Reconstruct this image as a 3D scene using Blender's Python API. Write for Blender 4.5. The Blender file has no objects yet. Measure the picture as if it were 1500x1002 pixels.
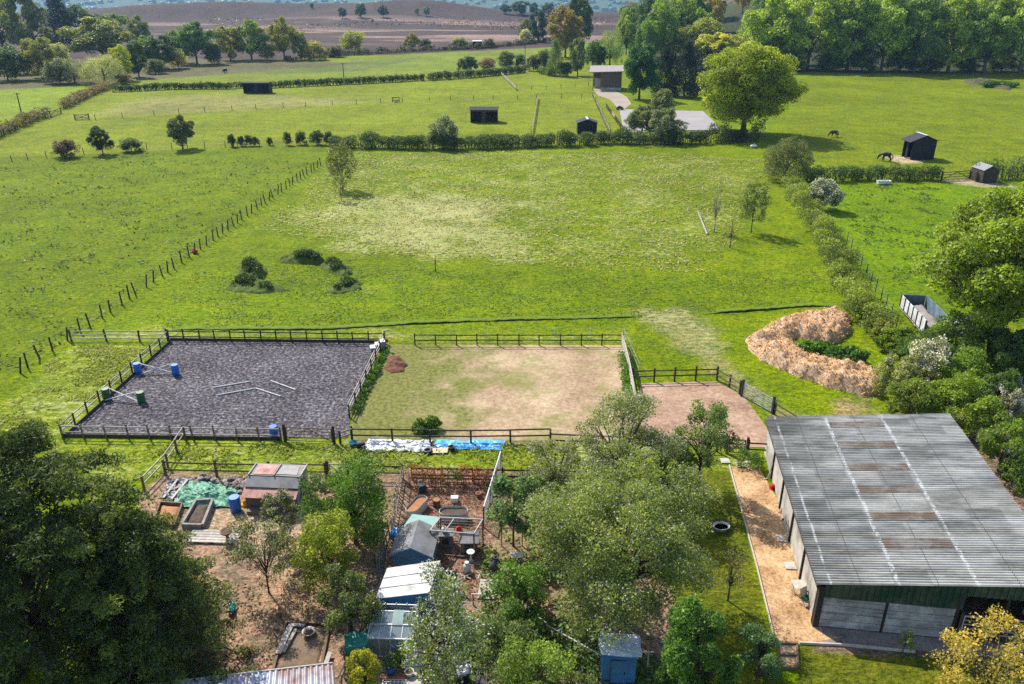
import bpy, bmesh, math, random
import numpy as np
from mathutils import Vector, Matrix

random.seed(7)
RNG = np.random.default_rng(11)
scene = bpy.context.scene
COL = scene.collection
PI = math.pi

# ------------------------------------------------------------------ camera numbers
CAM_H = 30.0
FOC = 1167.0
PITCH = math.atan((501 + 25) / FOC)
CP, SP = math.cos(PITCH), math.sin(PITCH)


def sstep(a, b, x):
    t = np.clip((np.asarray(x, float) - a) / (b - a), 0, 1)
    return t * t * (3 - 2 * t)


def _hash(ix, iy, seed):
    n = (ix * 374761393 + iy * 668265263 + seed * 1442695041) & 0x7FFFFFFF
    n = ((n ^ (n >> 13)) * 1274126177) & 0x7FFFFFFF
    return ((n ^ (n >> 16)) & 0xFFFF) / 65535.0


def vnoise(x, y, seed=0):
    x = np.asarray(x, float); y = np.asarray(y, float)
    ix = np.floor(x).astype(np.int64); iy = np.floor(y).astype(np.int64)
    fx = x - ix; fy = y - iy
    fx = fx * fx * (3 - 2 * fx); fy = fy * fy * (3 - 2 * fy)
    a = _hash(ix, iy, seed); b = _hash(ix + 1, iy, seed)
    c = _hash(ix, iy + 1, seed); d = _hash(ix + 1, iy + 1, seed)
    return (a * (1 - fx) + b * fx) * (1 - fy) + (c * (1 - fx) + d * fx) * fy


def fbm(x, y, seed=0, octv=4):
    s = 0; a = 0.5
    for k in range(octv):
        s = s + a * vnoise(x * 2 ** k + 17.3 * k, y * 2 ** k - 9.1 * k, seed + k)
        a *= 0.5
    return s / (1 - 0.5 ** octv)


def terrain(x, y):
    """height of the land: flat paddocks, wooded rise on the right, rolling moor, a valley, far hills"""
    x = np.asarray(x, float); y = np.asarray(y, float)
    z = 26 * sstep(335, 520, y) * sstep(40, 150, x - (y - 330) * 0.12)
    m = sstep(470, 640, y)
    z = z + m * (10 * (fbm(x / 160, y / 110, 3, 3) - 0.55))
    z = z + 13 * np.exp(-((x + 92) / 75) ** 2 - ((y - 850) / 60) ** 2)
    z = z + 9 * np.exp(-((x + 330) / 130) ** 2 - ((y - 870) / 50) ** 2)
    z = z + 7 * np.exp(-((x + 190) / 80) ** 2 - ((y - 900) / 50) ** 2)
    z = z + 6 * np.exp(-((x - 130) / 90) ** 2 - ((y - 870) / 60) ** 2)
    z = z - 95 * sstep(930, 2000, y)
    z = z + (135 + 30 * fbm(x / 700, y / 900, 9, 3)) * sstep(2500, 4700, y)
    return z


def ray(px, py):
    u = (px - 750) / FOC; v = (501 - py) / FOC
    return np.array([u, v * SP + CP, v * CP - SP])


def gp(px, py, z=None):
    """the point of the land seen at a pixel of the photograph (survey by eye)"""
    d = ray(px, py)
    if z is not None:
        t = (z - CAM_H) / d[2]
        return Vector((d[0] * t, d[1] * t, z))
    if d[2] < 0:
        t = -CAM_H / d[2]
        if d[1] * t < 330:
            return Vector((d[0] * t, d[1] * t, 0.0))
    t = 300.0
    while t < 5200:
        x, y, zz = d[0] * t, d[1] * t, CAM_H + d[2] * t
        if zz < float(terrain(x, y)):
            break
        t *= 1.004
    return Vector((d[0] * t, d[1] * t, float(terrain(d[0] * t, d[1] * t))))


def proj(p):
    f = p[1] * CP - (p[2] - CAM_H) * SP
    u = p[1] * SP + (p[2] - CAM_H) * CP
    return 750 + FOC * p[0] / f, 501 - FOC * u / f


def depth(p):
    return p[1] * CP - (p[2] - CAM_H) * SP


def tall(b, ytop):
    lo, hi = 0.0, 80.0
    for _ in range(40):
        m = (lo + hi) / 2
        if proj((b[0], b[1], b[2] + m))[1] > ytop:
            lo = m
        else:
            hi = m
    return lo


# ------------------------------------------------------------------ mesh helpers
def mesh_np(name, V, F4):
    V = np.ascontiguousarray(V, np.float32); F4 = np.ascontiguousarray(F4, np.int32)
    k = F4.shape[1]; n = len(F4)
    me = bpy.data.meshes.new(name)
    me.vertices.add(len(V)); me.vertices.foreach_set('co', V.ravel())
    me.loops.add(n * k); me.loops.foreach_set('vertex_index', F4.ravel())
    me.polygons.add(n)
    me.polygons.foreach_set('loop_start', np.arange(n, dtype=np.int32) * k)
    me.polygons.foreach_set('loop_total', np.full(n, k, np.int32))
    me.update(calc_edges=True)
    return me


def fattr(me, name, vals):
    a = me.attributes.new(name, 'FLOAT', 'POINT')
    a.data.foreach_set('value', np.ascontiguousarray(vals, np.float32))


def cattr(me, name, vals):
    a = me.attributes.new(name, 'FLOAT_COLOR', 'POINT')
    a.data.foreach_set('color', np.ascontiguousarray(vals, np.float32).ravel())


def smooth(me, on=True):
    me.polygons.foreach_set('use_smooth', [on] * len(me.polygons))


def link(name, me, mat, parent=None, loc=(0, 0, 0), rz=0.0):
    o = bpy.data.objects.new(name, me)
    COL.objects.link(o)
    o.location = loc; o.rotation_euler = (0, 0, rz)
    if mat is not None and me is not None and len(me.materials) == 0:
        me.materials.append(mat)
    if parent is not None:
        o.parent = parent
    return o


def tag(o, label, cat, group=None):
    o['label'] = label; o['category'] = cat
    if group:
        o['group'] = group
    return o


def thing(name, label, cat, loc=(0, 0, 0), rz=0.0, group=None):
    o = bpy.data.objects.new(name, None)
    COL.objects.link(o)
    o.empty_display_size = 0.3
    o.location = loc; o.rotation_euler = (0, 0, rz)
    return tag(o, label, cat, group)


def setkind(o, kind):
    o['kind'] = kind
    return o


class MB:
    """collects simple shaped pieces of ONE part and builds them as one mesh"""

    def __init__(self):
        self.v = []; self.f = []

    def add(self, vs, fs):
        b = len(self.v)
        self.v += [tuple(p) for p in vs]
        self.f += [tuple(i + b for i in f) for f in fs]
        return self

    def box(self, c, s, rz=0.0, ch=0.0):
        x, y, z = s[0] / 2, s[1] / 2, s[2] / 2
        cr, sr = math.cos(rz), math.sin(rz)
        pts = []
        for dz in (-z, z):
            for dx, dy in ((-x, -y), (x, -y), (x, y), (-x, y)):
                pts.append((c[0] + dx * cr - dy * sr, c[1] + dx * sr + dy * cr, c[2] + dz))
        return self.add(pts, [(3, 2, 1, 0), (4, 5, 6, 7), (0, 1, 5, 4), (1, 2, 6, 5), (2, 3, 7, 6), (3, 0, 4, 7)])

    def bar(self, p0, p1, w, h, up=(0, 0, 1)):
        p0 = Vector(p0); p1 = Vector(p1)
        d = (p1 - p0).normalized()
        up = Vector(up)
        s = d.cross(up)
        if s.length < 1e-4:
            s = d.cross(Vector((0, 1, 0)))
        s.normalize(); u = s.cross(d).normalized()
        pts = []
        for p in (p0, p1):
            for a, b in ((-1, -1), (1, -1), (1, 1), (-1, 1)):
                pts.append(p + s * (a * w / 2) + u * (b * h / 2))
        return self.add(pts, [(0, 1, 2, 3), (7, 6, 5, 4), (0, 4, 5, 1), (1, 5, 6, 2), (2, 6, 7, 3), (3, 7, 4, 0)])

    def tube(self, pts, rad, n=6, cap=True):
        pts = [Vector(p) for p in pts]
        b = len(self.v); m = len(pts)
        ref = Vector((0.31, 0.92, 0.2)).normalized()
        for i, p in enumerate(pts):
            d = (pts[min(i + 1, m - 1)] - pts[max(i - 1, 0)])
            if d.length < 1e-6:
                d = Vector((0, 0, 1))
            d.normalize()
            s = d.cross(ref)
            if s.length < 1e-3:
                s = d.cross(Vector((1, 0, 0)))
            s.normalize(); u = s.cross(d)
            r = rad[i] if hasattr(rad, '__len__') else rad
            for k in range(n):
                a = 2 * PI * k / n
                self.v.append(tuple(p + s * (math.cos(a) * r) + u * (math.sin(a) * r)))
        for i in range(m - 1):
            for k in range(n):
                k2 = (k + 1) % n
                self.f.append((b + i * n + k, b + i * n + k2, b + (i + 1) * n + k2, b + (i + 1) * n + k))
        if cap:
            self.f.append(tuple(b + k for k in reversed(range(n))))
            self.f.append(tuple(b + (m - 1) * n + k for k in range(n)))
        return self

    def lathe(self, prof, c=(0, 0, 0), n=16, sx=1.0, sy=1.0):
        b = len(self.v); m = len(prof)
        for r, z in prof:
            for k in range(n):
                a = 2 * PI * k / n
                self.v.append((c[0] + math.cos(a) * r * sx, c[1] + math.sin(a) * r * sy, c[2] + z))
        for i in range(m - 1):
            for k in range(n):
                k2 = (k + 1) % n
                self.f.append((b + i * n + k, b + i * n + k2, b + (i + 1) * n + k2, b + (i + 1) * n + k))
        self.f.append(tuple(b + k for k in reversed(range(n))))
        self.f.append(tuple(b + (m - 1) * n + k for k in range(n)))
        return self

    def prism(self, poly, z0, z1):
        n = len(poly)
        b = [(p[0], p[1], z0) for p in poly] + [(p[0], p[1], z1) for p in poly]
        fs = [tuple(reversed(range(n))), tuple(range(n, 2 * n))]
        fs += [(i, (i + 1) % n, n + (i + 1) % n, n + i) for i in range(n)]
        return self.add(b, fs)

    def slab(self, quad, t, up=None):
        """a board with a free quad as its top face"""
        q = [Vector(p) for p in quad]
        nrm = (q[1] - q[0]).cross(q[3] - q[0]).normalized()
        if nrm.z < 0:
            nrm = -nrm
        if up is not None:
            nrm = Vector(up)
        lo = [p - nrm * t for p in q]
        n = len(q)
        fs = [tuple(range(n)), tuple(reversed(range(n, 2 * n)))]
        fs += [(i, n + i, n + (i + 1) % n, (i + 1) % n) for i in range(n)]
        return self.add(q + lo, fs)

    def mesh(self, name, sm=False):
        me = bpy.data.meshes.new(name)
        me.from_pydata(self.v, [], self.f)
        bm = bmesh.new(); bm.from_mesh(me)
        bmesh.ops.recalc_face_normals(bm, faces=bm.faces)
        bm.to_mesh(me); bm.free()
        if sm:
            smooth(me)
        return me

    def build(self, name, mat, parent=None, sm=False, loc=(0, 0, 0), rz=0.0):
        return link(name, self.mesh(name, sm), mat, parent, loc, rz)


# ------------------------------------------------------------------ materials
def nt(name):
    m = bpy.data.materials.new(name); m.use_nodes = True
    t = m.node_tree
    for n in list(t.nodes):
        t.nodes.remove(n)
    out = t.nodes.new('ShaderNodeOutputMaterial')
    return m, t, out


def N(t, kind, **kw):
    n = t.nodes.new(kind)
    for k, v in kw.items():
        if k in n.inputs:
            n.inputs[k].default_value = v
        else:
            setattr(n, k, v)
    return n


def rgba(c):
    return (c[0], c[1], c[2], 1.0)


def srgb(r, g, b):
    f = lambda c: (c / 255 / 12.92) if c <= 10 else ((c / 255 + 0.055) / 1.055) ** 2.4
    return (f(r), f(g), f(b))


def noise(t, vec, scale, detail=5, rough=0.6):
    n = N(t, 'ShaderNodeTexNoise', Scale=scale, Detail=detail, Roughness=rough)
    if vec is not None:
        t.links.new(vec, n.inputs['Vector'])
    return n.outputs['Fac']


def ramp(t, fac, stops):
    n = t.nodes.new('ShaderNodeValToRGB')
    cr = n.color_ramp
    while len(cr.elements) < len(stops):
        cr.elements.new(0.5)
    for e, (p, c) in zip(cr.elements, stops):
        e.position = p
        e.color = rgba(c) if hasattr(c, '__len__') else (c, c, c, 1)
    t.links.new(fac, n.inputs['Fac'])
    return n.outputs['Color']


def mixc(t, fac, a, b, mode='MIX'):
    n = t.nodes.new('ShaderNodeMix'); n.data_type = 'RGBA'; n.blend_type = mode
    for sock, v in ((n.inputs[0], fac), (n.inputs[6], a), (n.inputs[7], b)):
        if hasattr(v, 'is_linked') or hasattr(v, 'links'):
            t.links.new(v, sock)
        elif hasattr(v, '__len__'):
            sock.default_value = rgba(v)
        else:
            sock.default_value = v if sock == n.inputs[0] else (v, v, v, 1)
    return n.outputs[2]


def mathn(t, op, a, b=0.0):
    n = t.nodes.new('ShaderNodeMath'); n.operation = op
    for i, v in enumerate((a, b)):
        if hasattr(v, 'links'):
            t.links.new(v, n.inputs[i])
        else:
            n.inputs[i].default_value = v
    return n.outputs[0]


def bumpn(t, h, strength, dist):
    n = N(t, 'ShaderNodeBump', Strength=strength, Distance=dist)
    t.links.new(h, n.inputs['Height'])
    return n.outputs['Normal']


def shader(t, out, colour, rough=0.8, spec=0.25, normal=None, metal=0.0, coat=0.0):
    p = N(t, 'ShaderNodeBsdfPrincipled', Roughness=rough, Metallic=metal)
    p.inputs['Specular IOR Level'].default_value = spec
    if hasattr(colour, 'links'):
        t.links.new(colour, p.inputs['Base Color'])
    else:
        p.inputs['Base Color'].default_value = rgba(colour)
    if normal is not None:
        t.links.new(normal, p.inputs['Normal'])
    t.links.new(p.outputs[0], out.inputs['Surface'])
    return p


def coords(t, scale=(1, 1, 1), world=False):
    if world:
        n = t.nodes.new('ShaderNodeNewGeometry'); o = n.outputs['Position']
    else:
        n = t.nodes.new('ShaderNodeTexCoord'); o = n.outputs['Object']
    if scale != (1, 1, 1):
        mp = N(t, 'ShaderNodeMapping', Scale=scale)
        t.links.new(o, mp.inputs['Vector']); o = mp.outputs['Vector']
    return o


def mat(name, c1, c2=None, scale=2.0, rough=0.8, bump=0.3, stretch=(1, 1, 1), spec=0.25, metal=0.0, dirt=None, vary=0.0, dist=0.02):
    """weathered surface: two colours by noise, optional dirt blotches, a little bump, per-object variation"""
    m, t, out = nt(name)
    if c2 is None:
        c2 = tuple(c * 0.7 for c in c1)
    v = coords(t, stretch)
    f = noise(t, v, scale, 6, 0.65)
    c = ramp(t, f, [(0.3, c2), (0.7, c1)])
    if dirt:
        f2 = noise(t, coords(t), dirt[1], 5, 0.7)
        k = ramp(t, f2, [(0.45, 0.0), (0.68, 1.0)])
        c = mixc(t, k, c, dirt[0])
    if vary:
        oi = t.nodes.new('ShaderNodeObjectInfo')
        k = mathn(t, 'ADD', mathn(t, 'MULTIPLY', oi.outputs['Random'], vary), 1 - vary / 2)
        c = mixc(t, 1.0, c, k, 'MULTIPLY')
    n = None
    if bump:
        n = bumpn(t, noise(t, v, scale * 4, 6, 0.7), bump, dist)
    shader(t, out, c, rough, spec, n, metal)
    return m


def leaf_material():
    m, t, out = nt('leaves')
    oi = t.nodes.new('ShaderNodeObjectInfo')
    at = N(t, 'ShaderNodeAttribute', attribute_name='v')
    k = ramp(t, at.outputs['Fac'], [(0.0, (0.9, 0.95, 0.85)), (0.5, (1.9, 1.85, 1.6)), (1.0, (3.0, 2.75, 2.0))])
    c = mixc(t, 1.0, oi.outputs['Color'], k, 'MULTIPLY')
    p = N(t, 'ShaderNodeBsdfPrincipled', Roughness=0.55)
    p.inputs['Specular IOR Level'].default_value = 0.3
    t.links.new(c, p.inputs['Base Color'])
    tr = t.nodes.new('ShaderNodeBsdfTranslucent')
    c2 = mixc(t, 1.0, c, (1.2, 1.15, 0.45), 'MULTIPLY')
    t.links.new(c2, tr.inputs['Color'])
    mx = N(t, 'ShaderNodeMixShader', Fac=0.42)
    t.links.new(p.outputs[0], mx.inputs[1]); t.links.new(tr.outputs[0], mx.inputs[2])
    t.links.new(mx.outputs[0], out.inputs['Surface'])
    return m


LEAF = leaf_material()


def petal_material():
    m, t, out = nt('petals')
    oi = t.nodes.new('ShaderNodeObjectInfo')
    at = N(t, 'ShaderNodeAttribute', attribute_name='v')
    c = mixc(t, 1.0, oi.outputs['Color'], ramp(t, at.outputs['Fac'], [(0.2, 0.8), (0.8, 1.2)]), 'MULTIPLY')
    p = N(t, 'ShaderNodeBsdfPrincipled', Roughness=0.6)
    t.links.new(c, p.inputs['Base Color'])
    tr = t.nodes.new('ShaderNodeBsdfTranslucent'); t.links.new(c, tr.inputs['Color'])
    mx = N(t, 'ShaderNodeMixShader', Fac=0.35)
    t.links.new(p.outputs[0], mx.inputs[1]); t.links.new(tr.outputs[0], mx.inputs[2])
    t.links.new(mx.outputs[0], out.inputs['Surface'])
    return m


PETAL = petal_material()
BARK = mat('bark', (0.11, 0.085, 0.06), (0.05, 0.04, 0.03), 6, 0.9, 0.6, (1, 1, 0.25))
PALEBARK = mat('pale_bark', (0.42, 0.40, 0.36), (0.12, 0.11, 0.10), 5, 0.85, 0.4, (1, 1, 0.6))
WOOD_DARK = mat('dark_timber', (0.075, 0.058, 0.044), (0.03, 0.025, 0.021), 5, 0.85, 0.4, (1, 1, 1), vary=0.6)
WOOD_GREY = mat('weathered_timber', (0.46, 0.42, 0.37), (0.24, 0.21, 0.18), 5, 0.85, 0.4, (1, 1, 1), vary=0.5)
WOOD_BROWN = mat('brown_timber', (0.20, 0.14, 0.09), (0.09, 0.06, 0.04), 5, 0.85, 0.4, vary=0.4)
WIRE = mat('fence_wire', (0.35, 0.35, 0.34), rough=0.5, bump=0, metal=0.6)
TAPE = mat('white_tape', (0.7, 0.7, 0.68), rough=0.6, bump=0)
STEEL = mat('galvanised_steel', (0.62, 0.63, 0.64), (0.42, 0.43, 0.45), 6, 0.45, 0.1, metal=0.3, dirt=((0.25, 0.2, 0.15), 3))
BLACKPAINT = mat('black_boarding', (0.016, 0.017, 0.022), (0.009, 0.009, 0.012), 4, 0.7, 0.3, (0.3, 0.3, 3))
FELT = mat('roofing_felt', (0.045, 0.045, 0.05), (0.025, 0.025, 0.028), 3, 0.9, 0.4)
WHITE = mat('white_paint', (0.76, 0.76, 0.74), (0.55, 0.55, 0.53), 3, 0.6, 0.15, dirt=((0.35, 0.32, 0.27), 1.6))
BLUEDRUM = mat('blue_plastic', (0.02, 0.15, 0.55), (0.015, 0.10, 0.42), 3, 0.4, 0.1, spec=0.4)
GREENDRUM = mat('green_plastic', (0.035, 0.12, 0.04), (0.02, 0.07, 0.03), 3, 0.45, 0.1, spec=0.4)
BLACKPLAS = mat('black_plastic', (0.015, 0.015, 0.017), (0.008, 0.008, 0.009), 3, 0.45, 0.1, spec=0.4)
TERRA = mat('terracotta', (0.40, 0.16, 0.08), (0.28, 0.11, 0.06), 5, 0.85, 0.2)
# ------------------------------------------------------------------ foliage
def leaf_mesh(name, P, Nn, size, v, asp=0.62, seed=1, m=None):
    r = np.random.default_rng(seed)
    n = len(P)
    Nn = Nn / (np.linalg.norm(Nn, axis=1, keepdims=True) + 1e-9)
    T = r.normal(size=(n, 3)); T -= Nn * np.sum(T * Nn, axis=1, keepdims=True)
    T /= (np.linalg.norm(T, axis=1, keepdims=True) + 1e-9)
    B = np.cross(Nn, T)
    s = np.asarray(size)[:, None]
    a = 0.5 * s; b = 0.5 * asp * s
    lift = Nn * s * 0.10
    V = np.empty((n, 4, 3))
    V[:, 0] = P + T * a; V[:, 1] = P + B * b - lift; V[:, 2] = P - T * a; V[:, 3] = P - B * b - lift
    me = mesh_np(name, V.reshape(-1, 3), np.arange(n * 4).reshape(n, 4))
    fattr(me, 'v', np.repeat(np.clip(v, 0, 1), 4))
    me.materials.append(m or LEAF)
    return me


def scatter(blobs, n, leaf, seed, shell=0.5, upbias=0.25, rand=0.75, vclump=0.16, vleaf=0.16, droop=0.0, name='crown', asp=0.62, minz=None, m=None):
    """leaf-sized faces through the volume of many clumps"""
    r = np.random.default_rng(seed)
    B = np.asarray(blobs, float)
    w = (B[:, 3] * B[:, 4] + B[:, 3] * B[:, 5] + B[:, 4] * B[:, 5]); w /= w.sum()
    idx = r.choice(len(B), n, p=w)
    d = r.normal(size=(n, 3)); d[:, 2] += upbias
    d /= np.linalg.norm(d, axis=1, keepdims=True)
    rad = (shell + (1 - shell) * r.random(n) ** 0.6)
    rad *= 1 + 0.10 * r.normal(size=n)
    P = B[idx, :3] + d * rad[:, None] * B[idx, 3:6]
    if droop:
        P[:, 2] -= droop * r.random(n) * B[idx, 5]
    if minz is not None:
        P[:, 2] = np.maximum(P[:, 2], minz + 0.1 * r.random(n))
    Nn = d * (1 - rand) + r.normal(size=(n, 3)) * rand
    Nn[:, 2] = np.abs(Nn[:, 2]) * 0.8 + 0.15
    size = leaf * (0.45 + 1.15 * r.random(n) ** 1.4)
    vb = r.normal(size=len(B)) * vclump
    v = 0.5 + vb[idx] + r.normal(size=n) * vleaf
    return leaf_mesh(name, P, Nn, size, v, asp, seed + 5, m)


def blobs_ellipsoid(rx, ry, rz, cz, nb, br, seed, lower=-0.55, inner=0.25):
    """clump centres over the outside of a crown plus a few inside it"""
    r = np.random.default_rng(seed)
    out = []
    ga = PI * (3 - 5 ** 0.5)
    for i in range(nb):
        z = 1 - (i + 0.5) / nb * (1 - lower)
        a = ga * i + r.random() * 0.8
        rr = math.sqrt(max(0, 1 - z * z))
        k = 0.70 + 0.22 * r.random()
        if r.random() < inner:
            k *= 0.6
        b = br * (0.65 + 0.7 * r.random())
        out.append((rx * rr * math.cos(a) * k, ry * rr * math.sin(a) * k, cz + rz * z * k, rx * b, ry * b, rz * b * 0.85))
    return out


def blobs_lobed(rx, ry, z0, z1, nl, sub, seed, lr=0.38, low=-0.8):
    """a crown of separate boughs: each bough a cluster of smaller clumps, with gaps between the boughs"""
    r = random.Random(seed)
    zc, rz = (z0 + z1) / 2, (z1 - z0) / 2
    heads = []; out = []
    for i in range(nl):
        z = 1 - (i + 0.5) / nl * (1 - low)
        a = i * 2.39996 + r.uniform(-.35, .35)
        rr = math.sqrt(max(0.05, 1 - z * z)); k = r.uniform(0.50, 0.76)
        L = lr * r.uniform(0.7, 1.3)
        c = (rx * rr * math.cos(a) * k, ry * rr * math.sin(a) * k, zc + rz * z * min(k + .08, .74))
        for j in range(sub):
            d = Vector((r.gauss(0, 1), r.gauss(0, 1), r.gauss(0.25, 1))).normalized() * r.uniform(.45, .8)
            b = L * r.uniform(0.34, 0.62)
            out.append((c[0] + d.x * L * rx, c[1] + d.y * L * ry, max(z0 + .1, c[2] + d.z * L * rz * .9), rx * b, ry * b, rz * b * 0.8))
    return out


def trunk_mesh(name, blobs, h0, r0, nl, seed, tops=0.75, n=6, lean=0.0, thin=0.25):
    r = random.Random(seed)
    mb = MB()
    B = sorted(blobs, key=lambda b: r.random())
    zmax = max(b[2] for b in blobs)
    mb.tube([(0, 0, -0.15), (0, 0, 0.12 * h0), (lean * 0.5, 0, h0 * 0.6), (lean, 0, h0)], [r0 * 1.45, r0 * 1.05, r0 * 0.9, r0 * 0.8], n + 2)
    top = Vector((lean * 1.6, 0.1, h0 + (zmax - h0) * tops))
    mb.tube([(lean, 0, h0), (lean + 0.1 * r.uniform(-1, 1), 0.1, (h0 + top.z) / 2), top], [r0 * 0.75, r0 * 0.45, r0 * 0.1], n)
    for b in B[:nl]:
        c = Vector(b[:3])
        z0 = h0 * r.uniform(0.75, 1.0) + max(0, (c.z - h0)) * r.uniform(0.0, 0.35)
        s = Vector((lean * 0.9, 0, z0))
        mid = s.lerp(c, 0.5) + Vector((r.uniform(-1, 1), r.uniform(-1, 1), r.uniform(0.2, 1))) * (c - s).length * 0.12
        e = s.lerp(c, 0.95)
        mb.tube([s, mid, e], [r0 * r.uniform(0.3, 0.5), r0 * thin, r0 * 0.07], n - 1)
    return mb.mesh(name, True)


PROTO = {}


def proto(key):
    """one crown and one trunk of each kind, 10 m tall and 10 m wide, shared by the copies"""
    if key in PROTO:
        return PROTO[key]
    kind, sd = key
    if kind == 'oak':
        bl = blobs_lobed(5, 5, 0.7, 10, 15, 8, sd, .36, -.9)
        cr = scatter(bl, 15000, 0.34, sd, 0.7, 0.4, 0.5)
        tr = trunk_mesh('trunk', bl, 2.0, 0.24, 14, sd)
    elif kind == 'tall':
        bl = blobs_lobed(4.7, 4.7, 0.5, 10, 17, 7, sd, .34, -.95)
        cr = scatter(bl, 14000, 0.34, sd, 0.7, 0.4, 0.5)
        tr = trunk_mesh('trunk', bl, 1.6, 0.26, 12, sd)
    elif kind == 'dome':
        bl = blobs_lobed(4.9, 4.9, -3, 10, 14, 7, sd, .4, -.5)
        cr = scatter(bl, 12000, 0.38, sd, 0.65, 0.3, .55, minz=0.05)
        tr = trunk_mesh('trunk', bl, 1.2, 0.2, 14, sd, 0.6)
    elif kind == 'willow':
        bl = blobs_ellipsoid(4.8, 4.8, 6.0, 3.8, 55, 0.23, sd, -0.5)
        cr = scatter(bl, 13000, 0.30, sd, 0.4, 0.2, 0.6, droop=0.9, asp=0.3, vclump=0.1)
        tr = trunk_mesh('trunk', bl, 1.4, 0.28, 12, sd, 0.7)
    elif kind == 'cone':
        bl = []
        r = random.Random(sd)
        for i in range(70):
            z = i / 70
            R = 4.6 * (1 - z) ** 0.75 + 0.25
            a = i * 2.4 + r.random()
            k = r.uniform(0.55, 0.95)
            bl.append((R * k * math.cos(a), R * k * math.sin(a), 0.5 + 9.2 * z, 1.0 + R * 0.2, 1.0 + R * 0.2, 0.8))
        cr = scatter(bl, 12000, 0.34, sd, 0.45, 0.2, droop=0.6, asp=0.45)
        tr = trunk_mesh('trunk', bl, 1.0, 0.26, 6, sd, 0.95)
    elif kind == 'shrub':
        bl = blobs_lobed(5.2, 5.2, -1.5, 10.5, 13, 6, sd, .52, -.5)
        cr = scatter(bl, 7500, 0.5, sd, 0.55, 0.3, 0.6, minz=0.05)
        tr = trunk_mesh('stems', bl, 0.8, 0.22, 10, sd, 0.6)
    PROTO[key] = (cr, tr)
    return PROTO[key]


TREE_N = [0]


def tree(kind, px, yb, yt, w, colour, label, name='broadleaf_tree', cat='tree', group=None, sd=1, base=None, h=None, bark=None):
    """a tree of one kind at its place: crown and trunk copied from the kind's own pair"""
    TREE_N[0] += 1
    b = base if base is not None else gp(px, yb)
    hh = h if h is not None else tall(b, yt)
    wd = w * depth(b) / FOC
    cr, tr = proto((kind, sd))
    root = thing(name, label, cat, b, (TREE_N[0] * 2.399) % 6.283, group)
    c = link('crown', cr, None, root)
    c.color = rgba(colour)
    t = link('trunk', tr, bark or BARK, root)
    k = (wd / 10, wd / 10 * 1.0, hh / 10)
    root.scale = k
    return root


def crown_tree(name, label, b, bl, n, leaf, colour, h0, r0, nl, seed, cat='tree', shell=0.5, blossom=None, droop=0.0, asp=0.62,
               lean=0.0, vclump=0.16, vleaf=0.16, upbias=0.25, rand=0.75, bark=None, group=None, rz=0.0, minz=None, thin=0.25):
    """a tree of its own: trunk with limbs, leafy crown, maybe blossom"""
    root = thing(name, label, cat, b, rz, group)
    cr = scatter(bl, n, leaf, seed, shell, upbias, rand, vclump, vleaf, droop, 'crown', asp, minz)
    c = link('crown', cr, None, root); c.color = rgba(colour)
    if r0 > 0:
        link('trunk', trunk_mesh('trunk', bl, h0, r0, nl, seed, lean=lean, thin=thin), bark or BARK, root)
    if blossom:
        bn, bs, bc = blossom
        bm_ = scatter(bl, bn, bs, seed + 77, 0.86, 0.6, 0.7, 0.05, 0.12, 0, 'blossom', 0.8, None, PETAL)
        o = link('blossom', bm_, None, root); o.color = rgba(bc)
    return root


def path_blobs(pts, wid, hgt, step, seed, wob=0.25):
    r = random.Random(seed)
    out = []
    for a, b in zip(pts[:-1], pts[1:]):
        a = Vector(a); b = Vector(b)
        L = (b - a).length; n = max(1, int(L / step))
        s = (b - a).normalized().cross(Vector((0, 0, 1)))
        for i in range(n):
            p = a.lerp(b, (i + r.random()) / n)
            for lev in ((.3, .72, .6) if wob < .3 else (r.uniform(.15, .45), r.uniform(.55, .8), r.uniform(.3, .85))):
                hh = hgt * (1 + wob * (r.random() - 0.5) + wob * .5 * math.sin(i * step * .55 + seed))
                q = p + s * r.uniform(-0.32, 0.32) * wid * (1 + wob * .5)
                rr = wid * r.uniform(0.42 - .25 * wob, 0.48)
                out.append((q.x, q.y, q.z + hh * lev, rr, rr, hh * r.uniform(.2, .34)))
    return out


def hedge(name, label, pix, wid, hgt, leaf, per_m, colour, seed, wob=0.25, cat='hedge', vclump=0.14, core=True, group=None):
    pts = [gp(*p) for p in pix]
    o = pts[0].copy()
    pts = [p - o for p in pts]
    L = sum((b - a).length for a, b in zip(pts[:-1], pts[1:]))
    root = thing(name, label, cat, o, 0, group)
    bl = path_blobs(pts, wid, hgt, max(0.35, wid * 0.4), seed, wob)
    c = link('foliage', scatter(bl, int(L * per_m), leaf, seed, 0.45, 0.3, vclump=vclump, name='foliage'), None, root)
    c.color = rgba(colour)
    if core:
        mb = MB()
        r = random.Random(seed)
        for a, b in zip(pts[:-1], pts[1:]):
            n = max(2, int((b - a).length / 0.5))
            s = (b - a).normalized().cross(Vector((0, 0, 1)))
            for i in range(n):
                p = a.lerp(b, (i + r.random()) / n)
                for k in range(3):
                    q = p + s * r.uniform(-0.25, 0.25) * wid
                    e = q + Vector((r.uniform(-.3, .3), r.uniform(-.3, .3), hgt * r.uniform(0.5, 0.85)))
                    mb.tube([q - Vector((0, 0, 0.1)), e], [0.05, 0.02], 4, False)
        mb.build('stems', BARK, root)
    return root


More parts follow.
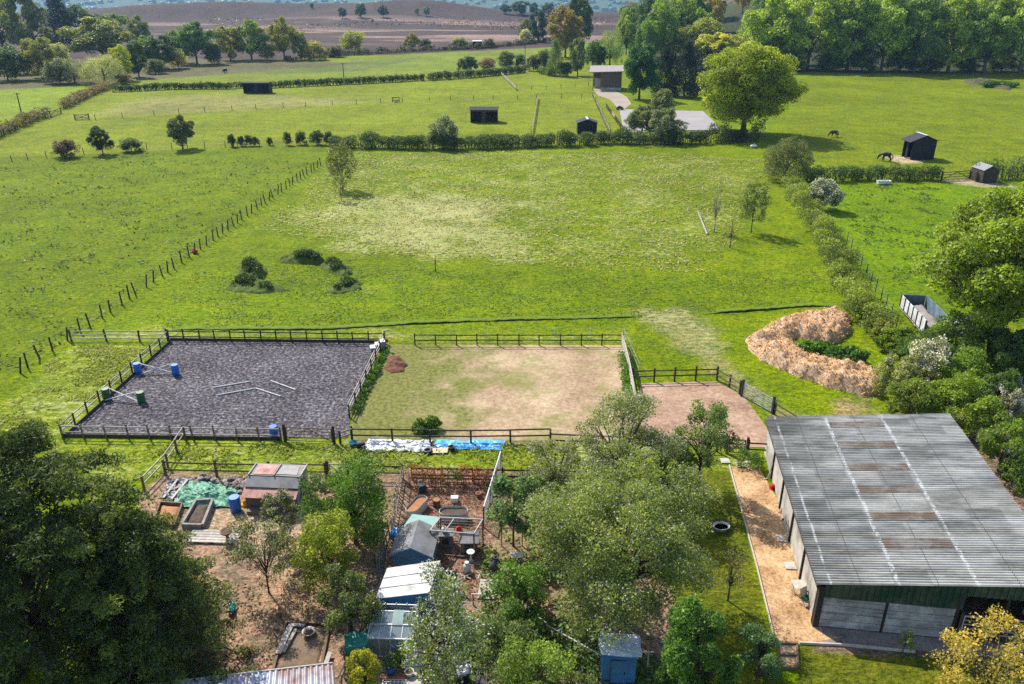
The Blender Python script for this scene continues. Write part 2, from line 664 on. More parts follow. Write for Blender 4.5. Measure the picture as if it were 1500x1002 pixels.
def lump_mesh(name, poly, h, seed, cell=0.25, edge=0.8, rough=0.35, nscale=1.2, flat=None):
    """a heap: height field over a drawn outline, local to the outline's first point"""
    o = Vector(poly[0])
    P = np.array([(p[0] - o.x, p[1] - o.y) for p in poly])
    x0, y0 = P.min(0) - cell; x1, y1 = P.max(0) + cell
    nx = int((x1 - x0) / cell) + 2; ny = int((y1 - y0) / cell) + 2
    X, Y = np.meshgrid(x0 + np.arange(nx) * cell, y0 + np.arange(ny) * cell)
    sd = poly_sd(X, Y, P) + edge * 0.5 * (fbm(X / 0.9, Y / 0.9, seed, 3) - 0.5)
    prof = np.clip(sd / edge, 0, 1); prof = np.sin(prof * PI / 2) ** 0.8
    Z = h * prof * (1 - rough + 2 * rough * (fbm(X * nscale, Y * nscale, seed + 4, 5) - 0.25))
    Z += prof * h * 0.25 * (vnoise(X * 5, Y * 5, seed + 9) - 0.5) * rough * 2
    Z = np.where(sd > 0, Z, -0.15)
    idx = np.arange(nx * ny).reshape(ny, nx)
    q = np.stack([idx[:-1, :-1], idx[:-1, 1:], idx[1:, 1:], idx[1:, :-1]], -1).reshape(-1, 4)
    keep = (sd.ravel()[q] > -cell * 1.5).any(1)
    q = q[keep]
    used = np.unique(q); mp = np.full(nx * ny, -1); mp[used] = np.arange(len(used))
    V = np.stack([X.ravel(), Y.ravel(), Z.ravel()], -1)[used]
    me = mesh_np(name, V, mp[q]); smooth(me)
    return me, o, V


def poly_sd(X, Y, P):
    """signed distance to a polygon, inside positive"""
    inside = np.zeros(X.shape, bool); dmin = np.full(X.shape, 1e9)
    n = len(P)
    for i in range(n):
        ax, ay = P[i]; bx, by = P[(i + 1) % n]
        with np.errstate(divide='ignore', invalid='ignore'):
            c = ((ay > Y) != (by > Y)) & (X < (bx - ax) * (Y - ay) / ((by - ay) if by != ay else 1e-12) + ax)
        inside ^= c
        dx, dy = bx - ax, by - ay
        t = np.clip(((X - ax) * dx + (Y - ay) * dy) / (dx * dx + dy * dy + 1e-12), 0, 1)
        dmin = np.minimum(dmin, np.hypot(X - ax - t * dx, Y - ay - t * dy))
    return np.where(inside, dmin, -dmin)


# ------------------------------------------------------------------ fences
def fence(name, label, pts, step=2.2, h=1.15, rails=(0.55, 1.05), post=0.11, rail=(0.04, 0.10), mpost=None, mrail=None, wires=(), jit=0.03,
          lean=0.02, cat='fence', wmat=None, seed=1, round_post=False, group=None, side=0.07, ends=True):
    r = random.Random(seed)
    mpost = mpost or WOOD_DARK; mrail = mrail or WOOD_DARK
    pts = [Vector(p) for p in pts]
    o = pts[0].copy()
    root = thing(name, label, cat, o, 0, group)
    mb = MB()
    if round_post:
        mb.tube([(0, 0, -0.3), (0, 0, h)], [post / 2, post / 2 * 0.9], 7)
    else:
        mb.box((0, 0, h / 2 - 0.15), (post, post, h + 0.3))
    pm = mb.mesh('post')
    pm.materials.append(mpost)
    posts = []
    wmb = MB()
    for k, (a, b) in enumerate(zip(pts[:-1], pts[1:])):
        L = (b - a).length
        n = max(1, round(L / step))
        d = (b - a).normalized(); s = d.cross(Vector((0, 0, 1)))
        rz = math.atan2(d.y, d.x)
        tops = []
        for i in range(n + 1):
            if i == n and k < len(pts) - 2:
                pass
            p = a.lerp(b, i / n) - o
            p = p + d * (r.uniform(-jit, jit) * step if 0 < i < n else 0)
            tl = Vector((r.uniform(-1, 1), r.uniform(-1, 1), 0)) * lean
            tops.append((p, tl))
            if i == 0 and k > 0:
                continue
            c = link('post', pm, None, root, p, rz)
            c.rotation_euler = (tl.y, tl.x, rz)
            c.scale = (1, 1, r.uniform(0.94, 1.06))
            posts.append(c)
        for z in rails:
            for i in range(n):
                p0, p1 = tops[i][0], tops[i + 1][0]
                q0 = p0 + s * side + Vector((0, 0, z + r.uniform(-.02, .02)))
                q1 = p1 + s * side + Vector((0, 0, z + r.uniform(-.02, .02)))
                q1 = q1 - (q1 - q0).normalized() * 0.004
                MB().bar(q0, q1, rail[0], rail[1]).build('rail', mrail, root)
        for z in wires:
            for i in range(n):
                p0, p1 = tops[i][0] + s * side * 0.9, tops[i + 1][0] + s * side * 0.9
                z0 = z + r.uniform(-.04, .04)
                wmb.tube([p0 + Vector((0, 0, z0)), p0.lerp(p1, .5) + Vector((0, 0, z0 - .03)), p1 + Vector((0, 0, z0))], 0.009, 3, False)
    if wires:
        wmb.build('wire', wmat or WIRE, root)
    return root


def field_gate(name, label, a, b, h=1.15, bars=5, m=None, brace='z', thick=0.06, cat='gate', posts=None, sag=0.0):
    """a field gate from a to b with its own hanging posts"""
    a = Vector(a); b = Vector(b)
    L = (b - a).length
    root = thing(name, label, cat, a, math.atan2((b - a).y, (b - a).x))
    m = m or WOOD_GREY
    t = thick
    for x in (0.12 + t / 2, L - 0.12 - t / 2):
        MB().box((x, 0, h / 2 + 0.08), (t, t, h)).build('stile', m, root)
    for k in range(bars):
        z = 0.14 + (h - 0.1) * (k / (bars - 1))
        MB().box((L / 2, 0, z), (L - 0.24 - 2 * t - 0.004, t * 0.7, t * (1.2 if k == bars - 1 else 0.9))).build('bar', m, root)
    br = MB()
    if brace == 'z':
        br.bar((0.2, -t * 0.62, 0.2), (L / 2, -t * 0.62, h), t * 0.5, t)
        br.bar((L / 2, -t * 0.62, h), (L - 0.2, -t * 0.62, 0.2), t * 0.5, t)
    elif brace == 'x':
        br.bar((0.2, -t * 0.62, 0.2), (L - 0.2, -t * 0.62, h), t * 0.5, t)
        br.bar((0.2, -t * 1.15, h), (L - 0.2, -t * 1.15, 0.2), t * 0.5, t)
    else:
        for f in (1 / 3, 2 / 3):
            br.box((L * f, -t * 0.6, h / 2 + 0.08), (t * 0.6, t * 0.45, h))
    br.build('brace', m, root)
    for x in (0, L):
        MB().box((x, 0, (h + 0.15) / 2), (0.16, 0.16, h + 0.45)).build('gate_post', posts or WOOD_DARK, root)
    return root


def sheet(name, pix, z, m, kind='structure', world=None, sub=0.5):
    """a flat lain surface with an outline, finely cut"""
    pts = [gp(*p) for p in pix] if world is None else [Vector(p) for p in world]
    bm = bmesh.new()
    vs = [bm.verts.new((p.x, p.y, p.z + z)) for p in pts]
    bm.faces.new(vs)
    bmesh.ops.triangulate(bm, faces=bm.faces)
    bmesh.ops.recalc_face_normals(bm, faces=bm.faces)
    me = bpy.data.meshes.new(name); bm.to_mesh(me); bm.free()
    o = link(name, me, m)
    if me.polygons[0].normal.z < 0:
        me.flip_normals()
    if kind:
        o['kind'] = kind
    return o


def cloth(name, corners, nx, ny, amp, seed, m, parent=None, nscale=2.5, z0=0.03, ragged=0.15, ridge=True):
    """a crumpled sheet lying on the ground between four corners"""
    c = [Vector(p) for p in corners]
    o = c[0].copy()
    U, V = np.meshgrid(np.linspace(0, 1, nx), np.linspace(0, 1, ny))
    A = np.array([tuple(p - o) for p in c])
    P = (A[0] * ((1 - U) * (1 - V))[..., None] + A[1] * (U * (1 - V))[..., None] + A[2] * (U * V)[..., None] + A[3] * ((1 - U) * V)[..., None])
    X, Y = P[..., 0], P[..., 1]
    ed = np.minimum(np.minimum(U, 1 - U), np.minimum(V, 1 - V))
    wob = np.clip(1 - ed * 8, 0, 1) * ragged
    P[..., 0] += wob * (fbm(X * 1.3, Y * 1.3, seed, 3) - .5) * 4
    P[..., 1] += wob * (fbm(X * 1.3, Y * 1.3, seed + 5, 3) - .5) * 4
    n1 = fbm(X * nscale, Y * nscale * 1.7 + X * 0.6, seed + 2, 4)
    if ridge:
        n1 = (1 - np.abs(2 * n1 - 1)) ** 3
    P[..., 2] = z0 + amp * n1 * np.clip(ed * 10, 0.15, 1) + amp * 0.3 * fbm(X * 6, Y * 6, seed + 8, 2)
    idx = np.arange(nx * ny).reshape(ny, nx)
    q = np.stack([idx[:-1, :-1], idx[:-1, 1:], idx[1:, 1:], idx[1:, :-1]], -1).reshape(-1, 4)
    me = mesh_np(name, P.reshape(-1, 3), q); smooth(me)
    return link(name, me, m, parent, o)
# ------------------------------------------------------------------ camera, sun, sky, air
cam = bpy.data.cameras.new('camera')
cam_o = bpy.data.objects.new('camera', cam); COL.objects.link(cam_o)
cam.sensor_width = 36.0; cam.lens = 36.0 * FOC / 1500
cam.clip_start = 0.5; cam.clip_end = 9000
cam_o.location = (0, 0, CAM_H); cam_o.rotation_euler = (PI / 2 - PITCH, 0, 0)
scene.camera = cam_o

SUN_EL = math.radians(45); SUN_AZ = math.radians(-38)      # azimuth from straight ahead, towards the left
sun = bpy.data.lights.new('sun', 'SUN'); sun.energy = 4.4; sun.angle = math.radians(0.5); sun.color = (1.0, 0.94, 0.84)
sun_o = bpy.data.objects.new('sun', sun); COL.objects.link(sun_o)
sd_ = Vector((math.sin(SUN_AZ) * math.cos(SUN_EL), math.cos(SUN_AZ) * math.cos(SUN_EL), math.sin(SUN_EL)))
sun_o.rotation_euler = sd_.to_track_quat('Z', 'Y').to_euler()
sun_o.location = sd_ * 60

world = bpy.data.worlds.new('World'); scene.world = world; world.use_nodes = True
wt = world.node_tree
sky = wt.nodes.new('ShaderNodeTexSky'); sky.sky_type = 'NISHITA'; sky.sun_disc = False
sky.sun_elevation = SUN_EL; sky.sun_rotation = SUN_AZ; sky.air_density = 1.0; sky.dust_density = 1.2
bg = wt.nodes['Background']; bg.inputs['Strength'].default_value = 0.135
wt.links.new(sky.outputs[0], bg.inputs['Color'])
scene.view_settings.view_transform = 'Standard'; scene.view_settings.look = 'None'
scene.view_settings.exposure = 0.88; scene.view_settings.gamma = 1.0
scene.cycles.max_bounces = 6; scene.cycles.diffuse_bounces = 3; scene.cycles.transmission_bounces = 4
scene.cycles.transparent_max_bounces = 8; scene.cycles.volume_bounces = 0
scene.cycles.use_denoising = False

hz = nt('haze_air')
hm, ht, hout = hz
pv = N(ht, 'ShaderNodeVolumePrincipled', Density=0.00009, Anisotropy=0.2)
pv.inputs['Color'].default_value = (0.36, 0.62, 1.0, 1)
ht.links.new(pv.outputs[0], hout.inputs['Volume'])
hb = MB().box((0, 2450, 35), (9600, 5200, 300))
haze = hb.build('haze', hm); haze['kind'] = 'stuff'

# ------------------------------------------------------------------ the ground: one sheet to the far hills
G_MID = (0.122, 0.172, 0.0); G_LEFT = (0.104, 0.150, 0.0); G_FAR = (0.146, 0.182, 0.006); G_RIGHT = (0.122, 0.158, 0.002)
G_LUSH = (0.108, 0.178, 0.0); G_LAWN = (0.100, 0.115, 0.006); SOIL = (0.255, 0.170, 0.108); MOOR = (0.060, 0.041, 0.034)
MOORPALE = (0.27, 0.185, 0.145); WOODFLOOR = (0.040, 0.050, 0.020); WOODGREEN = (0.05, 0.085, 0.03)

na = 560; rr = [7.0]
while rr[-1] < 4900:
    rr.append(rr[-1] * 1.0068 + 0.02)
rr = np.array(rr); aa = np.radians(np.linspace(-64, 64, na))
A_, R_ = np.meshgrid(aa, rr)
GX = R_ * np.sin(A_); GY = R_ * np.cos(A_)
GX = np.vstack([np.linspace(-60, 60, na)[None, :], GX]); GY = np.vstack([np.full((1, na), -60.0), GY])
GZ = terrain(GX, GY) * (GY > 300)
gcol = np.empty(GX.shape + (4,)); gcol[..., :3] = G_MID; gcol[..., 3] = 0.0     # alpha = dry tussocky grass


def pixpoly(pix):
    return np.array([tuple(gp(*p))[:2] for p in pix])


def paint(poly, colour, soft=1.0, wob=1.0, ws=3.0, amount=1.0, dry=None, seed=5):
    sdv = poly_sd(GX, GY, poly)
    sdv = sdv + wob * (fbm(GX / ws, GY / ws, seed, 3) - 0.5) * 2
    k = (sstep(-soft, soft, sdv) * amount)[..., None]
    if colour is not None:
        gcol[..., :3] = gcol[..., :3] * (1 - k) + np.array(colour) * k
    if dry is not None:
        gcol[..., 3] = gcol[..., 3] * (1 - k[..., 0]) + dry * k[..., 0]


# left paddock, fields beyond the long hedge, paddocks on the right
paint(pixpoly([(-300, 560), (30, 548), (150, 465), (285, 370), (470, 240), (480, 214), (200, 222), (-300, 245)]), G_LEFT, .5, .3)
paint(pixpoly([(-300, 245), (200, 222), (480, 214), (700, 214), (920, 212), (905, 150), (880, 60), (700, 68), (500, 80), (300, 95), (160, 118), (-300, 132)]), G_FAR, 1, .5)
paint(pixpoly([(190, 122), (760, 104), (870, 62), (700, 72), (480, 90), (300, 98)]), (0.14, 0.18, 0.016), 3, 4, 12)
paint(pixpoly([(240, 112), (540, 104), (620, 84), (490, 92), (330, 99)]), (0.085, 0.115, 0.03), 3, 6, 14, .7)
paint(pixpoly([(110, 172), (400, 158), (560, 148), (400, 138), (220, 142)]), (0.20, 0.19, 0.06), 6, 5, 10, .75)
paint(pixpoly([(-300, 130), (100, 118), (140, 128), (40, 170), (-300, 220)]), (0.15, 0.21, 0.01), 2, 1)
paint(pixpoly([(1120, 262), (1500, 250), (1900, 250), (1900, 100), (1180, 106), (1150, 190)]), G_RIGHT, 1, .5)
paint(pixpoly([(1180, 270), (1900, 262), (1900, 480), (1310, 470), (1260, 400)]), G_LUSH, .6, .3)
# the pale tussocky grass of the middle paddock
paint(pixpoly([(500, 225), (760, 220), (1000, 225), (1120, 235), (1120, 285), (1040, 400), (900, 395), (760, 385), (560, 372), (450, 345), (380, 335), (440, 280)]), None, 5, 4, 6, 1, dry=0.44)
paint(pixpoly([(490, 290), (640, 280), (760, 300), (700, 330), (800, 372), (640, 378), (520, 362), (470, 345)]), None, 4, 5, 5, 1, dry=1.0)
paint(pixpoly([(300, 400), (520, 385), (640, 400), (900, 410), (1200, 400), (1230, 445), (900, 470), (200, 480), (180, 470)]), (0.110, 0.165, 0.0), 4, 2, 5, 1, dry=0.12)
paint(pixpoly([(105, 498), (225, 478), (560, 480), (620, 492), (930, 488), (930, 502), (560, 500), (248, 496)]), (0.145, 0.19, 0.01), .6, .3, dry=.35)
paint(pixpoly([(40, 570), (105, 505), (240, 505), (90, 640), (0, 680), (-80, 640)]), (0.165, 0.215, 0.01), .6, .5, 2, dry=0.5)
# worn ground by the gateways
paint(pixpoly([(930, 455), (1010, 450), (1040, 475), (1060, 520), (1130, 590), (1180, 615), (1150, 620), (1060, 550), (980, 500)]), (0.25, 0.22, 0.10), 1.2, 1.5, 1.5, .6, dry=.8)
paint(pixpoly([(1225, 590), (1270, 585), (1280, 610), (1230, 612)]), (0.30, 0.19, 0.11), .8, 1, 1, .7)
paint(pixpoly([(1285, 225), (1325, 228), (1355, 238), (1320, 240)]), (0.36, 0.28, 0.17), .5, .5, 1, .9)
paint(pixpoly([(1375, 264), (1425, 262), (1450, 266), (1500, 275), (1440, 274), (1390, 268)]), (0.36, 0.30, 0.19), .4, .4, 1, .9)
# rough verge below the arena, vegetable gardens, lawn by the barn
paint(pixpoly([(60, 645), (800, 648), (1100, 655), (1100, 690), (760, 690), (590, 698), (250, 690), (150, 720)]), (0.15, 0.20, 0.008), .3, .3, 1, dry=0.5)
paint(pixpoly([(515, 640), (820, 642), (820, 652), (515, 655)]), (0.20, 0.17, 0.09), .3, .5, 1, .8)
paint(pixpoly([(245, 692), (590, 692), (600, 685), (750, 690), (800, 690), (900, 720), (980, 760), (990, 1010), (960, 1200), (150, 1200), (205, 720)]), SOIL, .2, .3, 1)
paint(pixpoly([(290, 745), (470, 735), (475, 850), (400, 850), (360, 800), (290, 790)]), (0.36, 0.26, 0.16), .5, .8, 1.2, .9)
paint(pixpoly([(380, 850), (500, 830), (505, 905), (380, 905), (355, 960), (345, 900)]), (0.33, 0.215, 0.13), .5, .6, 1, .8)
paint(pixpoly([(590, 695), (725, 690), (715, 790), (680, 870), (620, 860), (640, 760), (590, 770)]), (0.20, 0.115, 0.075), .3, .8, 1, .6)
paint(pixpoly([(720, 690), (860, 690), (940, 760), (900, 900), (720, 900)]), (0.20, 0.15, 0.07), .4, .8, 1, .7)
paint(pixpoly([(1000, 690), (1068, 690), (1130, 935), (1150, 1100), (960, 1100), (990, 900)]), G_LAWN, .3, .3, 1)
paint(pixpoly([(1172, 940), (1340, 950), (1560, 965), (1600, 1150), (1172, 1150)]), G_LAWN, .15, .1, 1)
paint(pixpoly([(1130, 610), (1210, 850), (1190, 955), (1700, 985), (1800, 700), (1480, 620), (1390, 605)]), (0.17, 0.12, 0.08), .2, .2, 1)
# the moor, its pale burnt streaks, the wood floor and the far woods
moor = np.array([(-900, 300), (-190, 325), (-120, 352), (-40, 395), (30, 440), (75, 500), (130, 560), (700, 560), (1500, 1100), (-1500, 1100)])
paint(moor, MOOR, 5, 4, 15)
ms = sstep(430, 520, GY) * (GY < 1150)
st = fbm(GX / 170 + 3, GY / 26, 41, 4)
k = (sstep(0.56, 0.64, st) * ms * 0.8 * (1 - sstep(700, 780, GY)))[..., None]
gcol[..., :3] = gcol[..., :3] * (1 - k) + np.array(MOORPALE) * k
st = fbm(GX / 60, GY / 40, 61, 4)
k = (sstep(0.5, 0.7, st) * ms * 0.5)[..., None]
gcol[..., :3] = gcol[..., :3] * (1 - k) + np.array((0.055, 0.042, 0.035)) * k
paint(np.array([(45, 322), (70, 312), (130, 306), (400, 300), (900, 400), (900, 700), (200, 640), (110, 520), (70, 420)]), WOODFLOOR, 3, 3, 8)
paint(np.array([(28, 400), (75, 400), (105, 470), (90, 540), (40, 470)]), (0.10, 0.18, 0.02), 3, 3, 8)
paint(np.array([(-400, 246), (-190, 250), (-150, 258), (-100, 305), (-60, 345), (-130, 365), (-900, 330)]), (0.10, 0.09, 0.045), 3, 3, 8, .9)
k = sstep(1050, 1250, GY)[..., None]
gcol[..., :3] = gcol[..., :3] * (1 - k) + np.array(WOODGREEN) * k

nr_, nc_ = GX.shape
idx = np.arange(nr_ * nc_).reshape(nr_, nc_)
quads = np.stack([idx[:-1, :-1], idx[:-1, 1:], idx[1:, 1:], idx[1:, :-1]], -1).reshape(-1, 4)
gme = mesh_np('ground', np.stack([GX.ravel(), GY.ravel(), GZ.ravel()], -1), quads)
cattr(gme, 'land', gcol.reshape(-1, 4)); smooth(gme)


def ground_material():
    m, t, out = nt('land')
    v = coords(t, world=True)
    at = N(t, 'ShaderNodeAttribute', attribute_name='land')
    base = at.outputs['Color']; dry = at.outputs['Alpha']
    n0 = noise(t, v, 0.05, 4, 0.55); n1 = noise(t, v, 0.30, 6, 0.72)
    w = coords(t, (1, 1.35, 1), True)
    n2 = noise(t, w, 1.7, 4, 0.7); n3 = noise(t, w, 5.0, 3, 0.75)
    c = mixc(t, 1.0, base, ramp(t, n0, [(0.35, 0.84), (0.65, 1.16)]), 'MULTIPLY')
    c = mixc(t, 1.0, c, ramp(t, n1, [(0.34, (0.66, 0.76, 0.8)), (0.5, (1, 1, 1)), (0.66, (1.32, 1.14, 1.2))]), 'MULTIPLY')
    c = mixc(t, 1.0, c, ramp(t, n2, [(0.36, (0.50, 0.60, 0.6)), (0.5, (1, 1, 1)), (0.64, (1.42, 1.28, 1.35))]), 'MULTIPLY')
    c = mixc(t, 1.0, c, ramp(t, n3, [(0.36, 0.55), (0.5, 1.0), (0.64, 1.4)]), 'MULTIPLY')
    # darker poached patches here and there
    nb = noise(t, coords(t, (1, 1.8, 1), True), 0.6, 7, 0.75)
    c = mixc(t, ramp(t, nb, [(0.575, 0.0), (0.64, 0.85)]), c, (0.050, 0.070, 0.012))
    # dry, bleached tussocks: streaky and broken
    st = noise(t, coords(t, (0.75, 1.5, 1), True), 1.5, 5, 0.75)
    st2 = noise(t, v, 0.12, 5, 0.65)
    k = mathn(t, 'ADD', mathn(t, 'ADD', mathn(t, 'MULTIPLY', dry, 0.27), mathn(t, 'MULTIPLY', st2, 0.55)), st)
    k = mathn(t, 'MULTIPLY', ramp(t, mathn(t, 'SUBTRACT', k, 0.5), [(0.42, 0.0), (0.52, 0.55), (0.66, 0.92)]), mathn(t, 'MINIMUM', mathn(t, 'MULTIPLY', dry, 3.0), 1.0))
    c = mixc(t, k, c, (0.42, 0.41, 0.17))
    b = mathn(t, 'ADD', mathn(t, 'MULTIPLY', n2, 0.6), mathn(t, 'MULTIPLY', n3, 0.25))
    b = mathn(t, 'ADD', b, mathn(t, 'MULTIPLY', mathn(t, 'MULTIPLY', st, dry), 1.2))
    shader(t, out, c, 0.95, 0.08, bumpn(t, b, 0.8, 0.45))
    return m


ground = link('ground', gme, ground_material()); ground['kind'] = 'structure'


# ------------------------------------------------------------------ lain surfaces
def loose(name, stops, s1, s2, bump=0.8, dist=0.08, dirt=None, stretch=(1, 1, 1), big=0.45):
    m, t, out = nt(name)
    v = coords(t, stretch, True)
    f = mathn(t, 'ADD', mathn(t, 'MULTIPLY', noise(t, v, s1, 4, 0.6), big), mathn(t, 'MULTIPLY', noise(t, v, s2, 4, 0.8), 1 - big))
    c = ramp(t, f, stops)
    if dirt:
        c = mixc(t, ramp(t, noise(t, v, dirt[1], 5, 0.7), [(dirt[2], 0.0), (dirt[2] + 0.14, dirt[3])]), c, dirt[0])
    shader(t, out, c, 0.95, 0.1, bumpn(t, noise(t, v, s2, 5, 0.8), bump, dist))
    return m


RUBBER = loose('shredded_rubber', [(0.38, (0.014, 0.013, 0.016)), (0.49, (0.062, 0.056, 0.062)), (0.58, (0.17, 0.155, 0.165)), (0.66, (0.36, 0.34, 0.36))], 0.25, 3.9, 1.0, 0.10, big=.14)
BARE = loose('bare_pen', [(0.36, (0.18, 0.12, 0.07)), (0.5, (0.33, 0.235, 0.145)), (0.66, (0.48, 0.39, 0.25))], 0.25, 2.6, 0.9, 0.06, ((0.16, 0.17, 0.04), 0.16, 0.5, 0.9))
def greener_left(m, x0, x1):
    """grass has crept back over one end of the pen"""
    t = m.node_tree; p = [n for n in t.nodes if n.type == 'BSDF_PRINCIPLED'][0]
    src = p.inputs['Base Color'].links[0].from_socket
    v = coords(t, world=True); sx = t.nodes.new('ShaderNodeSeparateXYZ'); t.links.new(v, sx.inputs[0])
    g = mathn(t, 'DIVIDE', mathn(t, 'SUBTRACT', x1, sx.outputs[0]), x1 - x0)
    k = mathn(t, 'ADD', mathn(t, 'MULTIPLY', g, 0.42), mathn(t, 'MULTIPLY', noise(t, v, 0.35, 6, 0.7), 0.9))
    g2 = ramp(t, noise(t, v, 3.0, 4, 0.75), [(0.36, (0.060, 0.072, 0.010)), (0.6, (0.175, 0.18, 0.045))])
    t.links.new(mixc(t, ramp(t, k, [(0.48, 0.0), (0.70, 0.92)]), src, g2), p.inputs['Base Color'])


greener_left(BARE, -11.5, 0.5)
BARE2 = loose('trodden_pen', [(0.36, (0.17, 0.10, 0.065)), (0.5, (0.31, 0.20, 0.135)), (0.66, (0.47, 0.34, 0.25))], 0.3, 2.6, 0.9, 0.06, ((0.34, 0.27, 0.16), 0.35, 0.56, 0.5))
BARKPATH = loose('bark_chippings', [(0.36, (0.16, 0.085, 0.04)), (0.5, (0.42, 0.26, 0.13)), (0.64, (0.62, 0.44, 0.26))], 0.7, 5.0, 1.0, 0.06)
PALEGRIT = loose('pale_grit', [(0.36, (0.22, 0.18, 0.14)), (0.64, (0.36, 0.30, 0.24))], 0.2, 3, 0.3, 0.04)
SAND = loose('grey_riding_sand', [(0.36, (0.22, 0.205, 0.20)), (0.64, (0.32, 0.305, 0.30))], 0.2, 2.5, 0.3, 0.03)
CONCRETE = mat('concrete_slab', (0.50, 0.47, 0.42), (0.34, 0.32, 0.28), 1.5, 0.9, 0.3, dirt=((0.22, 0.19, 0.15), 0.8))
GRITPATH = loose('barn_gravel', [(0.36, (0.10, 0.085, 0.075)), (0.62, (0.30, 0.25, 0.21))], 0.7, 6.0, 0.8, 0.05)

sheet('arena_surface', [(249, 498), (561, 500), (513, 607), (510, 642), (94, 640)], 0.03, RUBBER)
sheet('pen_surface', [(566, 505), (912, 506), (934, 606), (935, 646), (512, 646), (516, 607)], 0.026, BARE)
sheet('small_pen_surface', [(938, 562), (1048, 559), (1088, 578), (1124, 628), (1124, 656), (940, 650)], 0.026, BARE2)
sheet('bark_path', [(1069, 684), (1110, 682), (1145, 742), (1206, 930), (1235, 934), (1172, 944), (1135, 938)], 0.024, BARKPATH)
sheet('barn_gravel_strip', [(1196, 918), (1400, 938), (1700, 965), (1700, 985), (1340, 953), (1236, 945), (1170, 944)], 0.02, GRITPATH)
sheet('yard_track', [(868, 130), (900, 132), (918, 142), (925, 152), (915, 160), (905, 158), (893, 146), (876, 140)], 0.03, PALEGRIT)
sheet('riding_sand', [(907, 160), (1030, 163), (1058, 190), (914, 194)], 0.034, SAND)
# ------------------------------------------------------------------ the big barn
def line_u(px, py, o, d):
    """distance along a ground direction at which the photo's pixel column is met"""
    lo, hi = 0.0, 60.0
    for _ in range(50):
        m_ = (lo + hi) / 2
        if proj(o + d * m_)[0] < px:
            lo = m_
        else:
            hi = m_
    return lo


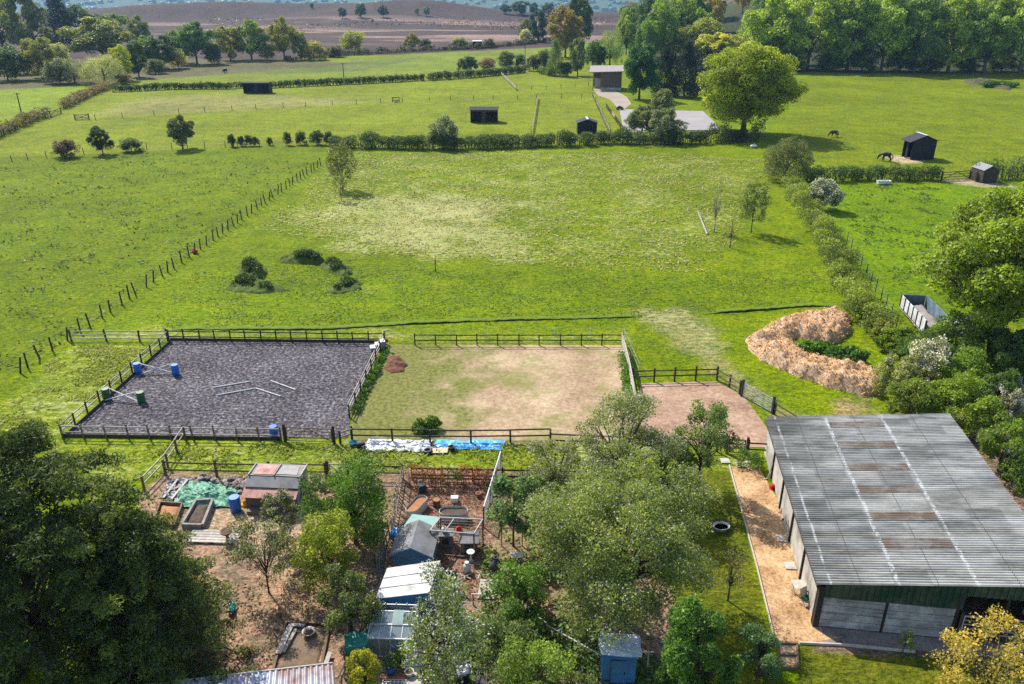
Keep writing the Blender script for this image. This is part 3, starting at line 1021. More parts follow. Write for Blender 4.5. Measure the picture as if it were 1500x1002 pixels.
def barn():
    B0 = gp(1200, 919); he = tall(B0, 858)
    E0 = gp(1205, 855, he); E1 = gp(1127, 612, he)
    d = (E1 - E0); Lr = d.length; d.normalize()
    n = Vector((d.y, -d.x, 0))
    r = ray(1385, 607); A = np.array([tuple(n), (0, 0, 1), tuple(-r)]).T
    w, rise, _ = np.linalg.solve(A, np.array([0, 0, CAM_H]) - np.array(tuple(E1)))
    o = Vector((E0.x, E0.y, 0))
    root = thing('open_barn', 'long low barn with a grey corrugated roof and six brown rooflights', 'barn', o, math.atan2(n.y, n.x))
    # local frame: x along the front, y back into the barn; the roof rises with x
    inv = lambda p: Vector(((p - o).dot(n), (p - o).dot(d), p.z))
    sl = rise / w
    y0, y1 = -0.12, Lr
    y0b = 0.18
    ym = Lr - 0.15
    # corrugated roof
    def corrug(name, xa, xb, ya, yb, lift, m, pitch=0.19, amp=0.046, nx=10, thick=0.0):
        ny = int((yb - ya) / pitch * 8)
        ys = np.linspace(ya, yb, ny); xs = np.linspace(xa, xb, nx)
        X, Y = np.meshgrid(xs, ys)
        Z = he + sl * X + lift + amp * np.sin(2 * PI * Y / pitch) + 0.006 * np.sin(X * 2.1 + Y * 0.7)
        i = np.arange(nx * ny).reshape(ny, nx)
        q = np.stack([i[:-1, :-1], i[:-1, 1:], i[1:, 1:], i[1:, :-1]], -1).reshape(-1, 4)
        me = mesh_np(name, np.stack([X.ravel(), Y.ravel(), Z.ravel()], -1), q); smooth(me)
        return link(name, me, m, root)
    m, t, out = nt('asbestos_roofing')
    tc = coords(t)
    sx = t.nodes.new('ShaderNodeSeparateXYZ'); t.links.new(tc, sx.inputs[0])
    X, Y = sx.outputs[0], sx.outputs[1]
    # each sheet of the roof has weathered its own way
    cx = mathn(t, 'FLOOR', mathn(t, 'DIVIDE', mathn(t, 'ADD', X, 0.2), w * 0.158)); cy = mathn(t, 'FLOOR', mathn(t, 'DIVIDE', Y, 1.02))
    wn = t.nodes.new('ShaderNodeTexWhiteNoise'); wn.noise_dimensions = '2D'
    cb = t.nodes.new('ShaderNodeCombineXYZ'); t.links.new(cx, cb.inputs[0]); t.links.new(cy, cb.inputs[1])
    t.links.new(cb.outputs[0], wn.inputs['Vector'])
    c = ramp(t, noise(t, coords(t, (0.35, 1.6, 1)), 0.8, 6, 0.75), [(0.34, (0.19, 0.186, 0.16)), (0.5, (0.39, 0.385, 0.35)), (0.66, (0.53, 0.525, 0.48))])
    c = mixc(t, 1.0, c, ramp(t, wn.outputs['Value'], [(0.0, 0.72), (0.5, 0.97), (1.0, 1.1)]), 'MULTIPLY')
    # darker lichen towards the low side
    lich = mathn(t, 'ADD', noise(t, coords(t, (0.5, 1.2, 1)), 0.35, 5, 0.7), mathn(t, 'MULTIPLY', X, -0.035))
    c = mixc(t, ramp(t, lich, [(0.38, 0.0), (0.6, 0.7)]), c, (0.095, 0.095, 0.08))
    # lap joints: pale caulked lines with bolts, thin dark ones between
    for f, col_, wd_ in ((0.315, (0.78, 0.78, 0.76), 0.10), (0.635, (0.78, 0.78, 0.76), 0.10), (0.155, (0.14, 0.14, 0.13), 0.018), (0.475, (0.15, 0.15, 0.14), 0.018), (0.80, (0.15, 0.15, 0.14), 0.02), (0.03, (0.7, 0.7, 0.68), 0.06)):
        dd = mathn(t, 'ABSOLUTE', mathn(t, 'SUBTRACT', X, mathn(t, 'ADD', mathn(t, 'MULTIPLY', wn.outputs['Value'], 0.05), f * w)))
        k = mathn(t, 'LESS_THAN', dd, wd_)
        if wd_ > 0.05:
            k = mathn(t, 'MULTIPLY', k, ramp(t, noise(t, coords(t, (1.5, 1, 1)), 1.9, 5, 0.85), [(0.45, 0.0), (0.58, 0.9)]))
        c = mixc(t, k, c, col_)
    dy = mathn(t, 'ABSOLUTE', mathn(t, 'SUBTRACT', mathn(t, 'FRACT', mathn(t, 'DIVIDE', Y, 0.19)), 0.98))
    c = mixc(t, mathn(t, 'MULTIPLY', mathn(t, 'LESS_THAN', dy, 0.2), 0.55), c, (0.09, 0.09, 0.085))
    shader(t, out, c, 0.95, 0.04, bumpn(t, noise(t, tc, 14, 4, 0.7), 0.3, 0.02))
    corrug('roof', -0.30, w + 0.25, y0, y1, 0.03, m)
    LIGHTM = mat('stained_rooflight', (0.25, 0.19, 0.135), (0.14, 0.107, 0.08), 0.9, 0.7, 0.2, (0.5, 3, 1), dirt=((0.34, 0.32, 0.29), 0.7))
    for yc in (622.5, 653, 685, 718, 757, 798):
        # where the sight line meets the roof plane
        px = 1256 + (yc - 622) * 0.50
        rr_ = ray(px, yc)
        lo, hi = 20.0, 80.0
        for _ in range(60):
            tm = (lo + hi) / 2
            p = inv(Vector((rr_[0] * tm, rr_[1] * tm, CAM_H + rr_[2] * tm)))
            if p.z > he + sl * p.x:
                lo = tm
            else:
                hi = tm
        yy = p.y
        corrug('rooflight', 0.325 * w, 0.625 * w, yy - 0.38, yy + 0.38, 0.052, LIGHTM, nx=4)
    # frame, walls
    DARKSTEEL = mat('dark_steel', (0.035, 0.03, 0.027), (0.02, 0.018, 0.017), 4, 0.7, 0.2)
    WALLW = mat('pale_wall_panel', (0.50, 0.48, 0.44), (0.36, 0.34, 0.31), 0.8, 0.85, 0.3, (1, 0.6, 2), dirt=((0.22, 0.19, 0.16), 0.7))
    GREEN = mat('green_cladding', (0.022, 0.055, 0.035), (0.013, 0.036, 0.024), 2.0, 0.55, 0.2, (6, 1, 0.4), dirt=((0.12, 0.115, 0.08), 0.45))
    CONC = mat('board_marked_concrete', (0.36, 0.335, 0.34), (0.13, 0.12, 0.125), 1.3, 0.9, 0.6, (0.45, 1, 6), dirt=((0.50, 0.49, 0.47), 0.9))
    nb = 5
    for i in range(nb):
        ya = 0.2 + (ym - 0.2) * i / nb; yb = 0.2 + (ym - 0.2) * (i + 1) / nb
        MB().box((0.02, (ya + yb) / 2, he / 2 - 0.1), (0.12, yb - ya - 0.16, he - 0.14)).build('side_panel', WALLW, root)
        MB().box((-0.05, ya, he / 2 - 0.06), (0.16, 0.14, he - 0.06)).build('stanchion', DARKSTEEL, root)
    MB().slab([(-0.31, y0, he - 0.10), (-0.31, y1, he - 0.10), (-0.19, y1, he - 0.06), (-0.19, y0, he - 0.06)], 0.14).build('eaves_board', DARKSTEEL, root)
    # back and right walls
    MB().add([(0.1, ym, 0), (w - .05, ym, 0), (w - .05, ym, he + rise - .1), (0.1, ym, he - .08), (0.1, ym - .1, 0), (w - .05, ym - .1, 0), (w - .05, ym - .1, he + rise - .1), (0.1, ym - .1, he - .08)],
             [(0, 1, 2, 3), (7, 6, 5, 4), (0, 4, 5, 1), (1, 5, 6, 2), (2, 6, 7, 3), (3, 7, 4, 0)]).build('back_wall', GREEN, root)
    MB().box((w, Lr / 2, (he + rise) / 2 - 0.08), (0.1, Lr - 0.4, he + rise - 0.2)).build('end_wall', GREEN, root)
    # front: dark corner post, green ribbed cladding above, concrete panels below, open bay on the right
    frontdir = n
    xo = line_u(1388, 0, Vector((o.x, o.y, 0)) + d * 0.0, n)
    xw = line_u(1397, 0, Vector((o.x, o.y, 0)), n)
    hc = he * 0.70
    MB().box((0.02, 0.0, he / 2 - 0.05), (0.28, 0.28, he - 0.12)).build('corner_post', DARKSTEEL, root)
    seg = [(0.17, xo * 0.5 - 0.06), (xo * 0.5 + 0.06, xo)]
    for xa, xb in seg:
        k = 4
        for j in range(k):
            MB().box(((xa + xb) / 2, 0.03, hc * (j + 0.5) / k), (xb - xa, 0.12, hc / k - 0.035)).build('concrete_panel', CONC, root)
    MB().box((xo * 0.5, 0.0, hc / 2), (0.1, 0.2, hc + 0.05)).build('stanchion', DARKSTEEL, root)
    MB().box((xo + 0.07, 0.04, he / 2), (0.13, 0.2, he + 0.2)).build('stanchion', DARKSTEEL, root)
    mb = MB(); pitch = 0.30
    def ribbed(xa, xb, za, name):
        mbb = MB(); x = xa; prev = None; k = 0
        while x < xb - 1e-3:
            x2 = min(x + pitch / 2, xb); yy = -0.02 if k % 2 else -0.055
            mbb.add([(x, yy, za), (x2, yy, za), (x2, yy, he + sl * x2 - .02), (x, yy, he + sl * x - .02)], [(0, 1, 2, 3)])
            if prev is not None:
                mbb.add([(x, prev, za), (x, yy, za), (x, yy, he + sl * x - .02), (x, prev, he + sl * x - .02)], [(0, 1, 2, 3)])
            prev = yy; x = x2; k += 1
        return mbb.build(name, GREEN, root)
    ribbed(0.15, xw, hc + 0.01, 'cladding')
    ribbed(xw + 0.003, w + 0.05, he * 1.02, 'cladding')
    for xx in (w * 0.78,):
        MB().box((xx, 0.08, (he + sl * xx) / 2), (0.14, 0.16, he + sl * xx - .15)).build('stanchion', DARKSTEEL, root)
    MB().box((-0.42, Lr * 0.5, 0.02), (0.1, 0.1, 0.1))
    return root, o, n, d, w, he, Lr, xw


BARN, BO, BN, BD, BW, BHE, BL, BXW = barn()
bp = lambda x, y, z=0.0: Vector((BO.x, BO.y, 0)) + BN * x + BD * y + Vector((0, 0, z))

field_gate('barn_gate', 'grey timber field gate closing the open bay of the barn', bp(BXW + 0.25, 0.35), bp(BXW + 3.6, 0.35), 1.15, 5, WOOD_GREY, 'z')
field_gate('barn_gate', 'second grey field gate further right across the barn opening', bp(BXW + 3.8, 0.35), bp(BXW + 6.6, 0.35), 1.15, 5, WOOD_GREY, 'z')
rt = thing('notice_board', 'small white notice hung on the gate of the open barn', 'sign', bp(BXW + 1.55, 0.24, 0.85), math.atan2(BN.y, BN.x))
MB().box((0, 0, 0), (0.26, 0.025, 0.42)).build('plate', WHITE, rt)
mk = MB()
for zz, ww in ((0.12, 0.17), (0.05, 0.13), (-0.02, 0.18), (-0.09, 0.1)):
    mk.box((0, -0.0145, zz), (ww, 0.004, 0.022))
mk.build('print_lines', mat('grey_print', (0.3, 0.3, 0.3), bump=0), rt)
# feed bucket bag hung inside the opening, blue rug over the gate
rt = thing('hanging_net', 'pale hay net hanging in the dark opening of the barn', 'hay net', bp(BXW + 3.3, 0.6, 1.5))
MB().lathe([(0.02, 0.45), (0.05, 0.4), (0.17, 0.2), (0.2, 0.05), (0.12, -0.1), (0.02, -0.13)], n=10).build('net', mat('hay_net', (0.45, 0.42, 0.34), (0.25, 0.22, 0.15), 9, 0.9, 0.6), rt, True)
MB().tube([(0, 0, 0.43), (0, 0.02, 1.2)], 0.012, 4).build('cord', WIRE, rt)
rt = thing('horse_rug', 'navy horse rug with pale piping slung over the barn gate', 'rug', bp(BXW + 4.45, 0.33, 1.27), math.atan2(BN.y, BN.x))
RUG = mat('navy_cloth', (0.012, 0.018, 0.07), (0.008, 0.011, 0.04), 4, 0.85, 0.3)
mb = MB()
prof = [(-0.16, -0.75), (-0.14, -0.3), (-0.10, 0.0), (0.0, 0.06), (0.09, 0.0), (0.12, -0.25), (0.13, -0.6)]
for i in range(len(prof) - 1):
    (ya, za), (yb, zb) = prof[i], prof[i + 1]
    mb.slab([(-0.5, ya, za), (0.5, ya - .02, za + .03), (0.5, yb - .02, zb + .03), (-0.5, yb, zb)], 0.02)
mb.build('cloth', RUG, rt)
mb = MB(); mb.tube([(-0.5, -0.185, -0.7), (-0.2, -0.18, -0.62), (0.5, -0.2, -0.66)], 0.018, 5); mb.tube([(-0.45, -0.185, -0.2), (-0.1, -0.18, -0.12), (0.1, -0.18, -0.3), (-0.3, -0.185, -0.38)], 0.016, 5)
mb.build('piping', WHITE, rt)

# ------------------------------------------------------------------ arena and pens: fences and gates
fence('rail_fence', 'grey topped post and rail fence along the left side of the dark arena', [gp(248, 500), gp(92, 641)], 1.75, 1.15, (0.5, 0.95), 0.10, (0.045, 0.09), mrail=WOOD_GREY, seed=3)
fence('rail_fence', 'dark post and rail fence along the far side of the arena', [gp(248, 499), gp(563, 503)], 1.45, 1.15, (0.45, 0.98), 0.10, (0.045, 0.10), seed=4)
fence('rail_fence', 'grey railed fence with weeds between the arena and the bare pen', [gp(564, 503), gp(512, 612)], 1.9, 1.2, (0.4, 0.75, 1.1), 0.10, (0.045, 0.10), mrail=WOOD_GREY, seed=5)
fence('rail_fence', 'weathered post and rail fence along the near side of the arena', [gp(92, 641), gp(412, 646)], 1.55, 1.15, (0.5, 1.0), 0.10, (0.045, 0.09), mpost=WOOD_BROWN, mrail=WOOD_GREY, seed=6, lean=0.06)
MBk = MB()
kick = thing('kickboard', 'dark low kickboard round the foot of the arena fence', 'edging', gp(92, 641))
for a, b in (((92, 641), (412, 646)), ((249, 499.5), (562, 503)), ((249, 501), (94, 640))):
    p, q = gp(*a) - kick.location, gp(*b) - kick.location
    s = (q - p).normalized().cross(Vector((0, 0, 1))) * 0.11
    MB().bar(p - s + Vector((0, 0, .13)), q - s + Vector((0, 0, .13)), 0.04, 0.26).build('board', WOOD_DARK, kick)
field_gate('arena_gate', 'brown wooden field gate at the near right corner of the arena', gp(418, 647), gp(490, 650), 1.15, 5, WOOD_BROWN, 'z')
fence('rail_fence', 'short slanting railing beside the arena gate', [gp(499, 651), gp(516, 645)], 2.6, 1.2, (0.6, 1.0), 0.13, (0.05, 0.1), mrail=WOOD_GREY, seed=8)
fence('rail_fence', 'dark post and rail fence along the near side of the bare pen', [gp(516, 648), gp(690, 650), gp(806, 648)], 3.3, 1.15, (0.55, 1.05), 0.13, (0.05, 0.10), seed=9, side=-0.07)
fence('rail_fence', 'dark low rail of the bare pen behind the blossoming apple tree', [gp(806, 653), gp(1050, 662)], 3.0, 1.15, (0.5, 1.0), 0.13, (0.05, 0.10), seed=10)
fence('rail_fence', 'dark post and rail fence along the far side of the bare pen', [gp(608, 506), gp(912, 506)], 1.85, 1.15, (0.55, 1.05), 0.10, (0.045, 0.09), seed=11)
fence('rail_fence', 'pale weathered close railing at the right end of the bare pen', [gp(911, 506), gp(921, 545), gp(932, 604)], 1.8, 1.3, (0.35, 0.7, 1.05, 1.3), 0.12, (0.05, 0.16), mrail=WOOD_GREY, mpost=WOOD_DARK, seed=12)
fence('rail_fence', 'black railing along the far side of the small brown pen', [gp(926, 560), gp(1050, 557)], 2.0, 1.3, (0.55, 1.05), 0.13, (0.05, 0.10), seed=13)
fence('rail_fence', 'two slanting rails between the small pen corner and the metal gate', [gp(1050, 557), gp(1068, 568), gp(1083, 578)], 1.6, 1.2, (0.5, 1.0), 0.12, (0.05, 0.1), mrail=WOOD_BROWN, seed=14)
field_gate('metal_gate', 'silver seven bar metal gate of the small brown pen', gp(1086, 581), gp(1131, 606), 1.2, 7, STEEL, 'v', 0.05)
fence('rail_fence', 'brown rails running from the metal gate to the barn', [gp(1134, 607), gp(1175, 632)], 2.2, 1.0, (0.5, 0.95), 0.12, (0.05, 0.1), mrail=WOOD_BROWN, seed=15)
field_gate('small_gate', 'dark brown crossed wooden gate beside the barn', gp(1064, 664), gp(1093, 666), 1.1, 4, WOOD_DARK, 'x', 0.07)
fence('rail_fence', 'short dark rails between the crossed gate and the barn wall', [gp(1095, 666), gp(1126, 668)], 1.4, 1.2, (0.5, 1.0), 0.12, (0.05, 0.1), seed=16)
fence('rail_fence', 'crooked weathered rails joining the wire fence to the arena corner', [gp(105, 500), gp(156, 499), gp(205, 500), gp(246, 499)], 3.2, 1.15, (0.3, 0.65, 1.0), 0.13, (0.05, 0.09), mrail=WOOD_GREY, seed=17, lean=0.08)
fence('rail_fence', 'old sloping rail fence below the arena beside the dark conifer', [gp(272, 645), gp(246, 684), gp(212, 720)], 2.0, 1.1, (0.5, 1.0), 0.12, (0.05, 0.1), mrail=WOOD_GREY, mpost=WOOD_BROWN, seed=18, lean=.05)
fence('rail_fence', 'dark two rail fence behind the green tarpaulin and the hen house', [gp(243, 696), gp(318, 698), gp(478, 700)], 3.4, 1.25, (0.5, 1.05), 0.14, (0.05, 0.09), seed=19, mpost=WOOD_BROWN)
field_gate('small_gate', 'pale small wooden gate behind the round green bush', gp(481, 701), gp(511, 701), 1.1, 4, WOOD_GREY, 'x', 0.06)
fence('rail_fence', 'dark rails right of the small pale gate up to the picket fence', [gp(516, 700), gp(590, 702)], 2.6, 1.25, (0.5, 1.05), 0.13, (0.05, 0.09), seed=20, mpost=WOOD_BROWN)
fence('rail_fence', 'dark rails at the back of the vegetable plot among brown raspberry canes', [gp(604, 703), gp(870, 708)], 2.0, 1.1, (0.2, 0.45, 0.95), 0.10, (0.04, 0.12), seed=21)
fence('tape_fence', 'thin white electric tape strung behind the bare pen fence', [gp(565, 496), gp(608, 500), gp(760, 499), gp(914, 498), gp(936, 548)], 3.6, 1.25, (), 0.05, wires=(0.6, 1.15), wmat=TAPE, mpost=WHITE, seed=22, round_post=True)

fence('wire_fence', 'long leaning post and wire fence dividing the two green paddocks', [gp(30, 547), gp(58, 525), gp(150, 466), gp(285, 372), gp(400, 290), gp(470, 243)], 1.75, 1.4, (), 0.17, wires=(0.4, 0.75, 1.05), mpost=WOOD_DARK, seed=23, lean=0.16, round_post=True, jit=0.25, side=0.05)
fence('wire_fence', 'old uneven post and wire fence below the far fields on the left', [gp(-20, 241), gp(90, 229), gp(215, 219), gp(330, 216), gp(478, 214)], 3.4, 1.25, (), 0.14, wires=(0.6, 1.0), seed=24, lean=0.08, round_post=True, jit=0.3)
fence('wire_fence', 'thin straight line of posts crossing the far green field', [gp(140, 176), gp(300, 164), gp(487, 154), gp(660, 147), gp(852, 144)], 6.2, 1.3, (), 0.16, wires=(0.9,), seed=25, round_post=True, jit=.1)
fence('wire_fence', 'short line of posts under the far hedge by the timber barn', [gp(757, 133), gp(800, 131), gp(862, 126)], 5.0, 1.3, (), 0.16, wires=(0.9,), seed=26, round_post=True)
fence('rail_fence', 'grey rail fence slanting down from the far hedge', [gp(734, 110), gp(757, 133)], 4.0, 1.2, (0.5, 0.8, 1.1), 0.14, (0.05, 0.14), mrail=WOOD_GREY, seed=27)
fence('rail_fence', 'pale rail fence running up the far field beside the small black stable', [gp(778, 197), gp(787, 145)], 4.0, 1.2, (0.5, 0.8, 1.1), 0.14, (0.05, 0.14), mrail=WOOD_GREY, seed=28)
fence('rail_fence', 'pale railing of the grassy lane beside the small black stable', [gp(893, 198), gp(868, 141)], 3.4, 1.2, (0.5, 0.8, 1.1), 0.14, (0.05, 0.14), mrail=WOOD_GREY, seed=29)
fence('rail_fence', 'dark railing on the arena side of the grassy lane', [gp(916, 199), gp(888, 158)], 3.0, 1.2, (0.4, 0.75, 1.1), 0.14, (0.05, 0.14), seed=30)
fence('rail_fence', 'dark rails along the near side of the pale riding arena', [gp(916, 199), gp(1110, 198)], 2.6, 1.2, (0.4, 0.75, 1.1), 0.14, (0.05, 0.12), seed=31)
fence('rail_fence', 'short rail fence under the far trees on the left edge', [gp(-8, 116), gp(34, 112)], 4.0, 1.3, (0.6, 1.1), 0.18, (0.06, 0.14), seed=32)
field_gate('far_gate', 'small dark gate at the end of the cut hedge on the far left', gp(110, 176), gp(131, 175), 1.2, 4, WOOD_BROWN, 'x', 0.1)
field_gate('far_gate', 'dark gate pair in a gap of the far left hedge', gp(74, 172), gp(90, 166), 1.2, 4, WOOD_DARK, 'z', 0.1)
fence('wire_fence', 'green posts and wire along the right side of the hedgerow', [gp(1240, 358), gp(1268, 405), gp(1290, 440), gp(1312, 482)], 3.0, 1.5, (), 0.10, wires=(0.5, 1.0, 1.4), mpost=mat('green_posts', (0.03, 0.06, 0.035), bump=0), seed=33, round_post=True)
field_gate('crossed_gate', 'wide dark gate with crossed braces in the right hand hedge', gp(1378, 265), gp(1420, 262), 1.35, 4, WOOD_BROWN, 'z', 0.12)

# ------------------------------------------------------------------ arena things
def drum(px, py, label, m, h=0.92, r=0.30, group=None, cat='drum', name='plastic_drum', rings=2):
    b = gp(px, py); b.z = 0.03
    root = thing(name, label, cat, b, random.uniform(0, 6), group)
    MB().lathe([(r * .93, 0), (r, .04), (r, h * .3), (r * 1.04, h * .33), (r, h * .36), (r, h * .64), (r * 1.04, h * .67), (r, h * .70), (r, h - .04), (r * .95, h)], n=20).build('body', m, root, True)
    MB().lathe([(r * .9, h - .02), (r * .9, h + .005), (r * .1, h + .005)], n=20).build('lid', m, root)
    return root


W = 0.03
pole_m = WHITE
def pole(a, b, za, zb, label, r=0.05, m=None):
    a = gp(*a); b = gp(*b); a.z = za; b.z = zb
    root = thing('jump_pole', label, 'pole', a)
    v = b - a
    MB().tube([(0, 0, 0), v * .5, v], r, 8).build('shaft', m or pole_m, root)
    mb = MB()
    u = v.normalized()
    mb.tube([v * .47, v * .53], r * 1.06, 8)
    mb.build('band', BLUEDRUM if 'blue' in label else WHITE, root)
    return root


drum(203, 547, 'upright blue drum nearest the arena side fence under crossed white poles', BLUEDRUM)
drum(258, 549, 'upright blue drum at the inner end of the crossed white poles', BLUEDRUM)
drum(157, 585, 'dark green drum with a white lid beside the arena side fence', GREENDRUM)
drum(208, 590, 'dark green drum at the inner end of the lower crossed poles', GREENDRUM)
drum(402, 641, 'blue drum standing just inside the near arena fence', BLUEDRUM)
pole((206, 547), (254, 548), 0.95, 0.10, 'white pole sloping down to the right between the blue drums')
pole((208, 549), (255, 547), 0.10, 0.93, 'white pole sloping up to the right between the blue drums')
pole((160, 583), (205, 591), 0.95, 0.10, 'white pole sloping down to the right between the green drums')
pole((152, 588), (206, 589), 0.08, 0.95, 'white pole sloping up to the right between the green drums')
pole((312, 569), (367, 560), .08, .08, 'white pole lying on the arena, upper left of the four')
pole((397, 559), (433, 572), .08, .08, 'white pole lying on the arena, upper right of the four')
pole((318, 580), (375, 570), .08, .08, 'white pole lying on the arena, lower left of the four')
pole((375, 570), (411, 581.5), .08, .08, 'white pole lying on the arena, lower right of the four')

b = gp(555, 511); rt = thing('mounting_block', 'pale grey three step mounting block in the far corner of the arena', 'mounting block', (b.x, b.y, .03), 0.25)
mb = MB()
for k in range(3):
    mb.box((-0.55 + 0.45 * k, 0, (0.25 + 0.25 * k) / 2), (0.448, 0.75, 0.25 + 0.25 * k))
mb.build('steps', mat('blue_grey_plastic', (0.30, 0.34, 0.38), (0.2, 0.23, 0.27), 3, 0.6, 0.1), rt)
mb = MB()
for k in range(3):
    mb.box((-0.55 + 0.45 * k, 0, 0.25 + 0.25 * k + 0.013), (0.44, 0.73, 0.02))
mb.build('treads', WHITE, rt)
b = gp(556, 511); b.z = 1.0
rt = thing('red_bucket', 'small red bucket hanging on the rail by the mounting block', 'bucket', b + Vector((0.75, -.3, -.2)))
MB().lathe([(.11, 0), (.16, .3), (.145, .3), (.1, .03)], n=14).build('pail', mat('red_plastic', (0.55, 0.03, 0.02), (0.4, 0.02, 0.015), 3, 0.4, 0), rt, True)
MB().tube([(-.15, 0, .3), (-.1, 0, .45), (.1, 0, .45), (.15, 0, .3)], 0.01, 5).build('handle', WIRE, rt)
b = gp(286, 371); rt = thing('red_tub', 'bright red tub standing at the foot of the long wire fence', 'tub', b)
MB().lathe([(.26, 0), (.36, .42), (.38, .45), (.34, .45), (.25, .05)], n=16).build('tub', bpy.data.materials['red_plastic'], rt, True)
MB().tube([(-.36, 0, .43), (-.25, 0, .62), (-.1, 0, .43)], 0.02, 5).build('handle', bpy.data.materials['red_plastic'], rt)

# ------------------------------------------------------------------ grassy spoil mounds in the middle paddock, bank, muck heap
MOUNDG = mat('mound_turf', (0.085, 0.135, 0.006), (0.040, 0.062, 0.008), 2.2, 0.95, 0.9, dist=.15, dirt=((0.10, 0.13, 0.03), 1.0))


def mound(label, pix, h, seed, colour=(0.030, 0.050, 0.012), nl=3200):
    pts = [gp(*p) for p in pix]
    me, o, V = lump_mesh('turf', pts, h * .85, seed, 0.18, 1.5, 0.7, 0.6)
    root = thing('grassy_mound', label, 'mound', o)
    link('turf', me, MOUNDG, root)
    r = np.random.default_rng(seed)
    P = V[V[:, 2] > h * (0.34 + .3 * fbm(V[:, 0] * .8, V[:, 1] * .8, seed, 3))]
    P = P[r.integers(0, len(P), nl)] + r.normal(size=(nl, 3)) * (0.16, 0.16, 0.12)
    P[:, 2] += .05
    c = link('heather', leaf_mesh('heather', P, r.normal(size=(nl, 3)) + (0, 0, .4), 0.2 * (.6 + .8 * r.random(nl)), 0.5 + .22 * r.normal(size=nl), 0.5, seed), None, root)
    c.color = rgba(colour)


mound('steep dark grassy mound, top left of the ring in the paddock', [(342, 405), (352, 390), (368, 384), (384, 388), (392, 398), (388, 410), (350, 411)], 1.7, 3)
mound('long low grassy mound at the front left of the paddock ring', [(328, 424), (345, 411), (375, 410), (405, 416), (424, 426), (385, 430), (340, 429)], 1.0, 4)
mound('wide heathery mound at the back of the paddock ring', [(404, 383), (420, 376), (445, 370), (462, 372), (476, 383), (465, 388), (420, 387)], 1.4, 5)
mound('small dark mound right of the widest one', [(468, 390), (482, 382), (500, 383), (512, 391), (520, 403), (500, 406), (480, 398)], 1.0, 6)
mound('low green mound at the front right of the paddock ring', [(476, 424), (490, 413), (515, 408), (532, 414), (530, 424), (505, 430), (485, 430)], 0.9, 7, (0.038, 0.064, 0.012))


def bank(label, pix, h=0.22, w=1.7, seed=1):
    """a low scarp facing the camera: turf top, steep soil face"""
    pts = []
    for a, b_ in zip(pix[:-1], pix[1:]):
        A, Bp = gp(*a), gp(*b_)
        n = max(2, int((Bp - A).length / 0.35))
        pts += [A.lerp(Bp, i / n) for i in range(n)]
    pts.append(gp(*pix[-1]))
    r = random.Random(seed)
    V = []; F = []
    for i, p in enumerate(pts):
        e = min(1, min(i, len(pts) - 1 - i) / 6)
        hh = h * e * r.uniform(0.7, 1.15) * (.35 + 1.3 * float(fbm(p.x * .35, p.y * .35, seed, 3)))
        j = r.uniform(-.07, .07)
        for dy, z in ((j, -0.05), (j + .06, hh * .8), (j + .18, hh), (w * .5, hh * .62), (w, -0.02)):
            V.append((p.x, p.y + dy, z))
    for i in range(len(pts) - 1):
        for k in range(4):
            F.append((i * 5 + k, (i + 1) * 5 + k, (i + 1) * 5 + k + 1, i * 5 + k + 1))
    me = mesh_np('bank', np.array(V), np.array(F))
    me.materials.append(mat('bank_turf', (0.115, 0.175, 0.002), (0.070, 0.110, 0.002), 1.6, 0.95, 0.8, dist=.1))
    me.materials.append(mat('bank_soil', (0.035, 0.040, 0.012), (0.018, 0.020, 0.008), 3, 0.95, 0.8, dist=.1))
    me.polygons.foreach_set('material_index', [1 if k % 4 < 1 else 0 for k in range(len(F))])
    o = link('bank', me, None); o['kind'] = 'structure'


bank('', [(250, 484), (470, 484), (600, 476), (720, 471), (850, 468), (942, 465)], .15, w=1.2, seed=2)
bank('', [(1028, 461), (1110, 456), (1180, 450), (1225, 449)], .16, w=1.2, seed=3)

CHIPS = loose('wood_shavings', [(0.34, (0.27, 0.15, 0.075)), (0.5, (0.52, 0.34, 0.21)), (0.68, (0.68, 0.51, 0.36))], 0.9, 4.0, 1.0, 0.15, ((0.10, 0.055, 0.03), 0.9, 0.62, 0.85))
pix = [(1095, 500), (1110, 488), (1150, 470), (1195, 460), (1225, 456), (1245, 470), (1247, 488), (1232, 500), (1215, 504), (1185, 498), (1165, 492), (1160, 505), (1175, 520), (1205, 531), (1240, 538), (1262, 535), (1278, 545), (1291, 560), (1292, 580), (1265, 580), (1215, 568), (1165, 552), (1115, 528), (1096, 512)]
me, o, HV = lump_mesh('heap', [gp(*p) for p in pix], 1.25, 21, 0.16, 1.0, 0.5, 0.8)
rt = thing('muck_heap', 'horseshoe shaped orange heap of old wood shavings in the paddock corner', 'muck heap', o)
link('heap', me, CHIPS, rt)
r_ = np.random.default_rng(5); n_ = 6000
P = HV[HV[:, 2] > 0.05]; P = P[r_.integers(0, len(P), n_)] + r_.normal(size=(n_, 3)) * (.12, .12, .05)
c = link('clods', leaf_mesh('clods', P, r_.normal(size=(n_, 3)) + (0, 0, .6),   .17 * (.5 + r_.random(n_)), .5 + .2 * r_.normal(size=n_), .7, 3), None, rt); c.color = (0.27, 0.175, 0.11, 1); c['kind'] = 'stuff'
crown_tree('nettle_clump', 'tall dark green nettles growing inside the muck heap', gp(1240, 534), blobs_ellipsoid(2.0, 1.3, 1.5, 0.1, 16, .35, 4, 0.0), 5000, .22, (0.035, 0.085, 0.015), 0.5, 0.03, 8, 4, 'weeds', minz=.02)
crown_tree('nettle_clump', 'low bright weeds trailing into the hollow of the muck heap', gp(1193, 515), blobs_ellipsoid(2.2, 1.1, .8, 0.05, 14, .35, 5, 0.0), 3500, .2, (0.06, 0.13, 0.015), 0.3, 0.02, 8, 5, 'weeds', minz=.02, rz=-.5)
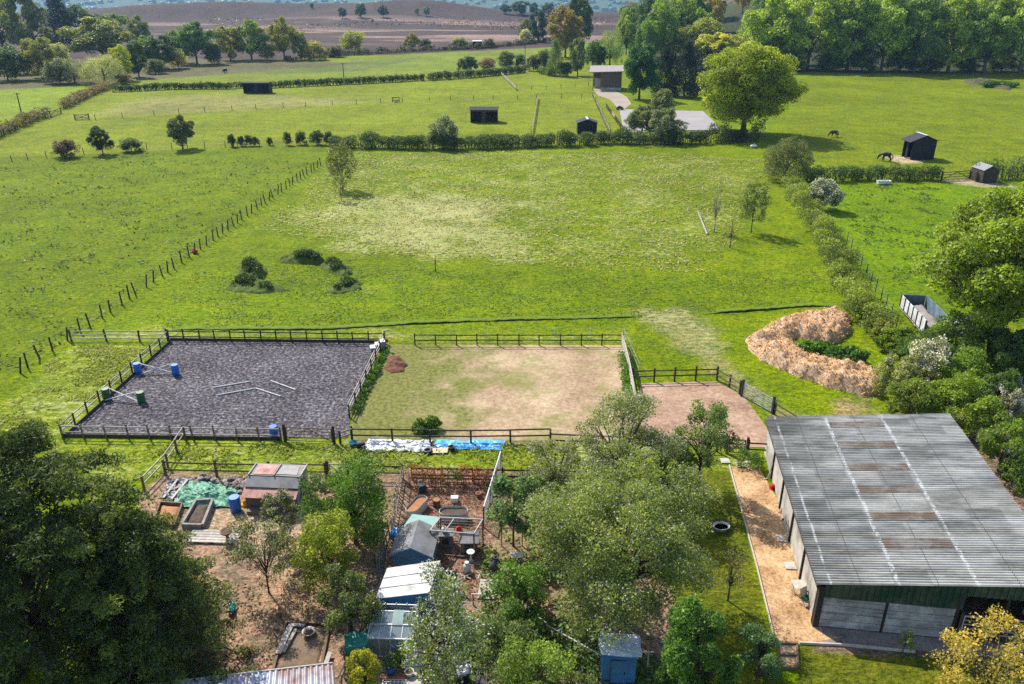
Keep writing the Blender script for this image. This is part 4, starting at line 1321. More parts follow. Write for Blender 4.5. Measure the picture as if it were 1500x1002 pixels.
# dung and soil pile in the bare pen
me, o, _ = lump_mesh('pile', [gp(*p) for p in [(562, 540), (570, 523), (585, 520), (598, 535), (592, 546), (572, 548)]], .38, 31, .12, .6, .7, 1.8)
rt = thing('soil_heap', 'small dark red soil heap in the corner of the bare pen', 'heap', o)
link('pile', me, mat('red_soil', (0.20, 0.085, 0.045), (0.07, 0.035, 0.025), 3, .95, .9, dist=.1), rt)
crown_tree('pen_bush', 'single low green bush at the near edge of the bare pen', gp(625, 632), blobs_ellipsoid(1.15, .8, 1.0, .1, 14, .35, 6, 0), 2600, .16, (0.06, 0.12, 0.015), .4, .04, 6, 6, 'bush', minz=.02)
for k, (px, py, lab) in enumerate([(540, 560, 'green weeds under the fence between arena and bare pen'), ]):
    hedge('weed_strip', lab, [(566, 512), (540, 566), (520, 606)], .6, .5, .13, 420, (0.055, 0.115, 0.015), 61, .5, 'weeds', core=False)
hedge('weed_strip', 'green weeds at the foot of the pale railing', [(913, 520), (918, 560), (922, 588)], .9, .7, .16, 320, (0.06, 0.125, 0.015), 62, .5, 'weeds', core=False)

# ------------------------------------------------------------------ field shelters and other small buildings
def gable_shed(name, label, px, py, wpx, ytop, dep, rz, m_wall, m_roof, open_front=False, ridge=None, group=None, pitch=0.32, over=0.25, door=None, win=None, axis='x', cat='shed'):
    b = gp(px, py)
    w = wpx * depth(b) / FOC
    H_ = tall(b, ytop) * 0.96
    rise = dep / 2 * pitch if axis == 'x' else w / 2 * pitch
    e = max(1.2, H_ - rise)
    root = thing(name, label, cat, b, rz)
    t = 0.08
    # walls: local x along the front, y back
    if axis == 'x':
        for x in (-w / 2, w / 2):
            MB().add([(x - t / 2, 0, 0), (x - t / 2, dep, 0), (x - t / 2, dep, e), (x - t / 2, dep / 2, e + rise), (x - t / 2, 0, e), (x + t / 2, 0, 0), (x + t / 2, dep, 0), (x + t / 2, dep, e), (x + t / 2, dep / 2, e + rise), (x + t / 2, 0, e)],
                     [(0, 1, 2, 3, 4), (9, 8, 7, 6, 5), (0, 5, 6, 1), (1, 6, 7, 2), (4, 9, 5, 0), (2, 7, 8, 3), (3, 8, 9, 4)]).build('gable_wall', m_wall, root)
        MB().box((0, dep - t / 2, e / 2), (w - t - .004, t, e)).build('back_wall', m_wall, root)
        if open_front:
            MB().box((0, t / 2, e - .22), (w - t - .004, t, .44)).build('fascia', m_wall, root)
            MB().box((0, t / 2, (e - .45) / 2), (w * .16, t, e - .45)).build('front_post', m_wall, root)
        else:
            MB().box((0, t / 2, e / 2), (w - t - .004, t, e)).build('front_wall', m_wall, root)
        x0, x1 = -w / 2 - over, w / 2 + over
        for s in (0, 1):
            ya, yb = (-over, dep / 2) if s == 0 else (dep + over, dep / 2)
            za = e - over * pitch
            MB().slab([(x0, ya, za + .06), (x1, ya, za + .06), (x1, yb, e + rise + .06), (x0, yb, e + rise + .06)], .06).build('roof', m_roof, root)
        if ridge:
            MB().box((0, dep / 2, e + rise + .075), (x1 - x0, .35, .04)).build('ridge_cap', ridge, root)
    else:
        for y in (0, dep):
            MB().add([(-w / 2, y - t / 2, 0), (w / 2, y - t / 2, 0), (w / 2, y - t / 2, e), (0, y - t / 2, e + rise), (-w / 2, y - t / 2, e), (-w / 2, y + t / 2, 0), (w / 2, y + t / 2, 0), (w / 2, y + t / 2, e), (0, y + t / 2, e + rise), (-w / 2, y + t / 2, e)],
                     [(0, 1, 2, 3, 4), (9, 8, 7, 6, 5), (0, 5, 6, 1), (1, 6, 7, 2), (4, 9, 5, 0), (2, 7, 8, 3), (3, 8, 9, 4)]).build('gable_wall', m_wall, root)
        for x in (-w / 2 + t / 2, w / 2 - t / 2):
            if open_front and x < 0:
                MB().box((x, dep / 2, e - .2), (t, dep - t - .004, .4)).build('fascia', m_wall, root)
                MB().box((x, dep * .55, (e - .4) / 2), (t, dep * .22, e - .4)).build('front_post', m_wall, root)
                continue
            MB().box((x, dep / 2, e / 2), (t, dep - t - .004, e)).build('side_wall', m_wall, root)
        for s in (-1, 1):
            ov = over * (3.0 if (open_front and s < 0) else 1)
            xa = s * (w / 2 + ov); za = e - ov * pitch
            MB().slab([(xa, -over, za + .06), (0, -over, e + rise + .06), (0, dep + over, e + rise + .06), (xa, dep + over, za + .06)], .06).build('roof', m_roof, root)
        if ridge:
            MB().box((0, dep / 2, e + rise + .075), (.5, dep + 2 * over, .04)).build('ridge_cap', ridge, root)
    if door:
        x, wd_, hd = door
        MB().box((x, -.03 - (t / 2 if axis != 'x' else 0), hd / 2), (wd_, .05, hd)).build('door', WOOD_DARK, root)
    if win:
        for x, z, ww, hh in win:
            f = MB().box((x, -.03 - (t / 2 if axis != 'x' else 0), z), (ww + .12, .05, hh + .12)).build('window', m_wall, root)
            MB().box((x, -.06 - (t / 2 if axis != 'x' else 0), z), (ww, .02, hh)).build('pane', GLASS, f)
    return root


GLASS = None
gm, gt, gout = nt('window_glass')
shader(gt, gout, (0.05, 0.06, 0.07), 0.08, 0.5)
GLASS = gm
NAVY = mat('navy_boarding', (0.016, 0.018, 0.028), (0.009, 0.010, 0.017), 4, 0.6, 0.3, (3, 3, .3))
LEAD = mat('grey_ridge', (0.55, 0.56, 0.6), (0.4, 0.41, 0.45), 3, .5, .1)
gable_shed('field_shelter', 'blackish open fronted double field shelter in the middle of the far field', 709, 180, 39, 157, 3.4, -.02, WOOD_DARK, FELT, True, pitch=.28)
gable_shed('small_stable', 'little black stable with a pale ridge beside the long hedge', 860, 197, 28, 174, 3.2, .0, BLACKPAINT, FELT, False, LEAD, axis='y', pitch=.35)
gable_shed('horse_shelter', 'black horse shelter with a pale ridge in the right hand horse field', 1350, 234, 35, 197, 3.2, .05, NAVY, FELT, True, LEAD, axis='y', pitch=.42, over=.25)
gable_shed('navy_shelter', 'wide navy shelter in the gap of the far hedge', 376, 137, 38, 120, 3.0, -.03, NAVY, FELT, True, pitch=.12, over=.15)
gable_shed('moor_hut', 'tiny dark hut at the edge of the moor', 699, 71, 13, 59, 4.5, .0, NAVY, LEAD, True, pitch=.15, over=.2)
gable_shed('garden_shed', 'small grey garden shed beside the crossed gate in the right hedge', 1448, 268, 23, 242, 3.0, .12, WOOD_DARK, mat('pale_felt', (0.26, 0.26, 0.27), (0.18, 0.18, 0.19), 3, .9, .2), False, None, axis='y', pitch=.55, over=.12, door=(-.5, .8, 1.7))
# timber barn far away, monopitch with an open end
b = gp(868, 132); w_ = 42 * depth(b) / FOC
rt = thing('timber_barn', 'far timber clad barn with a pale single slope roof and an open end', 'barn', b, -.12)
hB = tall(b, 103)
MB().box((w_ * .62, .05, hB * .52), (w_ * .72, .1, hB * .86)).build('front_wall', mat('barn_boards', (0.17, 0.12, 0.085), (0.09, 0.065, 0.05), 2, .85, .3, (5, 5, .2)), rt)
MB().box((w_ * .62, -.03, hB * .06), (w_ * .72, .12, hB * .16)).build('plinth', CONCRETE, rt)
MB().box((w_ * .5, 8.0, hB * .52), (w_, .1, hB * 1.0)).build('back_wall', bpy.data.materials['barn_boards'], rt)
MB().box((w_ * .98, 4.0, hB * .5), (.1, 7.8, hB * .9)).build('end_wall', bpy.data.materials['barn_boards'], rt)
MB().box((.1, .1, hB * .47), (.25, .25, hB * .94)).build('post', WOOD_GREY, rt)
MB().box((w_ * .16, 5.0, hB * .25), (w_ * .22, .2, hB * .5)).build('inner_partition', mat('cream_board', (.5, .47, .42), bump=.1), rt)
MB().slab([(-1.2, -1.0, hB * .93), (w_ + .4, -1.0, hB * .99), (w_ + .4, 8.8, hB * 1.14), (-1.2, 8.8, hB * 1.1)], .2).build('roof', mat('fibre_roof', (0.30, 0.27, 0.25), (0.2, 0.18, 0.17), 1, .8, .2, (5, .3, 1)), rt)

# ------------------------------------------------------------------ poles, jump, trough, trailer
def utility_pole(px, yb, yt, label, arm=True):
    b = gp(px, yb); h = tall(b, yt)
    rt = thing('utility_pole', label, 'pole', b)
    MB().tube([(0, 0, -.2), (0, 0, h)], [.16, .11], 8).build('shaft', WOOD_DARK, rt)
    if arm:
        MB().box((0, 0, h - .25), (1.6, .12, .12)).build('crossarm', WOOD_DARK, rt)
        for x in (-.7, .7):
            MB().lathe([(.03, 0), (.06, .05), (.04, .12), (.01, .15)], (x, 0, h - .19), 8).build('insulator', WHITE, rt)
    else:
        MB().box((0, -.2, h * .62), (.35, .3, .7)).build('transformer', STEEL, rt)


utility_pole(31, 164, 136, 'wooden utility pole with a crossarm beside the far left hedge')
utility_pole(504, 118, 92, 'thin wooden pole standing at the far cut hedge')
utility_pole(769, 107, 66, 'tall dark pole at the right end of the far cut hedge', False)
b = gp(580, 150); rt = thing('cross_country_jump', 'dark wooden jump frame standing on the far post line', 'jump', b)
for x in (-.9, .9):
    MB().box((x, 0, .7), (.16, .2, 1.4)).build('post', WOOD_DARK, rt)
for z in (.55, 1.3):
    MB().box((0, -.13, z), (2.1, .05, .2)).build('rail', WOOD_DARK, rt)
MB().lathe([(.5, 0), (.5, .25), (.3, .3)], (0, .3, 0), 12).build('tyre', BLACKPLAS, rt)
b = gp(1294, 270); rt = thing('bath_trough', 'long white bath used as a trough under the right hedge', 'trough', b, .02)
MB().add([(-1, -.35, .1), (1, -.35, .1), (1, .35, .1), (-1, .35, .1), (-1.1, -.42, .62), (1.1, -.42, .62), (1.1, .42, .62), (-1.1, .42, .62), (-1.0, -.33, .6), (1.0, -.33, .6), (1.0, .33, .6), (-1.0, .33, .6), (-.9, -.25, .25), (.9, -.25, .25), (.9, .25, .25), (-.9, .25, .25)],
         [(3, 2, 1, 0), (0, 1, 5, 4), (1, 2, 6, 5), (2, 3, 7, 6), (3, 0, 4, 7), (4, 5, 9, 8), (5, 6, 10, 9), (6, 7, 11, 10), (7, 4, 8, 11), (8, 9, 13, 12), (9, 10, 14, 13), (10, 11, 15, 14), (11, 8, 12, 15), (12, 13, 14, 15)]).build('tub', WHITE, rt)
for x in (-.8, .8):
    MB().box((x, 0, .05), (.1, .5, .1)).build('foot', WHITE, rt)
b = gp(1104, 216); rt = thing('feed_sack', 'small white sack lying in the grass under the big oak', 'sack', b, .3)
MB().lathe([(.1, 0), (.45, .1), (.55, .3), (.4, .5), (.1, .58)], n=12, sx=1.4).build('sack', WHITE, rt, True)
MB().lathe([(.06, .55), (.1, .62), (.16, .7), (.1, .7)], n=8).build('tied_neck', WHITE, rt)
me, o, _ = lump_mesh('branches', [gp(*p) for p in [(1408, 119), (1440, 117), (1485, 127), (1480, 133), (1420, 124)]], 1.0, 14, .4, 1.6, .7, 1)
rt = thing('brush_heap', 'low heap of old branches and nettles in the far right field', 'heap', o)
link('branches', me, mat('brush', (0.12, 0.10, 0.05), (0.05, 0.06, 0.02), 2, .95, 1, dist=.2), rt)
Pn = blobs_ellipsoid(6, 2.0, 1.6, .1, 16, .35, 9, 0)
c = link('nettles', scatter(Pn, 3500, .5, 9, name='nettles', minz=.05), None, rt, gp(1462, 128) - o); c.color = (.05, .10, .015, 1)


# stock trailer under the oak: boarded white side with black uprights
def livestock_trailer():
    a = gp(1317, 456); a.z = 0
    b_ = gp(1352, 496)
    d = Vector((b_.x - a.x, b_.y - a.y, 0)); L = d.length; d.normalize()
    rt = thing('tipping_trailer', 'open blue trailer with white panelled side and black ribs under the oak', 'trailer', a, math.atan2(d.y, d.x))
    wd = 2.3; h0, h1 = .55, 1.8
    MB().box((L / 2, wd / 2, h0 - .06), (L, wd, .1)).build('bed', BLACKPLAS, rt)
    PALE = mat('pale_trailer_panel', (0.66, 0.66, 0.68), (0.5, 0.5, 0.52), 2, .5, .1, dirt=((.3, .27, .23), .8))
    n = 6
    for i in range(n):
        MB().box((L * (i + .5) / n, -.02, (h0 + h1) / 2), (L / n - .14, .06, h1 - h0 - .05)).build('side_panel', PALE, rt)
    for i in range(n + 1):
        MB().box((L * i / n, -.03, (h0 + h1) / 2), (.2, .1, h1 - h0)).build('rib', BLACKPLAS, rt)
    BL = mat('trailer_blue', (0.16, 0.24, 0.30), (0.06, 0.08, 0.11), 1.2, .5, .1)
    MB().box((L / 2, wd, (h0 + h1) / 2), (L, .07, h1 - h0)).build('far_side', BL, rt)
    MB().box((0, wd / 2, (h0 + h1) / 2), (.07, wd - .2, h1 - h0)).build('headboard', BL, rt)
    MB().box((L, wd / 2, h0 + .3), (.07, wd - .2, .6)).build('tailboard', BL, rt)
    me, o, _ = lump_mesh('load', [(.15, .1, 0), (L - .15, .1, 0), (L - .15, wd - .1, 0), (.15, wd - .1, 0)], .5, 8, .15, .6, .5, 1)
    link('load', me, mat('grey_load', (.3, .27, .25), (.18, .16, .15), 3, .9, .6), rt, o + Vector((0, 0, h0)))
    for x in (L * .62, L * .82):
        for y in (.15, wd - .15):
            w_ = thing.__call__ if False else None
            wh = MB().tube([(x, y - .13, .38), (x, y + .13, .38)], .38, 16).build('wheel', BLACKPLAS, rt)
            MB().tube([(x, y - .14, .38), (x, y + .14, .38)], .2, 12).build('rim', STEEL, wh)
    MB().bar((-1.3, wd / 2, .55), (0, wd / 2, .62), .1, .1).build('drawbar', BLACKPLAS, rt)
    MB().tube([(-1.1, wd / 2, 0), (-1.1, wd / 2, .6)], .04, 6).build('jockey_leg', STEEL, rt)


livestock_trailer()


def flatbed():
    b = gp(1500, 604)
    rt = thing('mesh_sided_trailer', 'galvanised open trailer with a tailgate, loaded with logs, at the right edge', 'trailer', b + Vector((0, .3, 0)), math.radians(82))
    MB().box((1.3, 0, .55), (2.8, 1.7, .08)).build('bed', BLACKPLAS, rt)
    for y in (-.85, .85):
        MB().box((1.3, y, .78), (2.8, .05, .38)).build('side_panel', STEEL, rt)
        MB().box((1.3, y, 1.0), (2.8, .08, .06)).build('side_rail', STEEL, rt)
        wh = MB().tube([(1.0, y * 1.12 - .1, .3), (1.0, y * 1.12 + .1, .3)], .3, 14).build('wheel', BLACKPLAS, rt)
        MB().tube([(1.0, y * 1.12 - .11, .3), (1.0, y * 1.12 + .11, .3)], .15, 10).build('rim', STEEL, wh)
    MB().box((-.1, 0, .8), (.05, 1.65, .45)).build('tailboard', STEEL, rt)
    mb = MB()
    for z in np.linspace(.65, 1.55, 7):
        mb.box((2.72, 0, z), (.03, 1.65, .03))
    for y in np.linspace(-.8, .8, 9):
        mb.box((2.72, y, 1.1), (.03, .03, 1.0))
    mb.build('mesh_ramp', STEEL, rt)
    MB().bar((2.7, 0, .5), (3.9, 0, .45), .09, .09).build('drawbar', STEEL, rt)
    r = random.Random(3)
    for k in range(9):
        x = r.uniform(.2, 2.3); y = r.uniform(-.55, .55); a = r.uniform(0, 6)
        v = Vector((math.cos(a), math.sin(a), 0)) * .22
        lg = thing('log', 'cut orange log lying in the galvanised trailer', 'log', rt.matrix_basis @ Vector((x, y, .72 + .09 * (k % 3))), 0, 'logs in the galvanised trailer')
        MB().tube([-v, v], .1, 8).build('wood', mat('log_bark', (.30, .17, .08), (.15, .09, .05), 5, .9, .4), lg)


flatbed()
b = gp(1496, 668); rt = thing('pallet_board', 'pale sheet of board leaning in the grass right of the barn', 'board', b, .3)
MB().slab([(-.8, 0, .12), (.9, 0, .12), (.9, 1.2, .5), (-.8, 1.2, .5)], .04).build('sheet', WHITE, rt)
for x in (-.6, .7):
    MB().box((x, 1.1, .22), (.08, .08, .44)).build('batten', WOOD_GREY, rt)
# cut branches and sleepers under the oak
rt = thing('branch_stack', 'pile of bare cut branches beside the shrubs under the oak', 'branch pile', gp(1450, 592))
r_ = random.Random(12)
for k in range(16):
    p = Vector((r_.uniform(-1.4, 1.4), r_.uniform(-.8, .8), r_.uniform(.05, .5))); a = r_.uniform(-.6, .6)
    v = Vector((math.cos(a), math.sin(a), r_.uniform(-.1, .1))) * r_.uniform(.6, 1.6)
    MB().tube([p - v, p + Vector((0, 0, .1)), p + v], [.07, .06, .03], 6).build('branch', BARK if k % 2 else PALEBARK, rt)
rt = thing('timber_stack', 'stack of dark sleepers beside the galvanised trailer', 'timber stack', gp(1470, 577), .1)
for k in range(6):
    MB().box((0.05 * k, .25 * (k % 3), .12 + .2 * (k // 3)), (2.4, .22, .17)).build('sleeper', WOOD_DARK, rt)
# leaning birch log and toys in the paddock
a = gp(1036, 344); rt = thing('fallen_log', 'pale bare tree trunk leaning in the paddock beside the saplings', 'log', a)
v = gp(1021, 318) - a
MB().tube([(0, 0, .08), v * .5 + Vector((0, 0, .5)), v + Vector((0, 0, .9))], [.14, .11, .06], 8).build('trunk', PALEBARK, rt)
MB().tube([v * .6 + Vector((0, 0, .55)), v * .6 + Vector((.3, .5, 1.1))], [.05, .02], 5).build('branch', PALEBARK, rt)


b = gp(908, 161); rt = thing('quad_bike', 'small dark quad bike parked on the drive beside the lane railing', 'quad bike', b, .3)
for x in (-.55, .55):
    for y in (-.4, .4):
        wh = MB().tube([(x, y - .12, .3), (x, y + .12, .3)], .3, 14).build('wheel', BLACKPLAS, rt)
        MB().tube([(x, y - .13, .3), (x, y + .13, .3)], .13, 10).build('rim', STEEL, wh)
MB().add([(-.8, -.3, .5), (.85, -.25, .5), (.85, .25, .5), (-.8, .3, .5), (-.75, -.28, .85), (.5, -.22, .8), (.5, .22, .8), (-.75, .28, .85)], [(3, 2, 1, 0), (4, 5, 6, 7), (0, 1, 5, 4), (1, 2, 6, 5), (2, 3, 7, 6), (3, 0, 4, 7)]).build('body', BLACKPAINT, rt)
MB().box((-.25, 0, .92), (.7, .3, .14)).build('seat', BLACKPLAS, rt)
MB().tube([(.35, -.4, 1.05), (.45, 0, 1.1), (.35, .4, 1.05)], .03, 6).build('handlebar', BLACKPLAS, rt)
for x in (-.75, .75):
    MB().box((x, 0, .88), (.45, .8, .04)).build('rack', STEEL, rt)
p, q = gp(896, 170), gp(900, 176); rt = thing('pink_rug', 'faded pink rug hung over the dark lane railing', 'rug', p + Vector((0, 0, .5)))
v = q - p
MB().slab([Vector((0, -.12, 0)), v + Vector((0, -.12, 0)), v + Vector((0, 0, .68)), Vector((0, 0, .72))], .05, (-1, 0, 0)).build('cloth', mat('pink_cloth', (.5, .3, .28), (.38, .2, .19), 3, .9, .2), rt)
MB().slab([Vector((0, 0, .72)), v + Vector((0, 0, .68)), v + Vector((.1, .1, .35)), Vector((.1, .1, .35))], .04, (1, 0, 0)).build('hanging_flap', bpy.data.materials['pink_cloth'], rt)
rt = thing('hurdle_stack', 'leaning brown slatted hurdles between the crossed gate and the grey shed', 'hurdles', gp(1428, 266), .2)
for k in range(3):
    for j in range(5):
        MB().box((.25 * k, .1 * k, .25 + .3 * j), (.9, .05, .16)).build('slat', WOOD_BROWN, rt)
    MB().box((.25 * k, .1 * k + .05, .85), (.08, .05, 1.6)).build('upright', WOOD_BROWN, rt)

# ------------------------------------------------------------------ horses
def horse(px, py, hpx, rz, label, colour, mane, name='horse', grazing=True):
    b = gp(px, py)
    root = thing(name, label, 'horse', b, rz)
    # local: x forward; one vertex per joint, 1.5 m at the withers
    pts = {'hip': (-.62, 0, 1.28), 'back': (-.2, 0, 1.22), 'chest': (.35, 0, 1.18), 'wither': (.55, 0, 1.36),
           'tailh': (-.88, 0, 1.3), 'neck': (.95, 0, 1.12) if grazing else (.85, 0, 1.62), 'poll': (1.32, 0, .72) if grazing else (1.05, 0, 1.95),
           'face': (1.42, 0, .42) if grazing else (1.3, 0, 1.78), 'muz': (1.44, 0, .16) if grazing else (1.52, 0, 1.6)}
    rad = {'hip': .36, 'back': .40, 'chest': .39, 'wither': .28, 'tailh': .13, 'neck': .23, 'poll': .16, 'face': .105, 'muz': .075}
    ed = [('hip', 'back'), ('back', 'chest'), ('chest', 'wither'), ('hip', 'tailh'), ('wither', 'neck'), ('neck', 'poll'), ('poll', 'face'), ('face', 'muz')]
    for s, sg in (('l', 1), ('r', -1)):
        f = .1 * sg
        pts['el' + s] = (.42, .17 * sg, .9); pts['kn' + s] = (.45 + f, .17 * sg, .5); pts['fp' + s] = (.44 + f, .17 * sg, .1); pts['fh' + s] = (.5 + f, .17 * sg, .0)
        pts['st' + s] = (-.48, .18 * sg, .88); pts['hk' + s] = (-.86 - f, .17 * sg, .54); pts['hp' + s] = (-.76 - f, .17 * sg, .1); pts['hh' + s] = (-.70 - f, .17 * sg, .0)
        for k, v in (('el', .16), ('kn', .10), ('fp', .065), ('fh', .085), ('st', .21), ('hk', .11), ('hp', .068), ('hh', .085)):
            rad[k + s] = v
        ed += [('chest', 'el' + s), ('el' + s, 'kn' + s), ('kn' + s, 'fp' + s), ('fp' + s, 'fh' + s), ('hip', 'st' + s), ('st' + s, 'hk' + s), ('hk' + s, 'hp' + s), ('hp' + s, 'hh' + s)]
    keys = list(pts)
    me = bpy.data.meshes.new('body')
    me.from_pydata([pts[k] for k in keys], [(keys.index(a), keys.index(c)) for a, c in ed], [])
    o = link('body', me, colour, root)
    o.modifiers.new('Skin', 'SKIN'); sub = o.modifiers.new('Sub', 'SUBSURF'); sub.levels = 2; sub.render_levels = 2
    for i, k in enumerate(keys):
        me.skin_vertices[0].data[i].radius = (rad[k], rad[k])
    me.skin_vertices[0].data[keys.index('back')].use_root = True
    # mane, tail, ears
    mb = MB()
    w_, n_, p_ = Vector(pts['wither']), Vector(pts['neck']), Vector(pts['poll'])
    up = Vector((.12, 0, .2))
    mb.tube([w_ + Vector((0, .02, .2)), n_ + up, p_ + Vector((.06, .03, .15)), p_ + Vector((.16, 0, .02))], [.05, .09, .08, .03], 6)
    mb.build('mane', mane, root, True)
    MB().tube([(-.9, 0, 1.3), (-1.08, 0, 1.1), (-1.12, .02, .75), (-1.08, .03, .4)], [.05, .09, .11, .03], 7).build('tail', mane, root, True)
    for sg in (1, -1):
        e = p_ + Vector((-.02, .07 * sg, .1))
        MB().tube([e, e + Vector((-.03, .03 * sg, .1)), e + Vector((-.03, .03 * sg, .17))], [.035, .03, .006], 6).build('ear', colour, root, True)
    k = hpx / 1.5
    root.scale = (k, k, k)


BLACKH = mat('black_coat', (0.014, 0.012, 0.012), (0.008, 0.007, 0.007), 3, .5, 0, spec=.4)
BAY = mat('bay_coat', (0.085, 0.045, 0.025), (0.05, 0.028, 0.016), 3, .55, 0)
horse(1297, 236, 1.5, 2.6, 'black horse grazing in front of the black shelter', BLACKH, BLACKH)
horse(1221, 201, 1.35, 3.3, 'small bay pony grazing alone out in the right hand field', BAY, BLACKH)
horse(330, 107, 1.5, -1.9, 'dark horse grazing in the far field below the tree row', BLACKH, BLACKH)
# ------------------------------------------------------------------ trees and hedges of the middle and far distance
OLIVE = (0.105, 0.115, 0.028); MIDG = (0.062, 0.105, 0.020); DARKG = (0.030, 0.060, 0.018); YELG = (0.145, 0.165, 0.020); GREYW = (0.125, 0.150, 0.075)
BLUEG = (0.035, 0.065, 0.040); BROWNG = (0.135, 0.115, 0.040); DARKC = (0.012, 0.024, 0.016); FRESH = (0.090, 0.150, 0.018); WHITEF = (0.50, 0.52, 0.44)

# the line of trees on the far left
L = 'trees along the far left boundary'
for a in (
    ('tall', 8, 82, -14, 52, (.05, .085, .045), 'tall bluish tree cut by the left edge of the photo', 1),
    ('tall', 52, 84, -26, 66, (0.105, 0.128, 0.045), 'very tall grey green tree in the upper left corner', 2),
    ('cone', 95, 72, -16, 46, DARKC, 'tall nearly black conifer in the upper left corner', 1),
    ('oak', 128, 70, 9, 48, (.045, .08, .02), 'dark round tree right of the black conifer', 1),
    ('oak', 168, 72, 17, 48, (.09, .14, .02), 'green tree peeping over the broad olive oak', 2),
    ('oak', 208, 74, 22, 34, (0.098, 0.135, 0.035), 'greyish round tree top standing against the moor', 3),
    ('oak', 152, 92, 24, 84, (0.123, 0.146, 0.032), 'broad olive oak, widest of the far left trees', 3),
    ('oak', 63, 115, 52, 52, (.14, .15, .03), 'round oak with a visible pale trunk at the left hedge', 2),
    ('willow', 110, 122, 82, 48, GREYW, 'grey green willow bush left of the silvery dome', 2),
    ('willow', 154, 123, 75, 54, (0.217, 0.243, 0.085), 'silvery dome shaped willow at the hedge corner', 1),
    ('oak', 182, 118, 67, 30, (0.224, 0.257, 0.020), 'small bright yellow green tree behind the hedge corner', 1),
    ('tall', 204, 113, 61, 36, (.045, .08, .02), 'narrow dark tree beside the small yellow green one', 2),
    ('oak', 236, 101, 49, 56, (0.039, 0.074, 0.018), 'dark rounded tree with a shadowed underside at the field edge', 2),
    ('oak', 216, 96, 52, 40, (.09, .14, .02), 'green tree half hidden behind the dark rounded one', 3),
    ('oak', 262, 92, 45, 36, (0.098, 0.149, 0.035), 'pale green tree left of the deep green one', 1),
    ('oak', 289, 94, 31, 54, (0.063, 0.115, 0.022), 'deep green spreading tree at the top of the far field', 3),
    ('oak', 338, 89, 36, 44, (0.161, 0.169, 0.040), 'yellowish tree joined to its greener neighbour', 2),
    ('oak', 369, 88, 30, 46, (0.105, 0.162, 0.022), 'fresh green round tree with a dark straight trunk', 1),
    ('tall', 417, 87, 24, 42, (0.175, 0.176, 0.035), 'tall olive tree standing out against the moor', 3),
    ('oak', 441, 88, 44, 24, (0.112, 0.142, 0.030), 'slim tree tucked against the tall olive one', 2),
    ('shrub', 516, 76, 48, 32, (0.175, 0.196, 0.035), 'round light green bush tree at the moor edge', 1),
):
    kind, px, yb, yt, w, colr, lab, sd = a
    tree(kind, px, yb, yt, w * 1.18, colr, lab, 'conifer' if kind == 'cone' else 'broadleaf_tree', group=L, sd=sd)
for px, yb, yt, w, colr, lab in (
    (12, 118, 72, 56, (.045, .08, .02), 'dark bush filling the left edge under the tall trees'),
    (40, 108, 78, 46, (0.140, 0.162, 0.060), 'pale grey green bush left of the pale trunked oak'),
    (88, 122, 88, 44, (0.077, 0.101, 0.035), 'dull green bush right of the pale trunked oak'),
    (92, 100, 66, 30, (0.210, 0.230, 0.080), 'pale feathery bush behind the pale trunked oak'),
    (184, 124, 108, 22, (0.140, 0.121, 0.050), 'brownish low bush at the end of the cut hedge'),
    (228, 108, 88, 30, (0.070, 0.088, 0.030), 'low scrub under the dark rounded tree'),
    (262, 100, 72, 26, (0.266, 0.257, 0.110), 'bleached bush in the gap of the far trees'),
    (314, 94, 66, 28, (0.042, 0.068, 0.025), 'blackish bush between the deep green and yellowish trees'),
    (392, 88, 66, 26, (0.126, 0.149, 0.035), 'small bush between the green and the tall olive tree'),
    (460, 88, 62, 34, (0.182, 0.189, 0.050), 'sandy green bush right of the slim tree'),
    (490, 84, 68, 26, (0.084, 0.081, 0.030), 'brown scrub at the foot of the moor'),
):
    tree('shrub', px, yb, yt, w, colr, lab, 'bush', 'bush', 'bushes along the far left boundary', sd=1 + TREE_N[0] % 2)

